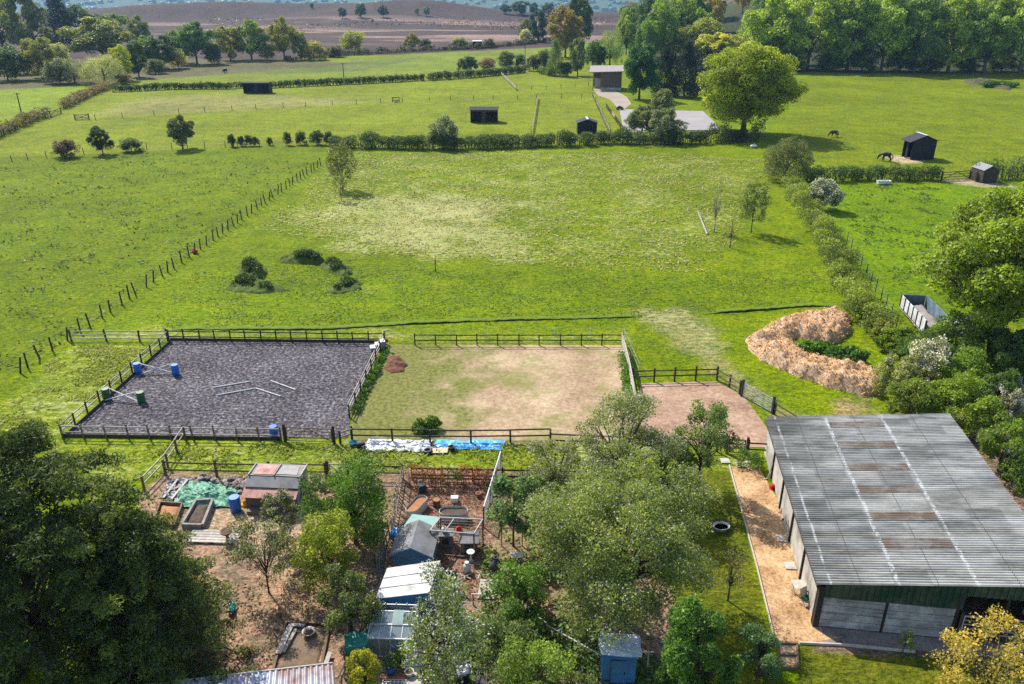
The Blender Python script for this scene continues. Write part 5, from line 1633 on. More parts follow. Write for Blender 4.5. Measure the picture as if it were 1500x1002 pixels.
# trees on the moor and along its edge
for a in (
    ('oak', 502, 27, 11, 15, BLUEG, 'tiny tree on the moor left of the bigger one'), ('oak', 529, 26, 4, 21, (0.04, 0.07, 0.04), 'bigger of the pair of trees out on the moor'),
    ('oak', 562, 26, 7, 17, (0.05, 0.075, 0.05), 'grey tree at the left foot of the moor knoll'), ('oak', 611, 22, 11, 8, (0.12, 0.14, 0.08), 'smallest pale tree on the moor knoll'),
    ('oak', 625, 24, 10, 12, (0.10, 0.13, 0.07), 'pale tree right of the smallest on the knoll'), ('shrub', 457, 13, 5, 6, BLUEG, 'lone speck of a tree on the moor skyline'),
    ('oak', 603, 73, 49, 26, (0.15, 0.15, 0.03), 'yellow green bush tree at the moor edge'), ('shrub', 622, 72, 58, 18, (0.04, 0.06, 0.03), 'dark bush beside the yellow green one'),
    ('shrub', 675, 71, 56, 28, (0.15, 0.16, 0.075), 'pale round bush left of the tiny hut'), ('shrub', 716, 70, 57, 18, (0.11, 0.10, 0.06), 'brown bush right of the tiny hut'),
    ('oak', 741, 21, 6, 18, BLUEG, 'small bluish tree at the left of the moor clump'), ('oak', 762, 22, 0, 30, (0.035, 0.065, 0.04), 'widest bluish tree of the moor clump'),
    ('oak', 782, 22, 4, 18, BLUEG, 'low bluish tree between the moor clump and the tall tree'), ('oak', 803, 24, 3, 24, (0.05, 0.08, 0.05), 'bluish tree just left of the tall brown oak'),
    ('oak', 769, 61, 28, 20, (0.10, 0.125, 0.03), 'light green tree leaning on a darker one'), ('tall', 789, 62, 13, 36, (0.032, 0.065, 0.035), 'dark blue green pointed tree at the corner of the field'),
    ('shrub', 770, 64, 44, 18, (0.25, 0.27, 0.19), 'white flowering bush under the dark pointed tree'),
    ('oak', 846, 76, -16, 46, (0.05, 0.085, 0.02), 'big green tree behind the brown leaved oak'), ('oak', 828, 84, 10, 58, (0.145, 0.115, 0.030), 'brown leaved oak with a bare dark trunk'),
    ('shrub', 925, 46, 6, 34, (0.105, 0.13, 0.05), 'pale bushy tree alone by the far right moor'), ('shrub', 948, 48, 28, 24, (0.10, 0.10, 0.06), 'brownish bush below the wood at the moor'),
    ('willow', 893, 96, 38, 46, (0.125, 0.17, 0.045), 'weeping willow behind the timber barn'), ('cone', 813, 111, 56, 30, (0.085, 0.125, 0.045), 'light green cone shaped tree by the far hedge'),
    ('tall', 846, 111, 54, 34, (0.10, 0.13, 0.055), 'loose grey green tree left of the timber barn'), ('oak', 945, 96, 34, 44, (0.065, 0.12, 0.022), 'green tree between the willow and the dark conifers'),
    ('shrub', 868, 100, 62, 26, MIDG, 'green bush in front of the weeping willow'), ('tall', 880, 100, 68, 22, DARKG, 'dark bush filling the gap left of the weeping willow'),
    ('shrub', 830, 112, 92, 18, DARKG, 'dark low bush between the cone tree and the loose tree'),
):
    kind, px, yb, yt, w, colr, lab = a
    nm = {'willow': 'weeping_willow', 'shrub': 'bush', 'cone': 'conifer'}.get(kind, 'broadleaf_tree')
    tree(kind, px, yb, yt, w, colr, lab, nm, 'bush' if kind == 'shrub' else 'tree', sd=1 + TREE_N[0] % 2)
for px, yb, yt, w, colr, lab in (
    (677, 104, 87, 14, (0.06, 0.07, 0.04), 'thin bush at the left end of the far hedge bushes'), (690, 104, 84, 22, DARKG, 'dark bush rising over the far cut hedge'),
    (713, 103, 86, 26, (0.15, 0.11, 0.06), 'pinkish brown bush over the far cut hedge'), (741, 101, 77, 26, (0.07, 0.095, 0.045), 'tall grey green bush over the far cut hedge'),
    (762, 101, 81, 16, DARKG, 'dark narrow bush left of the tall pole'), (781, 104, 82, 24, (0.06, 0.08, 0.035), 'rounded bush right of the tall pole'),
    (798, 105, 75, 22, (0.075, 0.10, 0.045), 'soft green bush left of the cone shaped tree')):
    tree('shrub', px, yb, yt, w, colr, lab, 'bush', 'bush', 'bushes behind the far cut hedge', sd=1 + TREE_N[0] % 2)

# the yard trees
crown_tree('chestnut_tree', 'big deep green rounded tree beside the timber barn', gp(936, 145), blobs_lobed(5.8, 5.6, .4, 14.5, 18, 8, 44, .36, -.95), 26000, .36, (0.026, 0.075, 0.022), 2.0, .35, 14, 44)
for px, yb, yt, w, lab in ((972, 140, 68, 44, 'black green conifer right of the deep green tree'), (1002, 142, 58, 50, 'tallest black conifer behind the pale riding arena'), (1030, 138, 66, 44, 'dark conifer half hidden by the big yellow green oak'),
                           (1052, 130, 62, 44, 'dark conifer behind the crown of the yellow green oak')):
    tree('cone', px, yb, yt, w, (0.010, 0.021, 0.016), lab, 'conifer', 'tree', 'dark conifers by the riding arena', sd=1 + TREE_N[0] % 2)
for px, yb, yt, w, lab, bf in ((940, 200, 150, 44, 'left grey flowering shrub at the riding arena', 900), (972, 208, 158, 50, 'front white flowering shrub at the riding arena', 2200), (968, 176, 133, 36, 'rear pale shrub of the three at the riding arena', 1500)):
    b = gp(px, yb); k = w * depth(b) / FOC / 2; h_ = tall(b, yt)
    crown_tree('flowering_shrub', lab, b, blobs_lobed(k * 1.1, k * 1.05, -h_ * .1, h_ * 1.03, 9, 7, px, .42, -.6), 9000, .3, (0.100, 0.130, 0.050), .8, .12, 10, px, 'shrub', blossom=(bf // 2, .2, (.46, .46, .38)))
# the yellow green oak
b = gp(1088, 197)
crown_tree('oak_tree', 'huge yellow green oak standing over the long hedge', b, blobs_lobed(11.8, 9.8, 0.3, 18.9, 26, 9, 7, .34, -.95), 80000, .40, (0.158, 0.198, 0.010), 3.2, .62, 22, 7, vclump=.2, shell=.8, rand=.5)

# the wood on the right: front row, then rows climbing behind it
front = [(985, 84, -4, 78, MIDG, 'rounded dark green tree at the left end of the wood'), (1022, 92, 12, 80, (0.155, 0.185, 0.025), 'olive yellow tree at the left end of the wood'),
         (1056, 98, 30, 74, (0.246, 0.258, 0.022), 'pale yellow green tree directly behind the huge oak'), (1128, 101, -6, 96, (0.160, 0.225, 0.016), 'spreading oak with visible limbs at the wood edge'),
         (1182, 102, -14, 92, (0.179, 0.241, 0.016), 'oak with twin trunks at the edge of the wood'), (1240, 104, -10, 92, (0.113, 0.177, 0.016), 'darker oak right of the twin trunked one'),
         (1290, 105, -8, 86, (0.142, 0.209, 0.016), 'broad oak in the middle of the wood edge'), (1338, 106, -14, 80, (0.085, 0.137, 0.018), 'bluish dark oak in the middle of the wood edge'),
         (1388, 106, -8, 92, (0.160, 0.225, 0.019), 'light topped oak with clumpy crown at the wood edge'), (1440, 107, -10, 90, (0.113, 0.177, 0.019), 'dense oak near the right edge of the wood'),
         (1492, 108, -14, 88, (0.151, 0.209, 0.018), 'oak cut by the right edge of the photo')]
for px, yb, yt, w, colr, lab in front:
    tree('tall' if px > 1200 and px % 4 == 0 else 'oak', px, yb, yt - (10 if px > 1100 else -2) + (px * 7) % 17, w * 1.12, colr, lab, 'oak_tree', 'tree', 'oaks at the edge of the wood', sd=1 + TREE_N[0] % 3)
for k, px in enumerate((1100, 1155, 1212, 1262, 1318, 1362, 1412, 1466, 1508)):
    tree('dome', px, 104 + (k % 2), 66 + (k * 7) % 18, 52, (0.056, 0.089, 0.016), 'dark undergrowth bush beneath the oaks of the wood edge', 'bush', 'bush', 'bushes under the wood edge', sd=1 + k % 2)
r_ = random.Random(8)
for row, (yy, n_) in enumerate(((352, 12), (385, 13), (425, 14), (470, 14))):
    for k in range(n_):
        x = 62 + (k + r_.random() * .7) * (190 + 40 * row) / n_ + row * 6
        y = yy + r_.uniform(-12, 12)
        col_ = r_.choice([(.095, .15, .022), (.12, .19, .02), (.05, .09, .02), (.13, .165, .03), (0.094, 0.145, 0.026), (0.246, 0.209, 0.044)])
        tree('oak', 0, 0, 0, r_.uniform(10, 18) * FOC / (y * CP + 12), col_, 'tree of the dense wood behind the front row of oaks', 'woodland_tree', 'tree', 'trees deep in the wood',
             sd=1 + r_.randrange(3), base=Vector((x, y, float(terrain(x, y)) - .2)), h=r_.uniform(15, 25))
for k, (x, y, h_, w, colr, lab) in enumerate([(62, 350, 24, 17, (0.113, 0.177, 0.018), 'green tree high on the left shoulder of the wood'), (72, 372, 26, 17, (0.142, 0.201, 0.018), 'tall tree behind the olive yellow one'),
                                           (84, 395, 25, 16, DARKG, 'dark tree at the upper left of the wood'), (66, 410, 24, 15, MIDG, 'green tree nearest the moor at the wood corner'), (58, 428, 20, 14, (0.104, 0.153, 0.018), 'rounded tree on the skyline at the wood corner'),
                                           (52, 385, 17, 12, (0.133, 0.185, 0.018), 'smaller tree in front of the wood corner')]):
    tree('oak', 0, 0, 0, w * FOC / (y * CP + 12), colr, lab, 'woodland_tree', 'tree', 'trees at the wood corner', sd=1 + k % 3, base=Vector((x, y, float(terrain(x, y)) - .2)), h=h_)

# ------------------------------------------------------------------ hedges
HG = (0.042, 0.070, 0.020)
hedge('cut_hedge', 'low cut hedge from the silvery willow towards the navy shelter', [(166, 135), (250, 131), (341, 130)], 1.8, 2.0, .4, 210, HG, 71, .15)
hedge('cut_hedge', 'short cut hedge behind the navy shelter', [(346, 129), (390, 129)], 1.8, 2.0, .4, 210, HG, 72, .15)
hedge('cut_hedge', 'long cut hedge from the navy shelter to the tall pole', [(396, 129), (500, 124), (622, 118)], 1.9, 2.2, .4, 210, HG, 73, .15)
hedge('cut_hedge', 'thick cut hedge at the foot of the tall pole', [(626, 118), (700, 113), (768, 106)], 2.4, 2.6, .4, 240, (0.050, 0.080, 0.022), 74, .15)
hedge('cut_hedge', 'rounded cut hedge under the cone shaped tree', [(790, 108), (812, 112)], 2.6, 2.6, .4, 120, (0.06, 0.10, 0.022), 75)
hedge('brown_hedge', 'thick brownish hedge running down to the left edge of the photo', [(158, 130), (120, 146), (92, 160)], 3.0, 2.4, .34, 150, (0.105, 0.090, 0.055), 76)
hedge('brown_hedge', 'brown tangled hedge at the left edge below the gate', [(70, 170), (40, 182), (0, 200), (-30, 212)], 3.0, 2.4, .34, 150, (0.095, 0.085, 0.05), 77)
hedge('moor_hedge', 'dark hedge line between the far field and the moor', [(418, 90), (500, 82), (600, 76), (700, 72), (765, 66), (810, 60)], 3.0, 2.0, .6, 55, (0.040, 0.050, 0.022), 78, .8)
hedge('field_hedge', 'long dark bushy hedge across the middle of the view', [(490, 217), (560, 217), (650, 219), (760, 216), (860, 213), (925, 209)], 3.6, 2.7, .24, 850, (0.046, 0.072, 0.020), 79, .22)
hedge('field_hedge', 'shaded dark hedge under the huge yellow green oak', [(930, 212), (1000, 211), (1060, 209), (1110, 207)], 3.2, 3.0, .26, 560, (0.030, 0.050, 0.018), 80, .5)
hedge('field_hedge', 'trimmed dark hedge between the two right hand fields', [(1178, 266), (1260, 264), (1330, 264), (1376, 263)], 2.4, 2.3, .22, 600, (0.048, 0.082, 0.018), 81, .25)
hedge('field_hedge', 'hedge behind the small grey garden shed', [(1425, 262), (1470, 262), (1530, 262)], 2.4, 2.6, .24, 330, (0.045, 0.075, 0.02), 82, .5)
hedge('hedgerow', 'overgrown olive hedgerow running down the right side of the paddock', [(1158, 275), (1182, 312), (1205, 350), (1228, 392), (1246, 428), (1262, 460), (1280, 492)], 3.0, 2.4, .17, 1250, (0.105, 0.140, 0.024), 83, .45, vclump=.3)
b = gp(650, 218)
crown_tree('hawthorn', 'pale flowering hawthorn rising out of the long dark hedge', b, blobs_ellipsoid(3.0, 2.4, 3.2, 2.8, 34, .26, 84, -.6), 7000, .26, (0.085, 0.11, 0.05), .8, .12, 10, 84, 'shrub', blossom=(1500, .2, (.48, .48, .40)))
for px, w in ((341, 11), (353, 13), (364, 10), (373, 12), (395, 10), (414, 9), (424, 14), (442, 15), (464, 17), (478, 13)):
    pass
for k, (px, yb, yt, w, lab) in enumerate(((341, 215, 198, 13, 'first small dark bush in the fence left of the paddock corner'), (354, 214, 200, 11, 'second small dark bush from the left in the row on the fence'), (365, 214, 199, 11, 'third bush of the row on the fence, level topped'),
                                      (375, 214, 201, 11, 'fourth and lowest bush of the close row on the fence'), (395, 213, 202, 9, 'single tiny bush between the two groups on the fence'), (422, 213, 195, 13, 'pointed bush at the left of the second group'),
                                      (441, 212, 194, 16, 'wider bush in the second group on the fence'), (464, 212, 193, 20, 'largest bush of the row, next to the paddock corner'), (483, 213, 194, 16, 'bush touching the end of the long dark hedge'))):
    tree('shrub', px, yb, yt, w, (0.035, 0.055, 0.020), lab, 'bush', 'bush', 'small bushes along the left fence', sd=1 + k % 2)
# four trees on the left fence
tree('shrub', 98, 230, 206, 36, (0.085, 0.065, 0.035), 'wind bent reddish bush on the left fence', 'bush', 'bush', sd=2)
tree('oak', 151, 226, 186, 34, (0.032, 0.050, 0.020), 'small dark round tree on the left fence', sd=1)
tree('shrub', 193, 222, 204, 30, (0.032, 0.060, 0.020), 'low dark bush between the two left fence trees', 'bush', 'bush', sd=1)
tree('oak', 268, 218, 169, 48, (0.062, 0.080, 0.030), 'wide airy tree on the left fence near its middle', sd=3)
# willow, white hawthorn and saplings of the paddock
b = gp(1150, 266); k = 72 * depth(b) / FOC / 2
crown_tree('willow_bush', 'round grey green willow at the top of the right hedgerow', b, blobs_ellipsoid(k, k, 4.2, 3.2, 60, .22, 90, -.75), 22000, .24, (0.085, 0.105, 0.040), 1.0, .2, 14, 90, asp=.3, vclump=.1)
b = gp(1204, 308); k = 50 * depth(b) / FOC / 2
crown_tree('hawthorn', 'white flowering hawthorn in the right hedgerow below the willow', b, blobs_ellipsoid(k, k, 2.4, 2.0, 36, .26, 91, -.6), 7000, .2, (0.085, 0.11, 0.045), .6, .1, 10, 91, 'shrub', blossom=(3000, .17, (.68, .65, .52)))
b = gp(1100, 341); k = 42 * depth(b) / FOC / 2
crown_tree('young_tree', 'leafy young birch, greenest of the three paddock saplings', b, blobs_ellipsoid(k, k, 2.9, 4.0, 40, .24, 92, -.8), 5200, .17, (0.050, 0.080, 0.018), 1.6, .07, 12, 92, asp=.5)
b = gp(1046, 340); k = 22 * depth(b) / FOC / 2
crown_tree('young_tree', 'slender sapling with hardly any leaves, left of the three', b, blobs_ellipsoid(k, k, 3.2, 4.0, 30, .2, 93, -.9), 900, .13, (0.10, 0.11, 0.045), 1.6, .07, 26, 93, thin=.12, bark=PALEBARK)
b = gp(1069, 363); k = 24 * depth(b) / FOC / 2
crown_tree('young_tree', 'bare twiggy sapling, nearest of the three in the paddock', b, blobs_ellipsoid(k, k, 2.2, 2.9, 22, .2, 94, -.8), 260, .11, (0.10, 0.09, 0.05), 1.0, .06, 22, 94, thin=.12)
b = gp(502, 278); k = 42 * depth(b) / FOC / 2
crown_tree('young_tree', 'airy young birch standing inside the far left paddock corner', b, blobs_ellipsoid(k, k, 3.4, 4.4, 36, .25, 95, -.8), 5000, .2, (0.080, 0.095, 0.035), 1.2, .09, 14, 95)
b = gp(500, 294); k = 22 * depth(b) / FOC / 2
crown_tree('young_tree', 'low sparse sapling just in front of the airy young birch', b, blobs_ellipsoid(k, k, 1.8, 2.4, 20, .25, 96, -.8), 900, .16, (0.085, 0.10, 0.03), .8, .05, 12, 96)
b = gp(638, 398)
crown_tree('young_tree', 'lonely leafless sapling stem in the middle of the paddock', b, blobs_ellipsoid(.45, .45, .9, 1.7, 8, .2, 97, -.8), 40, .1, (0.08, 0.07, 0.04), .9, .06, 7, 97, thin=.12)
# the huge oak at the right edge
b = gp(1452, 520)
crown_tree('oak_tree', 'great bright green oak at the right edge above the trailer', b, blobs_lobed(8.4, 7.2, 2.8, 15.4, 34, 9, 17, .27, -.9), 95000, .25, (0.118, 0.168, 0.014), 2.6, .5, 24, 17, vclump=.2, shell=.8, rand=.5)

# shrubs between the oak and the barn
for k, (px, yb, yt, w, colr, lab, leaf, n_, bl_) in enumerate((
    (1310, 514, 480, 56, (0.093, 0.138, 0.018), 'dense green bush at the lower end of the hedgerow', .16, 9000, None),
    (1345, 542, 492, 84, (0.050, 0.094, 0.018), 'dark glossy bush left of the white hawthorn', .16, 11000, None),
    (1398, 520, 462, 76, (0.070, 0.116, 0.018), 'green bush under the left skirts of the great oak', .17, 9000, None),
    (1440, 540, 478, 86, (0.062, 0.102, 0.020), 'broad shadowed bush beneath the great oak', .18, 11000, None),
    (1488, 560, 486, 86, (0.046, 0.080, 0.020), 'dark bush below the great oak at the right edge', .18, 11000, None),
    (1352, 570, 502, 62, (0.139, 0.160, 0.045), 'white flowering hawthorn among the shrubs above the barn', .14, 7000, (3600, .14, (.70, .66, .52))),
    (1308, 582, 520, 60, (0.147, 0.167, 0.050), 'pale greyish bush right of the muck heap', .15, 8000, (900, .12, (.5, .5, .42))),
    (1402, 578, 520, 72, (0.093, 0.152, 0.018), 'mid green bush right of the white hawthorn', .15, 9000, None),
    (1452, 604, 548, 62, (0.054, 0.094, 0.022), 'low dark bush beside the cut branches', .16, 7000, None),
    (1328, 618, 562, 74, (0.096, 0.131, 0.020), 'olive bush just above the back of the barn roof', .15, 10000, None),
    (1388, 620, 556, 84, (0.112, 0.167, 0.018), 'spreading green bush behind the barn roof corner', .15, 11000, None),
    (1440, 648, 590, 74, (0.101, 0.152, 0.018), 'green bush right of the barn roof corner', .15, 9000, None),
    (1470, 626, 574, 44, (0.132, 0.138, 0.060), 'greyish white flowering shrub right of the barn', .13, 5000, (1800, .12, (.5, .5, .45))),
    (1462, 690, 626, 78, (0.085, 0.131, 0.018), 'bush against the right eave of the barn', .14, 10000, None),
    (1500, 724, 668, 70, (0.054, 0.094, 0.018), 'dark bush lowest on the right beside the barn roof', .14, 9000, None),
    (1292, 500, 470, 34, (0.132, 0.152, 0.030), 'small olive bush where the hedgerow meets the shrubs', .15, 4000, None))):
    b = gp(px, yb); kk = w * depth(b) / FOC / 2; h_ = tall(b, yt)
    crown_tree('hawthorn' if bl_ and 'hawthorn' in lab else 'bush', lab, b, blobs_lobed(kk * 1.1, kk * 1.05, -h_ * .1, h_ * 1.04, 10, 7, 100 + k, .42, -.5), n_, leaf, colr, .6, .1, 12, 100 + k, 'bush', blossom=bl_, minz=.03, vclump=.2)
for px, py, lab, s in ((1392, 476, 'white topped small tank half hidden under the great oak', 1.0), (1420, 472, 'grey water tank under the great oak', .9)):
    b = gp(px, py + 14); rt = thing('water_tank', lab, 'tank', b)
    MB().lathe([(.8 * s, 0), (.85 * s, .1), (.85 * s, 1.2), (.7 * s, 1.4), (.2, 1.5)], n=18).build('tank', WHITE if 'white' in lab else BLACKPLAS, rt, True)
    MB().lathe([(.2, 1.5), (.2, 1.58), (.05, 1.6)], n=12).build('cap', BLACKPLAS, rt)

# ------------------------------------------------------------------ stuff: grass tussocks, moor scrub, far woods
def tufts(name, pix, n, size, colr, seed, asp=.35, mask=None, hfac=.35, spread=.0):
    r = np.random.default_rng(seed)
    P_ = pixpoly(pix); lo = P_.min(0); hi = P_.max(0)
    xy = lo + (hi - lo) * r.random((n * 2, 2))
    sd = poly_sd(xy[:, 0], xy[:, 1], P_)
    cl = fbm(xy[:, 0] / 2.2, xy[:, 1] / 1.4, seed, 4)
    keep = (sd + 3 * (cl - .5) > .1) & (cl > (mask if mask else 0) + .08 * r.normal(size=len(xy)))
    xy = xy[keep][:n]; m_ = len(xy)
    s = size * (.5 + r.random(m_))
    P = np.stack([xy[:, 0], xy[:, 1], s * hfac], -1)
    Nn = r.normal(size=(m_, 3)) * .55; Nn[:, 2] = 1.0
    o = link(name, leaf_mesh(name, P, Nn, s, .5 + .2 * r.normal(size=m_), asp, seed), None)
    o.color = rgba(colr); o['kind'] = 'stuff'


MIDP = [(500, 225), (760, 222), (1000, 226), (1120, 235), (1125, 285), (1040, 400), (900, 398), (760, 388), (560, 375), (450, 348), (380, 335), (440, 280)]
tufts('dry_grass', MIDP, 26000, .34, (0.21, 0.20, 0.09), 5, .3, .52)
tufts('tussock_grass', MIDP, 12000, .30, (0.075, 0.10, 0.01), 6, .4, .5)
tufts('meadow_grass', [(200, 480), (300, 385), (480, 380), (900, 405), (1210, 395), (1230, 450), (930, 470), (250, 482)], 12000, .22, (0.07, 0.10, 0.004), 7, .4, .5)
tufts('paddock_grass', [(-30, 540), (30, 545), (150, 462), (285, 368), (470, 238), (210, 224), (-30, 240)], 11000, .36, (0.034, 0.055, 0.002), 8, .45, .6)
tufts('verge_grass', [(30, 650), (800, 654), (1050, 668), (1060, 690), (760, 694), (590, 690), (480, 690), (245, 690), (150, 720)], 9000, .30, (0.115, 0.145, 0.006), 9, .25, .5)
tufts('corner_grass', [(20, 575), (105, 508), (240, 506), (92, 632), (0, 680), (-60, 640)], 8000, .28, (0.13, 0.155, 0.008), 10, .25, .5)
tufts('dark_grass_clumps', [(1215, 272), (1370, 272), (1380, 300), (1370, 420), (1320, 420), (1250, 330)], 9000, .34, (0.025, 0.05, 0.004), 11, .4, .64)
tufts('heather', [(330, 55), (560, 40), (830, 45), (930, 25), (640, 12), (300, 20)], 7000, 1.4, (0.030, 0.022, 0.018), 12, .6, .5)
tufts('gorse_scrub', [(480, 31), (640, 26), (720, 22), (700, 27), (520, 33)], 260, 3.0, (0.02, 0.013, 0.01), 13, .8, .45)

# the far woods: a mass of crowns beyond the moor
bm = bmesh.new(); bmesh.ops.create_icosphere(bm, subdivisions=2, radius=1)
IV = np.array([tuple(v.co) for v in bm.verts]); IF = np.array([[v.index for v in f.verts] for f in bm.faces]); bm.free()
r_ = np.random.default_rng(77); nF = 5200
fy = 1350 + 3300 * r_.random(nF) ** 1.2; fx = (r_.random(nF) - .5) * fy * 1.7
sc = 5 + 6 * r_.random(nF)
fz = terrain(fx, fy) + sc * .45
Vw = IV[None] * (sc[:, None] * np.array([1.25, 1.25, .95])[None])[:, None, :] * (1 + .16 * r_.normal(size=(nF, len(IV), 1)))
Vw += np.stack([fx, fy, fz], -1)[:, None, :]
Fw = (IF[None] + (np.arange(nF) * len(IV))[:, None, None]).reshape(-1, 3)
me = mesh_np('far_woods', Vw.reshape(-1, 3), Fw)
fattr(me, 'v', np.repeat(np.clip(.5 + .25 * r_.normal(size=nF), 0, 1), len(IV)))
o = link('far_woods', me, LEAF); o.color = (0.05, 0.085, 0.03, 1); o['kind'] = 'stuff'
# ------------------------------------------------------------------ gardens below the arena
def px_m(px, py):
    """metres per photo pixel at a ground point"""
    return depth(gp(px, py)) / FOC


TARPG = mat('green_tarpaulin', (0.11, 0.30, 0.19), (0.06, 0.19, 0.12), 1.6, 0.55, 0.3, spec=.35)
TARPB = mat('blue_tarpaulin', (0.06, 0.36, 0.76), (0.03, 0.24, 0.62), 2.0, 0.35, 0.2, spec=.5)
TARPW = mat('silver_sheeting', (0.60, 0.62, 0.64), (0.38, 0.40, 0.42), 1.6, 0.3, 0.2, spec=.5)
TARPK = mat('black_sheeting', (0.10, 0.10, 0.115), (0.045, 0.045, 0.05), 2.0, 0.45, 0.2, spec=.4)
REDTIN = mat('rusty_pink_tin', (0.50, 0.27, 0.24), (0.34, 0.15, 0.12), 1.4, 0.6, 0.2, (4, 1, 1), dirt=((0.16, 0.06, 0.03), 1.5))
GREYFELT = mat('grey_shed_felt', (0.22, 0.22, 0.225), (0.15, 0.15, 0.155), 2, .9, .3, dirt=((.1, .1, .09), .8))
SHEDBOARD = mat('old_shed_boards', (0.22, 0.19, 0.155), (0.11, 0.095, 0.08), 1.6, .85, .4, (.4, .4, 6))
BLUEGREY = mat('blue_grey_boards', (0.17, 0.235, 0.265), (0.10, 0.145, 0.17), 1.5, .75, .3, (.4, .4, 7))
BLUEWALL = mat('faded_blue_boards', (0.045, 0.23, 0.50), (0.03, 0.14, 0.32), 1.4, .65, .3, (.4, .4, 6), dirt=((.10, .13, .14), .9))
WHITEROOF = mat('white_roof_sheet', (0.72, 0.70, 0.68), (0.56, 0.54, 0.52), .9, .6, .15, dirt=((.36, .32, .28), 1.1))
STONE = mat('rubble_stone', (0.33, 0.28, 0.24), (0.16, 0.13, 0.11), 3, .95, .5, vary=.7)
PLANTERG = mat('pale_planter', (0.52, 0.50, 0.45), (0.38, 0.37, 0.33), 2, .7, .1)
COMPOST = mat('compost', (0.12, 0.085, 0.06), (0.055, 0.04, 0.03), 5, .95, .9, dist=.05)
ORANGES = mat('orange_soil', (0.42, 0.20, 0.09), (0.26, 0.12, 0.06), 3, .95, .8, dist=.05)


def gpt(px, py, z=0.0):
    p = gp(px, py); p.z = z
    return p


# hen house with patched roof -----------------------------------------------------------------
def hen_house():
    a = gpt(362, 746); b = gpt(437, 749)
    d = (b - a); w = d.length
    rt = thing('hen_house', 'dilapidated timber hen house with grey felt and a rusty pink tin lean-to roof', 'hen house', a, math.atan2(d.y, d.x))
    dep = 2.3; ef = 1.25; er = 1.95; eb = 1.75; yr = 1.25
    MB().box((w / 2, .03, ef / 2), (w, .06, ef)).build('front_wall', SHEDBOARD, rt)
    MB().box((w / 2, dep, eb / 2), (w, .06, eb)).build('back_wall', SHEDBOARD, rt)
    for x in (0.03, w - .03):
        MB().add([(x - .03, .07, 0), (x - .03, dep - .04, 0), (x - .03, dep - .04, eb), (x - .03, yr, er), (x - .03, .07, ef), (x + .03, .07, 0), (x + .03, dep - .04, 0), (x + .03, dep - .04, eb), (x + .03, yr, er), (x + .03, .07, ef)],
                 [(0, 1, 2, 3, 4), (9, 8, 7, 6, 5), (0, 5, 6, 1), (1, 6, 7, 2), (2, 7, 8, 3), (3, 8, 9, 4), (4, 9, 5, 0)]).build('gable_wall', mat('grey_gable', (.26, .27, .28), (.15, .155, .16), 2, .85, .3) if x > 1 else SHEDBOARD, rt)
    MB().slab([(-.1, -.38, ef - .10), (w + .08, -.38, ef - .10), (w + .08, .32, ef + .20), (-.1, .32, ef + .20)], .03).build('tin_roof', REDTIN, rt)
    MB().slab([(-.05, .26, ef + .26), (w + .05, .26, ef + .26), (w + .05, yr - .25, er - .10), (-.05, yr - .25, er - .10)], .05).build('felt_strip', GREYFELT, rt)
    MB().slab([(-.05, yr - .25, er - .06), (w + .05, yr - .25, er - .06), (w + .05, dep + .15, eb + .06), (-.05, dep + .15, eb + .06)], .05).build('upper_roof', mat('slatted_roof', (.30, .285, .27), (.15, .14, .13), 2, .9, .4, (.4, 5, 1)), rt)
    f = MB().slab([(.25, yr - .15, er - .03), (w * .46, yr - .15, er - .03), (w * .46, dep, eb + .09), (.25, dep, eb + .09)], .02).build('roof_patch', REDTIN, rt)
    MB().slab([(w * .52, yr - .1, er - .03), (w * .93, yr - .1, er - .03), (w * .88, dep - .1, eb + .10), (w * .55, dep - .1, eb + .10)], .02).build('roof_patch', mat('pale_board', (.33, .32, .31), (.22, .21, .2), 2, .8, .1), rt)
    for x in (-.02, w * .49, w + .02):
        MB().bar((x, yr - .3, er), (x, dep + .1, eb + .12), .07, .06).build('roof_batten', WOOD_GREY, rt)
    for x, ww in ((w * .5, .5), (w * .72, .35)):
        wd = MB().box((x, -.012, .85), (ww, .02, .38)).build('window', BLACKPLAS, rt)
        MB().box((x, -.03, .85), (.04, .02, .4)).build('mullion', WOOD_GREY, wd)
    dr = MB().box((w + .035, 1.1, .8), (.03, .7, 1.5)).build('door', BLACKPLAS, rt)
    MB().bar((w + .09, .5, .1), (w + .09, 1.2, 1.7), .08, .05).build('loose_board', WOOD_GREY, rt)
    MB().bar((w + .2, 1.9, 0), (w + .08, 1.6, 1.6), .14, .04).build('loose_board', WOOD_GREY, rt)
    mp = MB().box((w * .2, -.3, .12), (.9, .5, .24)).build('nest_box', SHEDBOARD, rt)
    return rt


hen_house()
drum(346, 748, 'open blue water butt beside the hen house', BLUEDRUM, 1.0, .34, cat='water butt', name='water_butt')
b = gpt(359, 740); rt = thing('yellow_feeder', 'small yellow poultry feeder on the ground by the hen house', 'feeder', b)
YEL = mat('yellow_plastic', (.75, .36, .02), (.6, .26, .015), 3, .4, 0)
MB().lathe([(.22, 0), (.24, .06), (.24, .1), (.14, .1), (.13, .3), (.05, .4)], n=16).build('hopper', YEL, rt, True)
MB().tube([(-.05, 0, .38), (0, 0, .5), (.05, 0, .38)], .012, 5).build('handle', WIRE, rt)

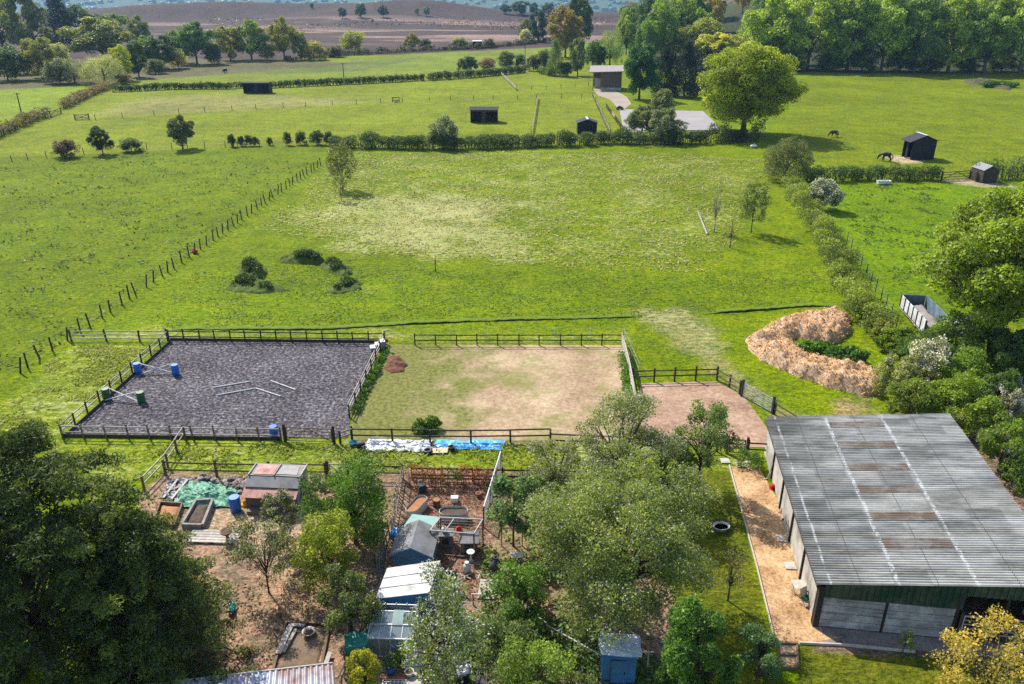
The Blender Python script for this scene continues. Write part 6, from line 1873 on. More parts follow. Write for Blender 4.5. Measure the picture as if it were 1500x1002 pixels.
tp = cloth('sheet', [gpt(255, 742), gpt(347, 744), gpt(352, 712), (gpt(268, 706))], 110, 90, .34, 3, TARPG, None, .8, .04)
tp.name = 'green_tarpaulin'; tag(tp, 'large crumpled green tarpaulin spread on the ground left of the hen house', 'tarpaulin')
tp = cloth('sheet', [gpt(236, 732), gpt(262, 735), gpt(280, 703), gpt(250, 702)], 50, 50, .2, 4, TARPK, None, 1.4, .035)
tp.name = 'black_sheet'; tag(tp, 'wrinkled dark plastic sheet left of the green tarpaulin', 'sheet')
for k, (a, b_) in enumerate((((240, 733), (262, 705)), ((252, 735), (276, 706)), ((248, 722), (268, 716)))):
    p, q = gpt(*a, .2), gpt(*b_, .22)
    rt = thing('loose_plank', ('first', 'second', 'third')[k] + ' grey plank weighing down the dark plastic sheet', 'plank', p)
    MB().bar((0, 0, 0), q - p, .14, .05).build('board', WOOD_GREY, rt)


def raised_bed(label, pix, h, fill, t=.16, wood=WOOD_GREY, rods=False):
    P = [gpt(*p) for p in pix]; o = P[0]
    rt = thing('raised_bed', label, 'raised bed', o)
    n = len(P)
    c = sum(P, Vector()) / n - o
    for i in range(n):
        a, b_ = P[i] - o, P[(i + 1) % n] - o
        v = (b_ - a).normalized()
        MB().bar(a + Vector((0, 0, h / 2)), b_ - v * t * .55 + Vector((0, 0, h / 2)), t, h).build('side_board', wood, rt)
    ins = [c + (p - o - c) * .9 for p in P]
    me, oo, _ = lump_mesh('soil', [p for p in ins], h * .75, len(label), .12, .3, .25, 2.5)
    link('soil', me, fill, rt, oo)
    if rods:
        for f in (.3, .6):
            p = ins[0].lerp(ins[1], f)
            MB().tube([p, p + Vector((0, .3, 1.1))], .015, 5).build('cane', BLACKPLAS, rt)
    return rt


raised_bed('raised bed of orange soil with leaning boards at the end of the dark conifer', [(224, 772), (256, 774), (268, 742), (236, 740)], .3, ORANGES, .09, WOOD_BROWN, rods=True)
raised_bed('raised bed framed in heavy grey sleepers in front of the green tarpaulin', [(268, 775), (298, 776), (313, 738), (288, 740)], .42, COMPOST, .15, mat('old_sleeper', (.30, .27, .24), (.14, .125, .11), 3, .9, .4))
raised_bed('large sunken looking garden bed edged with old boards at the bottom', [(400, 985), (470, 984), (483, 916), (420, 913)], .16, mat('dry_bed_soil', (.22, .155, .10), (.13, .09, .06), 3, .95, .8, dist=.05), .12, WOOD_BROWN)
for k, (a, b_, w_) in enumerate((((408, 962), (426, 922), .3), ((416, 960), (434, 926), .16), ((476, 982), (484, 960), .22), ((424, 919), (447, 921), .2))):
    p, q = gpt(*a, .2), gpt(*b_, .22)
    rt = thing('loose_plank', ('wide pale plank', 'narrow plank', 'short plank', 'little plank end')[k] + (' lying along the left edge of the garden bed', ' beside the wide one in the garden bed', ' at the near right corner of the garden bed', ' across the far left corner of the garden bed')[k], 'plank', p)
    MB().bar((0, 0, 0), q - p, w_, .045).build('board', WOOD_GREY, rt)
b = gpt(453, 932, .1); rt = thing('plant_pot', 'cream shallow pot standing in the garden bed', 'pot', b)
MB().lathe([(.2, 0), (.3, .22), (.34, .24), (.28, .24), (.2, .08)], n=18).build('bowl', PLANTERG, rt, True)
MB().lathe([(.26, .17), (.02, .2)], n=14).build('soil', COMPOST, rt)
# palletwood row, urn
b = gpt(272, 796); rt = thing('pallet_row', 'row of grey pallet boards laid on the ground under the sleeper bed', 'pallet', b, -.05)
for k in range(5):
    MB().box((1.5, .1 + .24 * k, .14), (3.0, .2, .03)).build('slat', WOOD_GREY, rt)
for x in (.1, 1.5, 2.9):
    MB().box((x, .58, .06), (.1, 1.15, .12)).build('bearer', WOOD_BROWN, rt)
b = gpt(334, 792); rt = thing('stone_urn', 'brown pedestal urn at the end of the pallet boards', 'urn', b)
MB().lathe([(.2, 0), (.2, .08), (.1, .12), (.09, .38), (.16, .44), (.34, .62), (.38, .72), (.33, .72), (.25, .6)], n=20).build('urn', mat('brown_stone', (.24, .15, .09), (.14, .09, .055), 4, .85, .4), rt, True)
MB().lathe([(.3, .64), (.02, .67)], n=14).build('soil', COMPOST, rt)


def stones(label, pix, n, seed, s=(.09, .22)):
    """a rubble heap: each stone one lump, the heap one thing"""
    P = pixpoly(pix); c = P.mean(0); r = random.Random(seed)
    rt = thing('rubble_heap', label, 'rubble heap', (c[0], c[1], 0))
    k = 0
    lo, hi = P.min(0), P.max(0)
    while k < n:
        x, y = r.uniform(lo[0], hi[0]), r.uniform(lo[1], hi[1])
        if float(poly_sd(np.array([x]), np.array([y]), P)[0]) < 0:
            continue
        bm = bmesh.new(); bmesh.ops.create_icosphere(bm, subdivisions=1, radius=1)
        q = r.uniform(*s)
        for v in bm.verts:
            v.co = Vector((v.co.x * q * 1.25, v.co.y * q, v.co.z * q * .8)) * r.uniform(.78, 1.15)
        me = bpy.data.meshes.new('stone'); bm.to_mesh(me); bm.free()
        o = link('stone', me, STONE, rt, (x - c[0], y - c[1], q * .45 + (.22 if k > n * .6 else 0)), r.uniform(0, 6))
        k += 1


stones('heap of pale rubble between the green tarpaulin and the hen house', [(335, 722), (362, 722), (366, 704), (330, 706)], 80, 3)
stones('low line of rubble and bricks under the rails behind the tarpaulin', [(285, 710), (332, 712), (332, 704), (288, 702)], 24, 4, (.1, .24))
stones('small rubble heap between the hen house and the round bush', [(455, 718), (482, 720), (480, 706), (452, 706)], 26, 5)

# tarpaulins and oddments in the rough verge
tp = cloth('sheet', [gpt(532, 662), gpt(630, 663), gpt(632, 646), gpt(540, 645)], 110, 40, .18, 7, TARPW, None, .9, .05)
tp.name = 'silver_sheeting'; tag(tp, 'long crumpled silver white sheeting lying in the rough grass', 'sheet')
tp = cloth('sheet', [gpt(634, 659), gpt(736, 659), gpt(741, 646), gpt(638, 646)], 110, 40, .11, 8, TARPB, None, 1.0, .05)
tp.name = 'blue_tarpaulin'; tag(tp, 'bright blue tarpaulin stretched out beside the silver sheeting', 'tarpaulin')
for px, py, lab in ((627, 663, 'black tyre at the joint of silver and blue sheets'), (662, 660, 'small black tub standing on the near edge of the blue tarpaulin')):
    b = gpt(px, py); rt = thing('rubber_tub' if 'tub' in lab else 'old_tyre', lab, 'tub' if 'tub' in lab else 'tyre', b)
    MB().lathe([(.16, 0), (.24, .3), (.26, .34), (.2, .34), (.14, .05)] if 'tub' in lab else [(.18, 0), (.3, .02), (.33, .12), (.3, .22), (.18, .24), (.2, .12)], n=18).build('rubber', BLACKPLAS, rt, True)
    if 'tub' in lab:
        for s in (-1, 1):
            MB().tube([(s * .24, -.06, .33), (s * .3, 0, .42), (s * .24, .06, .33)], .015, 5).build('handle', BLACKPLAS, rt)
b = gpt(643, 662, .05); rt = thing('chipboard', 'pale square of board lying by the blue tarpaulin', 'board', b, .02)
MB().slab([(-.5, -.3, .06), (.6, -.3, .08), (.65, .35, .1), (-.45, .35, .06)], .03).build('sheet', mat('pale_chipboard', (.55, .43, .28), (.42, .32, .2), 3, .85, .1), rt)
b = gpt(529, 657); rt = thing('wheelbarrow', 'upturned wheelbarrow frame with a blue tub at the end of the silver sheeting', 'wheelbarrow', b, .3)
MB().tube([(-.3, 0, .3), (.3, 0, .3)], .2, 14).build('wheel', BLACKPLAS, rt)
for s in (-.3, .3):
    MB().tube([(.05, s, .3), (.7, s * 1.1, .55), (1.3, s * 1.2, .6)], .025, 6).build('handle', STEEL, rt)
    MB().tube([(.7, s * 1.05, .5), (.65, s * 1.1, 0)], .02, 6).build('leg', STEEL, rt)
MB().lathe([(.2, 0), (.3, .3), (.32, .34), (.27, .34), (.18, .05)], (-.5, .5, 0), 16).build('tub', mat('turquoise_plastic', (.03, .25, .32), (.02, .18, .24), 3, .4, 0), rt, True)
for a, b_, lab in (((543, 649), (562, 648), 'white pole laid along the top of the silver sheeting'), ((543, 651), (555, 653), 'grey plank on the silver sheeting')):
    p, q = gpt(*a, .34), gpt(*b_, .36); rt = thing('loose_pole', lab, 'pole', p)
    MB().tube([(0, 0, 0), q - p], .05, 8).build('shaft', WHITE, rt)

# oval planters ---------------------------------------------------------------------------------
def oval(px, py, L, wd, h, rz, label, fill):
    b = gpt(px, py); rt = thing('oval_planter', label, 'planter', b, rz, 'oval planters')
    n = 40; prof = [(1.0, 0.0), (1.02, h * .5), (1.04, h), (.97, h + .03), (.93, h), (.92, h * .4)]
    V = []; F = []
    for k, z in prof:
        for i in range(n):
            a = 2 * PI * i / n; cx = (L - wd) / 2 * (1 if math.cos(a) > 0 else -1)
            V.append((cx + math.cos(a) * wd / 2 * k, math.sin(a) * wd / 2 * k, z))
    for j in range(len(prof) - 1):
        for i in range(n):
            i2 = (i + 1) % n; F.append((j * n + i, j * n + i2, (j + 1) * n + i2, (j + 1) * n + i))
    F.append(tuple(reversed(range(n))))
    MB().add(V, F).build('shell', PLANTERG, rt, False)
    V = []
    for i in range(n):
        a = 2 * PI * i / n; cx = (L - wd) / 2 * (1 if math.cos(a) > 0 else -1)
        V.append((cx + math.cos(a) * wd * .46, math.sin(a) * wd * .46, h * .82))
    MB().add(V, [tuple(range(n))]).build('soil', fill, rt)


oval(665, 760, 1.75, .85, .62, 0.02, 'long pale oval planter of dark soil lying across the plot', COMPOST)
oval(611, 749, 1.85, .8, .6, 1.15, 'oval planter with orange soil standing lengthwise by the picket fence', ORANGES)
oval(598, 776, 1.6, .7, .4, .95, 'dark oval planter half hidden by the green roof panel', COMPOST)
b = gpt(640, 742); rt = thing('tree_stump_stool', 'cut log stool with an orange top behind the oval planter', 'log', b)
MB().tube([(0, 0, 0), (0, 0, .5)], [.24, .22], 14).build('log', BARK, rt)
MB().tube([(0, 0, .502), (0, 0, .53)], .21, 14).build('cut_top', ORANGES, rt)
b = gpt(666, 735); rt = thing('white_bucket', 'white square bucket behind the long oval planter', 'bucket', b)
MB().prism([(-.2, -.15), (.2, -.15), (.22, .15), (-.22, .15)], 0, .34).build('pail', WHITE, rt)
MB().box((0, 0, .36), (.46, .34, .03)).build('lid', WHITE, rt)
b = gpt(701, 728); rt = thing('plant_pot', 'small orange pot beside the net fence', 'pot', b)
MB().lathe([(.12, 0), (.18, .3), (.2, .32), (.15, .32), (.1, .06)], n=14).build('pot', TERRA, rt, True); MB().lathe([(.15, .27), (.02, .29)], n=12).build('soil', COMPOST, rt)
b = gpt(618, 720); rt = thing('wire_basket', 'round black wire basket at the head of the orange soil planter', 'basket', b)
for z in (.05, .3, .55):
    MB().lathe([(.27, z), (.3, z + .02), (.27, z + .04)], n=18).build('hoop', BLACKPLAS, rt)
mb = MB()
for k in range(12):
    a = k * PI / 6; mb.tube([(.28 * math.cos(a), .28 * math.sin(a), 0), (.29 * math.cos(a), .29 * math.sin(a), .58)], .012, 4)
mb.build('wire_mesh', BLACKPLAS, rt)

# paling fence: upright rustic stakes -----------------------------------------------------------------
def palings(label, pix, h, seed, step=.3, col_=WOOD_GREY):
    pts = [gpt(*p) for p in pix]; o = pts[0]; r = random.Random(seed)
    rt = thing('paling_fence', label, 'fence', o)
    mb = MB().box((0, 0, h / 2), (.09, .03, h)); pm = mb.mesh('paling'); pm.materials.append(col_)
    for a, b_ in zip(pts[:-1], pts[1:]):
        L_ = (b_ - a).length; n = int(L_ / step); rz = math.atan2((b_ - a).y, (b_ - a).x)
        for i in range(n):
            c = link('paling', pm, None, rt, a.lerp(b_, (i + .5) / n) - o)
            c.rotation_euler = (r.uniform(-.16, .16), r.uniform(-.16, .16), rz + r.uniform(-.4, .4)); c.scale = (r.uniform(.8, 1.6), 1, r.uniform(.7, 1.25))
        for z in (.35, h * .8):
            MB().bar(a - o + Vector((0, .04, z)), b_ - o + Vector((0, .04, z + .05)), .05, .07).build('rail', WOOD_BROWN, rt)
    return rt


palings('ragged grey paling fence running down beside the grey blue shed', [(590, 704), (583, 745), (570, 800), (553, 850)], 1.35, 3)
palings('low paling fence slanting between the greenhouse and the lower garden', [(545, 905), (520, 960), (498, 1010)], .9, 4, .35)
# trellis / net fence
a = gpt(733, 688); b_ = gpt(708, 772); v = b_ - a; L_ = v.length
rt = thing('net_fence', 'sagging silver netting on posts between two garden plots', 'fence', a, math.atan2(v.y, v.x))
for k in range(4):
    MB().tube([(L_ * k / 3, 0, 0), (L_ * k / 3, .05, 1.5)], .05, 7).build('post', WOOD_BROWN, rt)
mb = MB()
for z in np.linspace(.15, 1.4, 9):
    mb.tube([(0, .03, z), (L_ * .5, .03, z - .08), (L_, .03, z)], .012, 3, False)
for x in np.linspace(0, L_, 26):
    mb.tube([(x, .03, .1), (x, .03, 1.38)], .010, 3, False)
mb.build('netting', TAPE, rt)
MB().bar((0, .03, 1.45), (L_, .03, 1.42), .07, .09).build('top_rail', mat('silver_rail', (.55, .56, .57), bump=.1), rt)

# grey blue gable shed ----------------------------------------------------------------------------------
def garden_shed(label, fl, fr, dep, e, rise, m_wall, m_roof, over=.15, name='garden_shed', door=True, capm=None):
    a, b_ = gpt(*fl), gpt(*fr); v = b_ - a; w = v.length
    rt = thing(name, label, 'shed', (a + b_) / 2, math.atan2(v.y, v.x)); t = .06
    for y in (0, dep):
        MB().add([(-w / 2, y - t / 2, 0), (w / 2, y - t / 2, 0), (w / 2, y - t / 2, e), (0, y - t / 2, e + rise), (-w / 2, y - t / 2, e), (-w / 2, y + t / 2, 0), (w / 2, y + t / 2, 0), (w / 2, y + t / 2, e), (0, y + t / 2, e + rise), (-w / 2, y + t / 2, e)],
                 [(0, 1, 2, 3, 4), (9, 8, 7, 6, 5), (0, 5, 6, 1), (1, 6, 7, 2), (2, 7, 8, 3), (3, 8, 9, 4), (4, 9, 5, 0)]).build('gable_wall', m_wall, rt)
    for x in (-w / 2 + t / 2, w / 2 - t / 2):
        MB().box((x, dep / 2, e / 2), (t, dep - t - .004, e)).build('side_wall', m_wall, rt)
    sl = rise / (w / 2)
    for s in (-1, 1):
        MB().slab([(s * (w / 2 + over), -over, e - over * sl + .05), (0, -over, e + rise + .05), (0, dep + over, e + rise + .05), (s * (w / 2 + over), dep + over, e - over * sl + .05)], .04).build('roof', m_roof, rt)
        MB().bar((s * (w / 2 + over), -over - .02, e - over * sl), (0, -over - .02, e + rise), .03, .12).build('barge_board', m_wall, rt)
    MB().box((-w * .24, dep / 2, e + rise * .52 + .066), (.05, dep + 2 * over, .012)).build('roof_seam', BLACKPLAS, rt)
    if door:
        d_ = MB().box((w * .1, -.05, e * .46), (w * .42, .04, e * .92)).build('door', m_wall, rt)
        MB().box((w * .24, -.08, e * .45), (.04, .03, .12)).build('handle', BLACKPLAS, d_)
    return rt


garden_shed('grey blue apex shed with a plain felt roof in the middle garden', (577, 840), (632, 843), 2.2, 1.4, .52, BLUEGREY, GREYFELT)
# white roofed blue shed: single slope
def mono_shed(label, pix_roof, z_roof, m_wall, m_roof, name='garden_shed', h_drop=.0, seams=2):
    """roof corners in the order back-left, back-right, front-right, front-left with their heights"""
    R_ = [gp(p[0], p[1], z) for p, z in zip(pix_roof, z_roof)]
    o = Vector((R_[3].x, R_[3].y, 0)); v = R_[2] - R_[3]
    rt = thing(name, label, 'shed', o)
    Q = [p - o for p in R_]
    MB().slab(Q, .05).build('roof', m_roof, rt)
    c = sum(Q, Vector()) / 4
    I = [Vector((c.x + (q.x - c.x) * .9, c.y + (q.y - c.y) * .9, q.z - .08)) for q in Q]
    for i in range(4):
        a, b_ = I[i], I[(i + 1) % 4]
        n = Vector((b_.y - a.y, a.x - b_.x, 0)).normalized() * .05
        MB().add([(a.x, a.y, 0), (b_.x, b_.y, 0), tuple(b_), tuple(a), (a.x + n.x, a.y + n.y, 0), (b_.x + n.x, b_.y + n.y, 0), tuple(b_ + n), tuple(a + n)],
                 [(0, 1, 2, 3), (7, 6, 5, 4), (0, 4, 5, 1), (1, 5, 6, 2), (2, 6, 7, 3), (3, 7, 4, 0)]).build('wall', m_wall, rt)
    for k in range(seams):
        f = (k + 1) / (seams + 1)
        a = Q[0].lerp(Q[3], f) + Vector((0, 0, .012)); b_ = Q[1].lerp(Q[2], f) + Vector((0, 0, .012))
        MB().bar(a, b_, .035, .02).build('roof_seam', WOOD_GREY, rt)
    return rt, Q, I


rt, Q, I = mono_shed('blue shed with a white sheet roof between the apex shed and the greenhouse', [(567, 832), (645, 821), (629, 868), (550, 877)], (2.15, 2.15, 1.75, 1.75), BLUEWALL, WHITEROOF)
m_ = I[3].lerp(I[2], .3)
wd = MB().box((m_.x, m_.y - .06, .9), (.7, .05, .5)).build('shutter', BLUEWALL, rt)
rt, Q, I = mono_shed('blue shed with a wrinkled silver sheet roof at the bottom of the photo', [(879, 926), (937, 930), (936, 962), (881, 957)], (2.2, 2.2, 2.0, 2.0), BLUEWALL, TARPW, seams=0)
cl = cloth('roof_sheet', [o_ + Vector((rt.location.x, rt.location.y, .03)) for o_ in (Q[3] - Vector((.08, .08, 0)), Q[2] - Vector((-.08, .08, 0)), Q[1] + Vector((.08, .08, 0)), Q[0] + Vector((-.08, .08, 0)))], 40, 34, .09, 9, TARPW, None, 2.2, 0.01, .06)
cl.parent = rt; cl.location = cl.location - rt.location
m_ = I[3].lerp(I[2], .5)
d_ = MB().box((m_.x, m_.y - .07, .85), (.75, .04, 1.6)).build('door', BLUEWALL, rt)
MB().box((m_.x + .25, m_.y - .1, .9), (.04, .03, .14)).build('handle', BLACKPLAS, d_)
p, q = gpt(882, 985, 1.3), gpt(955, 985, 1.3); rt = thing('washing_rail', 'pale horizontal rail on two posts in front of the silver roofed shed', 'rail', p)
MB().tube([(-.05, 0, 0), q - p], .03, 7).build('rail', WHITE, rt)
for x in (0, (q - p).x * .9):
    MB().box((x, 0.05, -.65), (.07, .07, 1.3)).build('post', WOOD_GREY, rt)

# greenhouse ---------------------------------------------------------------------------------------------
def greenhouse():
    a, b_ = gpt(541, 962), gpt(606, 964); v = b_ - a; w = v.length
    rt = thing('greenhouse', 'small aluminium framed greenhouse with plants inside', 'greenhouse', a, math.atan2(v.y, v.x))
    dep, e, r_ = 1.9, 1.2, 1.68
    g, t, out = nt('greenhouse_glass')
    gl = N(t, 'ShaderNodeBsdfGlossy', Roughness=.08); gl.inputs['Color'].default_value = (.8, .85, .85, 1)
    tr = t.nodes.new('ShaderNodeBsdfTransparent'); tr.inputs['Color'].default_value = (.72, .8, .78, 1)
    df = t.nodes.new('ShaderNodeBsdfDiffuse'); df.inputs['Color'].default_value = (.45, .52, .5, 1)
    m1 = N(t, 'ShaderNodeMixShader', Fac=.14); m2 = N(t, 'ShaderNodeMixShader', Fac=.25)
    t.links.new(tr.outputs[0], m1.inputs[1]); t.links.new(gl.outputs[0], m1.inputs[2]); t.links.new(m1.outputs[0], m2.inputs[1]); t.links.new(df.outputs[0], m2.inputs[2])
    t.links.new(m2.outputs[0], out.inputs['Surface'])
    ALU = mat('aluminium_frame', (.62, .64, .65), bump=0, rough=.4, metal=.3)
    S = dep * .35
    def pane(q):
        MB().slab(q, .008).build('glass_pane', g, rt)
    for i in range(4):
        x0, x1 = w * i / 4 + .02, w * (i + 1) / 4 - .02
        pane([(x0, 0.02, e), (x1, 0.02, e), (x1, S * 2, r_), (x0, S * 2, r_)])
        MB().box(((x0 + x1) / 2, 0, e / 2), (x1 - x0, .008, e - .04)).build('glass_pane', g, rt)
        MB().box(((x0 + x1) / 2, dep, e * .6), (x1 - x0, .008, e * 1.2)).build('glass_pane', g, rt)
    for i in range(5):
        x = w * i / 4
        MB().bar((x, 0, e), (x, S * 2, r_), .035, .035).build('glazing_bar', ALU, rt)
        MB().box((x, -.012, e / 2), (.035, .035, e)).build('glazing_bar', ALU, rt)
        MB().box((x, dep + .012, r_ / 2), (.035, .035, r_)).build('glazing_bar', ALU, rt)
    for p, q in (((0, 0, e), (w, 0, e)), ((0, S * 2, r_), (w, S * 2, r_)), ((0, S, (e + r_) / 2 + .02), (w, S, (e + r_) / 2 + .02)), ((0, dep, r_ - .1), (w, dep, r_ - .1)), ((0, 0, e), (0, dep, e)), ((w, 0, e), (w, dep, e)), ((0, 0, .05), (w, 0, .05))):
        MB().bar(p, q, .05, .05).build('frame_rail', ALU, rt)
    for x in (0, w):
        MB().box((x, dep / 2, e / 2), (.008, dep - .06, e - .05)).build('glass_pane', g, rt)
    MB().slab([(w * .5, S, (e + r_) / 2 + .06), (w * .74, S, (e + r_) / 2 + .06), (w * .74, S * 2, r_ + .1), (w * .5, S * 2, r_ + .1)], .01).build('roof_vent', mat('vent_glass', (.35, .45, .42), bump=0, rough=.2), rt)
    MB().box((w / 2, dep - .4, .65), (w - .2, .5, .05)).build('staging', WOOD_GREY, rt)
    for k in range(6):
        x = .3 + k * (w - .6) / 5
        c = link('seedlings', scatter(blobs_ellipsoid(.22, .2, .25, .15, 5, .5, k), 160, .1, k, name='seedlings'), None, rt, (x, dep - .4, .7)); c.color = (.06, .11, .02, 1)
    for k in range(3):
        MB().lathe([(.14, 0), (.17, .25), (.14, .25)], (.4 + k * .7, .5, 0), 12).build('crate_pot', (TERRA, BLUEDRUM, WHITE)[k], rt)


greenhouse()
# turquoise compost cover
a = gpt(506, 978); rt = thing('compost_bay', 'boxy compost heap wrapped in a turquoise green sheet', 'compost heap', a, .12)
TQ = mat('turquoise_sheet', (.02, .27, .20), (.012, .16, .12), 2, .45, .3, spec=.4)
bm = bmesh.new(); bmesh.ops.create_cube(bm, size=1); bmesh.ops.subdivide_edges(bm, edges=bm.edges, cuts=9, use_grid_fill=True)
r_ = random.Random(4)
for v in bm.verts:
    f = 1 + .06 * math.sin(v.co.x * 17 + v.co.z * 9) * (.5 - v.co.z)
    v.co = Vector((v.co.x * 1.05 * f, v.co.y * .95 * f, (v.co.z + .5) * 1.15 + .04 * math.sin(v.co.x * 12 + v.co.y * 7)))
    v.co += Vector((r_.uniform(-.015, .015),) * 3)
me = bpy.data.meshes.new('cover'); bm.to_mesh(me); bm.free()
link('cover', me, TQ, rt, (.55, .6, 0))
for x in (0.0, 1.1):
    MB().box((x, .02, .5), (.07, .07, 1.0)).build('corner_post', WOOD_BROWN, rt)
# green sheet inside the conifer's foot
tp = cloth('sheet', [gpt(334, 905), gpt(346, 904), gpt(344, 886), gpt(336, 888)], 20, 30, .25, 14, TQ, None, 2, .1)
tp.name = 'green_netting'; tag(tp, 'scrap of bright green sheeting at the foot of the dark conifer', 'sheet')

# corrugated lean-to at the bottom, partly rusty
P = [gp(212, 1004, 2.1), gp(487, 972, 2.3), gp(492, 1040, 1.9), gp(180, 1075, 1.7)]
o = Vector((P[0].x, P[0].y, 0)); rt = thing('tin_shed', 'long low shed with a bluish corrugated tin roof cut by the bottom edge', 'shed', o)
nx, ny = 200, 6
U, V = np.meshgrid(np.linspace(0, 1, nx), np.linspace(0, 1, ny)); A = np.array([tuple(p - o) for p in P])
S = A[0] * ((1 - U) * (1 - V))[..., None] + A[1] * (U * (1 - V))[..., None] + A[2] * (U * V)[..., None] + A[3] * ((1 - U) * V)[..., None]
S[..., 2] += .025 * np.sin(U * 2 * PI * 32)
idx = np.arange(nx * ny).reshape(ny, nx); q = np.stack([idx[:-1, :-1], idx[:-1, 1:], idx[1:, 1:], idx[1:, :-1]], -1).reshape(-1, 4)
me = mesh_np('roof', S.reshape(-1, 3), q); smooth(me)
link('roof', me, mat('blue_tin', (.36, .39, .44), (.25, .275, .32), 1.2, .45, .15, dirt=((.17, .06, .03), .55), metal=.2), rt)
for i, j in ((0, 1), (1, 2), (3, 0)):
    a, b_ = P[i] - o, P[j] - o
    c = (sum(P, Vector()) / 4 - o); a = a.lerp(c, .04); b_ = b_.lerp(c, .04)
    MB().add([(a.x, a.y, 0), (b_.x, b_.y, 0), (b_.x, b_.y, b_.z - .06), (a.x, a.y, a.z - .06)], [(0, 1, 2, 3)]).build('wall', SHEDBOARD, rt)
MB().bar(P[0] - o + Vector((0, .03, -.02)), P[1] - o + Vector((0, .03, -.02)), .05, .12).build('fascia', WOOD_GREY, rt)
a, b_ = P[1] - o, P[2] - o
MB().bar(a + Vector((.03, 0, 0)), b_ + Vector((.03, 0, 0)), .05, .14).build('barge_board', BLACKPLAS, rt)

# fruit cage with hutch ------------------------------------------------------------------------------------
def cage():
    c = [gp(630, 777, 1.75), gp(694, 782, 1.75), gp(707, 761, 1.75), gp(645, 758, 1.75)]
    for p in c:
        p.z = 0
    o = c[0]; rt = thing('fruit_cage', 'timber framed mesh run with a hutch inside beside the apex shed', 'animal run', o)
    h = 1.75
    Q = [p - o for p in c]
    for q in Q:
        MB().box((q.x, q.y, h / 2), (.08, .08, h)).build('post', WOOD_BROWN, rt)
    for z in (.1, h):
        for i in range(4):
            MB().bar(Q[i] + Vector((0, 0, z)), Q[(i + 1) % 4] + Vector((0, 0, z)), .06, .07).build('rail', WOOD_GREY if z > 1 else WOOD_BROWN, rt)
    mb = MB()
    for i in range(4):
        a, b_ = Q[i], Q[(i + 1) % 4]
        for k in range(1, 12):
            p = a.lerp(b_, k / 12); mb.tube([p + Vector((0, 0, .1)), p + Vector((0, 0, h))], .004, 3, False)
        for k in range(1, 9):
            mb.tube([a + Vector((0, 0, h * k / 9)), b_ + Vector((0, 0, h * k / 9))], .004, 3, False)
    mb.build('wire_mesh', WIRE, rt)
    for k in (1, 2):
        a = Q[0].lerp(Q[1], k / 3); b_ = Q[3].lerp(Q[2], k / 3)
        if k == 1:
            MB().bar(a + Vector((0, 0, h)), b_ + Vector((0, 0, h)), .05, .06).build('rail', WOOD_GREY, rt)
    b = (c[1] + c[2]) / 2 + Vector((-.55, .05, 0))
    ht_ = thing('rabbit_hutch', 'grey felt roofed hutch standing inside the mesh run', 'hutch', b)
    MB().box((0, 0, .5), (.95, .7, .75)).build('box', SHEDBOARD, ht_)
    MB().slab([(-.58, -.48, .9), (.58, -.48, .9), (.58, .45, 1.08), (-.58, .45, 1.08)], .04).build('roof', GREYFELT, ht_)
    MB().box((.0, -.36, .55), (.5, .02, .4)).build('mesh_door', BLACKPLAS, ht_)
    for x in (-.42, .42):
        for y in (-.3, .3):
            MB().box((x, y, .06), (.06, .06, .12)).build('leg', WOOD_BROWN, ht_)
    b = c[0].lerp(c[3], .75) + Vector((.45, 0, 0))
    ht_ = thing('rabbit_hutch', 'small hutch with a pale top next to the felt roofed one', 'hutch', b)
    MB().box((0, 0, .45), (.75, .6, .8)).build('box', SHEDBOARD, ht_)
    MB().slab([(-.42, -.35, .9), (.42, -.35, .9), (.42, .35, .96), (-.42, .35, .96)], .04).build('roof', GREYFELT, ht_)
    MB().box((0, -.31, .5), (.4, .02, .4)).build('mesh_door', BLACKPLAS, ht_)
    for nm, lab, x, m1 in (('white_toy', 'white plastic canister standing on the small hutch', -.1, WHITE), ('red_tub', 'pink red tub on top of the felt roofed hutch', .75, bpy.data.materials['red_plastic'])):
        t_ = thing(nm if nm != 'white_toy' else 'plastic_canister', lab, 'tub' if nm != 'white_toy' else 'canister', b + Vector((x, 0, .96 if x < 0 else 1.0)))
        MB().lathe([(.14, 0), (.17, .22), (.12, .3), (.05, .34)], n=14).build('body', m1, t_, True)
        MB().tube([(-.08, 0, .3), (0, 0, .42), (.08, 0, .3)], .014, 5).build('handle', m1, t_)


cage()
P = [gp(590, 772, 1.2), gp(636, 776, 1.2), gp(643, 757, 1.3), gp(604, 753, 1.3)]
o = Vector((P[0].x, P[0].y, 0)); rt = thing('cold_frame', 'pale green corrugated plastic roof panel on posts behind the apex shed', 'lean-to', o)
MB().slab([p - o for p in P], .03).build('roof', mat('green_plastic_panel', (.22, .38, .33), (.15, .28, .24), 2, .3, .1, (1, 6, 1), spec=.5), rt)
for p in P:
    q = (p - o) * .97; MB().box((q.x, q.y, p.z / 2 - .03), (.06, .06, p.z - .06)).build('post', WOOD_BROWN, rt)
tp = cloth('sheet', [gp(588, 790, 1.3), gp(628, 780, 1.35), gp(628, 770, 1.45), gp(590, 773, 1.3)], 40, 24, .28, 15, WHITE, None, 2.2, .0)
tp.name = 'white_fleece'; tag(tp, 'bundle of white fleece thrown over the green roof panel', 'fleece')
tp = cloth('sheet', [gpt(572, 800), gpt(584, 800), gpt(588, 778), gpt(576, 778)], 26, 30, .5, 16, TARPB, None, 1.6, .15)
tp.name = 'blue_bag'; tag(tp, 'crumpled deep blue sack between the paling fence and the apex shed', 'sack')
P = [gpt(640, 846, 1.05), gpt(664, 846, 1.05)]
rt = thing('green_hoarding', 'dark green boarded panel at the right side of the apex shed', 'panel', gpt(642, 862))
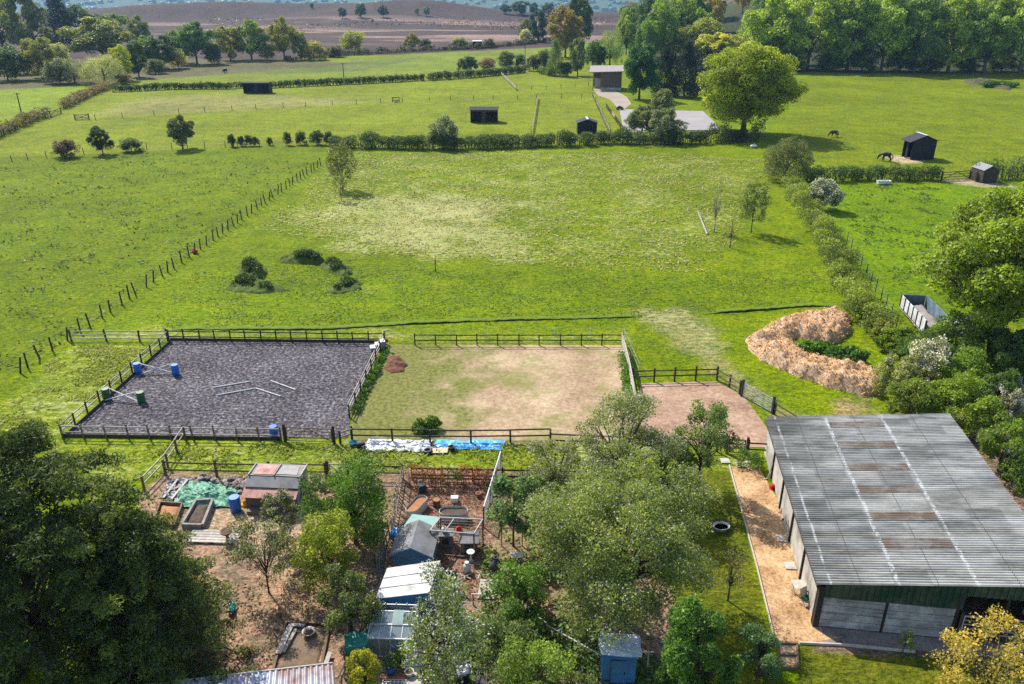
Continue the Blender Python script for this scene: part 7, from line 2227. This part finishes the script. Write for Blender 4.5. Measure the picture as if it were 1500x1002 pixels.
MB().box((.35, 0, .6), (1.3, .05, 1.2)).build('board', mat('dark_green_board', (.02, .09, .085), (.012, .05, .05), 2, .6, .2), rt)
for x in (-.3, 1.0):
    MB().box((x, .06, .65), (.06, .06, 1.3)).build('post', WOOD_BROWN, rt)


def simple_pot(px, py, label, m, r=.2, h=.34, plant=None, name='plant_pot', z=0.0):
    b = gpt(px, py, z); rt = thing(name, label, 'pot', b)
    MB().lathe([(r * .7, 0), (r, h * .9), (r * 1.08, h), (r * .9, h), (r * .7, h * .3)], n=16).build('pot', m, rt, True)
    MB().lathe([(r * .85, h * .82), (.02, h * .86)], n=12).build('soil', COMPOST, rt)
    if plant:
        c = link('leaves', scatter(blobs_ellipsoid(r * 1.5, r * 1.5, r * 1.7, h + r, 7, .5, int(px)), 420, .11, int(px), name='leaves'), None, rt); c.color = rgba(plant)


simple_pot(572, 985, 'deep blue glazed pot in front of the greenhouse', BLUEDRUM, .26, .4, (.05, .09, .02))
simple_pot(586, 975, 'terracotta pot with a leafy plant by the greenhouse door', TERRA, .2, .32, (.05, .10, .02))
simple_pot(600, 990, 'cream pot beside the paving in front of the greenhouse', PLANTERG, .22, .3)
simple_pot(632, 978, 'orange terracotta pot near the foot of the white blossom tree', TERRA, .22, .34, (.07, .11, .02))
simple_pot(622, 998, 'grey metal pot at the bottom edge on the paving', STEEL, .2, .3, (.07, .10, .03))
for k, (px, py) in enumerate(((606, 972), (614, 985), (604, 1000))):
    b = gpt(px, py, .0); rt = thing('paving_slab', ('upper', 'middle', 'lower')[k] + ' grey paving slab of the little path by the greenhouse', 'paving slab', b, .1)
    MB().prism([(-.42, -.3), (.42, -.32), (.43, .3), (-.4, .32)], .0, .06).build('slab', CONCRETE, rt)
b = gpt(578, 1000); rt = thing('brick_edging', 'short row of red bricks on a black grid at the bottom edge', 'bricks', b)
for k in range(6):
    MB().box((-.5 + k * .22, .2, .06), (.2, .1, .1)).build('brick', mat('red_brick', (.33, .12, .07), (.22, .08, .05), 5, .9, .3) if k == 0 else bpy.data.materials['red_brick'], rt)
mb = MB()
for k in range(7):
    mb.box((-.55 + k * .18, 0, .04), (.03, .28, .06))
for y in (-.14, 0, .14):
    mb.box((0, y, .04), (1.15, .028, .05))
mb.build('grid', WHITE, rt)
b = gpt(677, 1002); rt = thing('dustbin', 'black open bin with a crumpled bag in it under the white blossom tree', 'bin', b)
MB().lathe([(.32, 0), (.4, .85), (.43, .9), (.37, .9), (.3, .1)], n=20).build('bin', BLACKPLAS, rt, True)
cl = cloth('bag', [Vector((-.36, -.3, .82)), Vector((.36, -.3, .84)), Vector((.36, .3, .85)), Vector((-.36, .3, .82))], 20, 20, .2, 17, TARPW, None, 3, .0); cl.parent = rt
b = gpt(706, 1006); rt = thing('garden_chair', 'dark metal garden chair right of the black bin', 'chair', b, -.2)
DK = BLACKPLAS
MB().box((0, 0, .45), (.5, .48, .04)).build('seat', DK, rt)
mb = MB()
for x in np.linspace(-.22, .22, 5):
    mb.bar((x, .24, .47), (x, .34, .95), .03, .02)
mb.bar((-.25, .35, .97), (.25, .35, .97), .05, .05)
mb.build('backrest', DK, rt)
for x in (-.22, .22):
    for y in (-.2, .2):
        MB().bar((x, y, 0), (x, y, .44), .04, .04).build('leg', STEEL, rt)
    MB().bar((x * 1.1, -.22, .68), (x * 1.1, .28, .7), .05, .03).build('armrest', DK, rt)

# plot furniture right of the run: chiminea, bird table, frames, hurdles
b = gpt(727, 836); rt = thing('chiminea', 'dark bulbous chiminea standing on the reddish soil', 'chiminea', b)
MB().lathe([(.16, 0), (.2, .1), (.32, .3), (.33, .45), (.22, .62), (.13, .72), (.12, .92), (.16, .95), (.1, .95), (.09, .7)], n=20).build('body', mat('blue_black_clay', (.05, .055, .065), (.03, .032, .04), 3, .5, .1), rt, True)
MB().box((0, -.31, .36), (.22, .06, .2)).build('mouth', BLACKPLAS, rt)
b = gpt(757, 826); rt = thing('bird_table', 'small open table of pale boards near the chiminea', 'table', b, .1)
MB().box((0, 0, .62), (.7, .5, .04)).build('table_top', mat('pale_table_board', (.5, .47, .42), bump=.1), rt)
for x in (-.3, .3):
    for y in (-.2, .2):
        MB().box((x, y, .3), (.05, .05, .6)).build('leg', STEEL, rt)
MB().box((0, 0, .2), (.6, .42, .03)).build('shelf', WOOD_BROWN, rt)
b = gpt(684, 838); rt = thing('gas_bottle', 'grey round topped bottle at the near side of the mesh run', 'bottle', b)
MB().lathe([(.2, 0), (.22, .05), (.22, .45), (.14, .55), (.05, .58), (.05, .66)], n=18).build('body', STEEL, rt, True)
MB().lathe([(.11, .58), (.12, .7), (.1, .7)], n=14).build('collar', WHITE, rt)
b = gpt(690, 822); rt = thing('bird_bath', 'pale mushroom shaped bird bath inside the mesh run', 'bird bath', b)
MB().lathe([(.13, 0), (.07, .1), (.06, .55), (.2, .62), (.24, .68), (.2, .68), (.05, .64)], n=18).build('basin', WHITE, rt, True)
MB().lathe([(.17, 0), (.17, .03)], n=14).build('foot', CONCRETE, rt)
p = gpt(704, 878); rt = thing('wooden_panel', 'weathered door panel lying on the path of the plot', 'panel', p, -.08)
MB().box((.3, .75, .07), (.95, 1.5, .05)).build('board', WOOD_GREY, rt)
for y in (.2, 1.35):
    MB().box((.3, y, .11), (.95, .1, .03)).build('batten', WOOD_GREY, rt)
for k, (a, b_, lab) in enumerate((((700, 848), (717, 812), 'long thin pole leaning on the ground beside the chiminea'), ((660, 836), (690, 848), 'first weathered pole of the pair lying below the mesh run'), ((668, 852), (694, 838), 'second weathered pole crossing the first below the mesh run'),
                               ((690, 870), (745, 872), 'pale scaffold pole lying across the middle plot'), ((745, 873), (800, 912), 'pale scaffold pole slanting down into the bushes'), ((800, 915), (884, 962), 'pale pole continuing towards the silver roofed shed'))):
    h = (.15, .1, .14, .75, .75, .8)[k]
    p, q = gp(*a, h), gp(*b_, h); rt = thing('garden_pole', lab, 'pole', p)
    v = q - p
    MB().tube([(0, 0, 0), v], .035 if k < 3 else .03, 7).build('shaft', WOOD_GREY if k < 3 else WHITE, rt)
    if k >= 3:
        for f in (.05, .95):
            MB().box((v.x * f, v.y * f, -h / 2 - .02), (.06, .06, h)).build('stake', WOOD_BROWN, rt)
for k, (px, py, lab) in enumerate(((796, 770, 'tall stake with a white rag in the vegetable plot'), (765, 800, 'dark stake by the young fig tree'), (735, 800, 'grey stake at the corner of the mesh run'), (770, 775, 'thin stake behind the young fig tree'))):
    b = gpt(px, py); rt = thing('garden_stake', lab, 'stake', b)
    MB().box((0, 0, .75), (.06, .06, 1.5)).build('post', WOOD_BROWN, rt)
    MB().box((0, 0, 1.5), (.12, .05, .16)).build('cap', WHITE if k in (0, 2) else WOOD_GREY, rt)

# raspberry canes by the back rails
for k, (px, lab) in enumerate(((612, 'reddish dry canes at the left end of the raspberry row'), (640, 'raspberry canes left of the middle of the row'), (664, 'raspberry canes in the middle of the row'), (690, 'raspberry canes right of the middle of the row'), (716, 'canes at the right end of the raspberry row'), (775, 'red leaved canes beside the apple tree'))):
    b = gpt(px, 712); rt = thing('raspberry_canes', lab, 'canes', b, 0, 'raspberry canes')
    r_ = random.Random(k)
    mb = MB(); tips = []
    for j in range(14):
        x, y = r_.uniform(-.55, .55), r_.uniform(-.2, .2); h = r_.uniform(.9, 1.7)
        e = (x + r_.uniform(-.2, .2), y + r_.uniform(-.2, .2), h)
        mb.tube([(x, y, 0), (x * 1.02, y, h * .5), e], [.018, .014, .006], 4, False)
        tips.append((e[0], e[1], h * .6, .2, .2, h * .45))
    mb.build('stems', WOOD_BROWN, rt)
    c = link('leaves', scatter(tips, 420, .12, k + 3, name='leaves'), None, rt); c.color = ((.16, .055, .025, 1), (.13, .06, .03, 1), (.05, .08, .02, 1))[k % 3]

# ------------------------------------------------------------------ things beside the barn
edge_pts = [(1068, 683), (1085, 745), (1108, 830), (1134, 937)]
P = [gpt(*p) for p in edge_pts]; rt = thing('path_edging', 'pale timber board edging the bark path along the lawn', 'edging', P[0])
for a, b_ in zip(P[:-1], P[1:]):
    MB().bar(a - P[0] + Vector((0, 0, .07)), b_ - P[0] + Vector((0, 0, .07)), .06, .16).build('board', mat('pale_edging', (.5, .44, .37), (.34, .29, .24), 3, .85, .2) if a is P[0] else bpy.data.materials['pale_edging'], rt)
P = [gpt(*p) for p in ((1171, 943), (1236, 946), (1340, 956))]; rt = thing('path_edging', 'timber kerb between the barn gravel and the lower lawn', 'edging', P[0])
for a, b_ in zip(P[:-1], P[1:]):
    MB().bar(a - P[0] + Vector((0, 0, .06)), b_ - P[0] + Vector((0, 0, .06)), .08, .14).build('board', bpy.data.materials['pale_edging'], rt)
for k, (px, py, rz, lab) in enumerate(((1145, 790, -.1, 'square stone slab lying on the bark path half way along the barn'), (1157, 830, -.05, 'stone slab on the bark path nearer the garden chair'), (1085, 682, 0, 'left slab at the top end of the bark path'), (1100, 680, .0, 'right slab at the top end of the bark path'), (1062, 676, .0, 'slab in the grass by the crossed gate'))):
    b = gpt(px, py, .03); rt = thing('paving_slab', lab, 'paving slab', b, rz)
    MB().prism([(-.31, -.29), (.31, -.31), (.3, .3), (-.3, .31)], 0, .055).build('slab', CONCRETE, rt)
# steps at the end of the path
b = gpt(1155, 962); rt = thing('garden_steps', 'two bark filled steps of brown sleepers at the near end of the path', 'steps', gpt(1141, 980))
for k, py in enumerate((979, 961, 944)):
    a, b_ = gpt(1141, py) - rt.location, gpt(1168, py) - rt.location
    MB().bar(a + Vector((0, 0, .07)), b_ + Vector((0, 0, .07)), .12, .16).build('riser', WOOD_BROWN, rt)
for px in (1141, 1169):
    a, b_ = gpt(px, 978) - rt.location, gpt(px - 2, 946) - rt.location
    MB().bar(a + Vector((0, 0, .06)), b_ + Vector((0, 0, .06)), .09, .13).build('side_sleeper', WOOD_BROWN, rt)
a, b_, c_, d_ = [gpt(*p) - rt.location + Vector((0, 0, .045)) for p in ((1142, 977), (1168, 977), (1167, 946), (1142, 946))]
MB().add([tuple(a), tuple(b_), tuple(c_), tuple(d_)], [(0, 1, 2, 3)]).build('bark_fill', BARKPATH, rt)
# chair, folded table, little things by the barn wall
b = gpt(1180, 886); rt = thing('garden_chair', 'green garden chair on the bark path against the barn wall', 'chair', b, .5)
GP = mat('green_chair', (.02, .10, .05), (.012, .06, .03), 3, .45, 0)
MB().box((0, 0, .43), (.5, .48, .05)).build('seat', GP, rt)
MB().slab([(-.24, .22, .48), (.24, .22, .48), (.24, .36, .95), (-.24, .36, .95)], .04, (0, 1, 0)).build('backrest', mat('pale_canvas', (.5, .45, .38), bump=.1), rt)
for x in (-.22, .22):
    MB().bar((x, -.25, 0), (x, .2, .43), .035, .035).build('leg', STEEL, rt)
    MB().bar((x, .25, 0), (x, -.2, .43), .035, .035).build('leg', STEEL, rt)
    MB().bar((x * 1.1, -.2, .62), (x * 1.1, .26, .64), .05, .03).build('armrest', GP, rt)
b = gpt(1170, 868); rt = thing('folding_table', 'grey folding table leaning by the garden chair', 'table', b, .1)
MB().slab([(-.4, -.3, .55), (.4, -.3, .55), (.4, .3, .62), (-.4, .3, .62)], .03).build('table_top', WOOD_GREY, rt)
for x in (-.33, .33):
    MB().bar((x, -.25, 0), (x, .25, .54), .04, .04).build('leg', WOOD_GREY, rt)
    MB().bar((x, .25, 0), (x, -.25, .52), .04, .04).build('leg', WOOD_GREY, rt)
b = gpt(1187, 862); rt = thing('leaning_board', 'pale board leaning against the barn wall behind the chair', 'board', b, .1)
MB().slab([(-.3, 0, .05), (.3, 0, .05), (.42, .18, .95), (-.18, .18, .95)], .03, (0, -1, .2)).build('sheet', mat('white_board', (.6, .58, .55), bump=.1), rt)
MB().box((0, .05, .05), (.6, .05, .05)).build('batten', WOOD_GREY, rt)
b = gpt(1131, 716); rt = thing('petrol_can', 'small red fuel can by the barn wall', 'fuel can', b, .3)
MB().prism([(-.16, -.1), (.16, -.1), (.16, .1), (-.16, .1)], 0, .3).build('can', bpy.data.materials['red_plastic'], rt)
MB().tube([(-.1, 0, .3), (-.08, 0, .38), (.08, 0, .38), (.1, 0, .3)], .018, 6).build('handle', bpy.data.materials['red_plastic'], rt)
for k, (px, py, h, lab) in enumerate(((1124, 702, 1.4, 'long grey pipe leaning on the barn wall by the red can'), (1143, 752, 1.5, 'dark garden fork leaning on the barn wall'), (1150, 762, 1.4, 'broom leaning on the barn wall next to the fork'))):
    b = gpt(px, py); rt = thing(('drain_pipe', 'garden_fork', 'yard_broom')[k], lab, ('pipe', 'fork', 'broom')[k], b)
    MB().tube([(0, 0, 0), (.28, .1, h)], .035 if k == 0 else .02, 7).build('shaft', STEEL if k == 0 else WOOD_BROWN, rt)
    if k == 1:
        for x in (-.08, -.03, .03, .08):
            MB().bar((x, 0, .25), (x - .03, 0, 0), .012, .012).build('tine', BLACKPLAS, rt)
    elif k == 2:
        MB().box((-.0, 0, .06), (.4, .08, .12)).build('bristles', WOOD_BROWN, rt)
    else:
        MB().tube([(-.3, -.1, .05), (0, 0, .05)], .04, 7).build('elbow', STEEL, rt)
b = gpt(1056, 776); rt = thing('garden_trough', 'grey metal basin on the lawn beside the apple tree', 'basin', b, .2)
MB().lathe([(.3, 0), (.38, .25), (.42, .3), (.36, .3), (.28, .06)], n=20, sx=1.3).build('basin', STEEL, rt, True)
MB().lathe([(.34, .2), (.02, .2)], n=16, sx=1.3).build('water', GLASS, rt)

# ------------------------------------------------------------------ garden trees and shrubs, each its own
def garden_tree(label, px, yb, yt, wpx, colr, n, leaf, seed, name='garden_tree', cat='tree', low=-.6, cz=.58, rzf=.44, nb=60, br=.2, r0=.14, h0=.3, nl=18, blossom=None, asp=.6, shell=.45, vcl=.2, wz=1.0, droop=0, thin=.25, dy=1.0):
    b = gpt(px, yb); h = tall(b, yt); k = wpx * depth(b + Vector((0, 0, h * .5))) / FOC / 2
    nl_ = max(6, int(nb / 6)); z0 = max(-h * .06, h * (cz - rzf * 1.05))
    bl = blobs_lobed(k * 1.08, k * dy * 1.08, z0, h * 1.03, nl_, 8, seed, (.40 if cat == 'tree' else .50) - .004 * min(nl_, 25), max(low, -.95))
    return crown_tree(name, label, b, bl, n, leaf, colr, h * h0, r0, nl, seed, cat, shell, blossom, droop, asp, vclump=vcl, minz=.04, thin=thin)


AP = (0.112, 0.145, 0.038)
BLS = (.52, .50, .46)
garden_tree('huge spreading apple tree in white blossom, largest tree of the gardens', 906, 902, 692, 318, AP, 60000, .125, 201, 'apple_tree', nb=150, br=.16, r0=.26, nl=40, blossom=(9000, .065, BLS), low=-.8, cz=.56, rzf=.48, dy=.95)
garden_tree('old apple tree with twisted limbs behind the huge spreading one', 905, 735, 588, 190, (0.110, 0.135, 0.046), 20000, .125, 202, 'apple_tree', nb=80, br=.17, r0=.2, nl=34, blossom=(5000, .075, BLS), low=-.7, thin=.4, shell=.3)
garden_tree('loose left limb tree of the old apple by the rails', 812, 735, 640, 95, (0.110, 0.135, 0.046), 5200, .12, 203, 'apple_tree', nb=36, br=.2, r0=.12, nl=22, blossom=(1400, .075, BLS), thin=.4, shell=.3)
garden_tree('upright green fruit tree at the top of the lawn beside the bark path', 1022, 720, 584, 92, (0.080, 0.125, 0.028), 12000, .12, 204, 'fruit_tree', nb=60, br=.16, r0=.13, nl=34, low=-.7, blossom=(600, .07, BLS), shell=.3, cz=.6, rzf=.5)
garden_tree('dense green rounded shrub left of the upright fruit tree', 985, 735, 660, 60, (0.050, 0.090, 0.020), 8000, .11, 205, 'shrub', 'shrub', nb=40, low=-.9, cz=.45)
garden_tree('round bright green bush beside the paling fence', 522, 796, 682, 122, (0.065, 0.125, 0.018), 24000, .12, 206, 'round_bush', 'bush', nb=90, br=.17, low=-.9, cz=.5, rzf=.5)
garden_tree('yellow green leafy bush in front of the round bright green one', 488, 866, 758, 86, (0.135, 0.170, 0.018), 14000, .115, 207, 'round_bush', 'bush', nb=60, br=.17, low=-.9, cz=.5, rzf=.5)
garden_tree('grey green apple bush beside the white roofed shed', 515, 935, 832, 92, (0.080, 0.105, 0.034), 11000, .11, 208, 'apple_tree', nb=60, br=.16, low=-.8, blossom=(400, .07, BLS), shell=.3, cz=.52)
garden_tree('small open apple tree in front of the hen house', 414, 792, 720, 62, (0.085, 0.100, 0.040), 3800, .11, 209, 'apple_tree', nb=34, br=.17, r0=.07, nl=22, blossom=(700, .075, BLS), shell=.3, cz=.62, rzf=.36, h0=.35)
garden_tree('thin leaved apple tree on the bare garden soil', 394, 868, 764, 104, (0.085, 0.100, 0.040), 6000, .11, 210, 'apple_tree', nb=46, br=.15, r0=.05, nl=22, blossom=(900, .075, BLS), shell=.25, cz=.58, rzf=.42, h0=.25, thin=.3)
garden_tree('white blossom tree at the bottom between greenhouse and bin', 655, 1012, 846, 140, (0.105, 0.140, 0.036), 9000, .105, 211, 'apple_tree', nb=80, br=.16, r0=.12, nl=36, blossom=(2600, .075, (.62, .60, .58)), shell=.3, low=-.75, cz=.56, rzf=.46)
garden_tree('young fig like tree with big blue green leaves in the plot', 752, 800, 700, 74, (0.085, 0.135, 0.060), 3000, .24, 212, 'fig_tree', nb=34, br=.2, r0=.07, nl=22, shell=.3, asp=.5)
garden_tree('second blue green leafed small tree nearer the apple', 800, 770, 700, 66, (0.085, 0.130, 0.050), 3000, .18, 213, 'fig_tree', nb=30, br=.2, r0=.06, nl=20, shell=.3)
garden_tree('fresh green maple like tree in front at the bottom centre', 1012, 1060, 892, 125, (0.055, 0.110, 0.020), 24000, .14, 214, 'maple_tree', nb=80, br=.17, low=-.85, cz=.54, rzf=.48, vcl=.28)
garden_tree('bright lime shrub at the bottom edge beside the blossom tree', 788, 1056, 955, 120, (0.110, 0.165, 0.030), 16000, .11, 215, 'shrub', 'shrub', nb=60, low=-.9, cz=.45)
garden_tree('dark green tangled bush under the left side of the huge apple', 760, 925, 842, 86, (0.060, 0.115, 0.020), 9000, .12, 216, 'shrub', 'shrub', nb=50, low=-.9, cz=.48)
garden_tree('grey leaved bush at the bottom right of the bin', 745, 1000, 915, 90, (0.080, 0.115, 0.045), 8000, .11, 217, 'shrub', 'shrub', nb=46, low=-.9, cz=.48)
garden_tree('yellow green clipped bush at the bottom left of the greenhouse', 538, 1025, 958, 56, (0.190, 0.195, 0.018), 11000, .085, 218, 'shrub', 'shrub', nb=50, low=-.9, cz=.5)
garden_tree('bronze and yellow leaved tree at the bottom right corner', 1425, 1080, 905, 160, (0.235, 0.190, 0.040), 6500, .115, 219, 'bronze_tree', nb=70, br=.15, r0=.1, nl=36, shell=.25, vcl=.3, cz=.58, rzf=.46, low=-.8)
garden_tree('thin white barked seedling at the kerb in front of the barn', 1322, 956, 922, 24, (0.100, 0.150, 0.03), 420, .1, 220, 'sapling', 'tree', nb=12, br=.25, r0=.025, nl=9)
garden_tree('bluish shrub at the near end of the bark path', 1112, 985, 925, 66, (0.060, 0.110, 0.050), 6000, .1, 221, 'shrub', 'shrub', nb=36, low=-.9, cz=.48)
garden_tree('bare twiggy shrub on the lawn edge under the huge apple', 1066, 880, 800, 70, (0.10, 0.105, 0.06), 900, .08, 222, 'shrub', 'shrub', nb=36, r0=.05, nl=34, shell=.2, thin=.15)
garden_tree('weedy green clump at the foot of the crossed gate', 1100, 684, 664, 44, (0.060, 0.110, 0.020), 2200, .1, 223, 'shrub', 'weeds', nb=16, low=-.9, cz=.4, r0=.02)
garden_tree('small plant with round leaves beside the bark path steps', 846, 800, 752, 60, (0.075, 0.12, 0.03), 2600, .13, 224, 'shrub', 'shrub', nb=24, low=-.9, cz=.45)
garden_tree('leggy green shrub between the chiminea and the huge apple', 770, 880, 822, 70, (0.075, 0.125, 0.022), 4000, .12, 225, 'shrub', 'shrub', nb=30, low=-.9, cz=.45, shell=.3)
garden_tree('pale twiggy bush at the very bottom under the lime shrub', 846, 1060, 990, 60, (0.085, 0.12, 0.035), 5000, .11, 226, 'shrub', 'shrub', nb=30, low=-.9, cz=.45)


def leylandii(label, px, yb, ytop, wpx, seed, n, colr, leaf=.2, blunt=.6):
    """a big dark conifer: many separate boughs, each sweeping out and drooping at its tip"""
    b = gpt(px, yb); h = tall(b, ytop); R = wpx * depth(b + Vector((0, 0, h * .4))) / FOC / 2
    r = random.Random(seed); bl = []; tips = []
    nb = 120
    for i in range(nb):
        z = (i + r.random()) / nb
        Rz = R * min(1, (1 - z) ** blunt * 1.08) * r.uniform(.72, 1.12)
        a = i * 2.39996 + r.uniform(-.5, .5)
        zb = .4 + (h - .9) * z
        up = r.uniform(.1, .5)
        for j, f in enumerate((.45, .68, .88, 1.02)):
            s = (.62 - .30 * f) * (.6 + R * .13) * r.uniform(.8, 1.2)
            wob = r.uniform(-.25, .25)
            p = (Rz * f * math.cos(a + wob * .3), Rz * f * math.sin(a + wob * .3), max(.15, zb + up * f * 1.6 - f * f * 1.0))
            (tips if j == 3 else bl).append((p[0], p[1], p[2], s * 1.2, s * 1.2, s * .5))
            if j == 2:
                tips.append((p[0], p[1], p[2] + s * .35, s, s, s * .35))
    for k in range(9):
        a = r.uniform(0, 6.28); q = r.uniform(0, .3) * R
        tips.append((q * math.cos(a), q * math.sin(a), h - r.uniform(0, .9), .3, .3, .5))
    rt = thing('conifer', label, 'conifer', b)
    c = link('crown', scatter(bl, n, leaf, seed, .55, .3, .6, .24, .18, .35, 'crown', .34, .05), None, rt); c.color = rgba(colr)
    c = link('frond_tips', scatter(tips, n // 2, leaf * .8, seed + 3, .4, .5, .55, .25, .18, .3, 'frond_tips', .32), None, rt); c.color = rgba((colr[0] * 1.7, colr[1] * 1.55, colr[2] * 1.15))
    link('trunk', trunk_mesh('trunk', bl, h * .3, .28, 40, seed, .9), BARK, rt)


leylandii('great dark conifer filling the lower left corner', 88, 1010, 638, 400, 301, 86000, (0.034, 0.054, 0.016), .21, .24)
leylandii('dark conifer leaning out to the right of the greatest one', 236, 1004, 746, 262, 302, 50000, (0.036, 0.056, 0.016), .18, .36)
leylandii('darkest conifer at the bottom left behind the other two', -30, 940, 676, 200, 303, 26000, (0.034, 0.058, 0.017), .22, .4)
leylandii('low yellowish conifer top beside the raised beds', 262, 905, 800, 120, 304, 12000, (0.060, 0.078, 0.020), .16)

# ------------------------------------------------------------------ low growth nobody could count in the plots
tufts('garden_weeds', [(715, 700), (850, 700), (935, 770), (905, 905), (730, 905), (700, 880), (720, 800)], 5200, .26, (0.075, 0.115, 0.022), 31, .5, .5, .8)
tufts('undergrowth', [(640, 905), (760, 900), (960, 930), (970, 1040), (640, 1040)], 5200, .26, (0.065, 0.105, 0.025), 32, .5, .42, .9)
tufts('leaf_litter', [(345, 800), (500, 760), (510, 910), (390, 1000), (330, 960)], 3500, .13, (0.11, 0.075, 0.04), 33, .6, .45)
tufts('bark_litter', [(600, 712), (722, 708), (708, 800), (690, 880), (630, 862), (645, 780), (592, 770)], 3200, .12, (0.14, 0.065, 0.04), 34, .6, .4)
tufts('fallen_petals', [(640, 860), (760, 800), (960, 830), (980, 960), (660, 990)], 1500, .06, (0.22, 0.21, 0.2), 35, .8, .3)
tufts('border_weeds', [(205, 735), (245, 700), (335, 702), (480, 704), (585, 706), (560, 830), (540, 830), (540, 716), (330, 712), (255, 712), (225, 760)], 2600, .22, (0.085, 0.125, 0.015), 36, .4, .5)
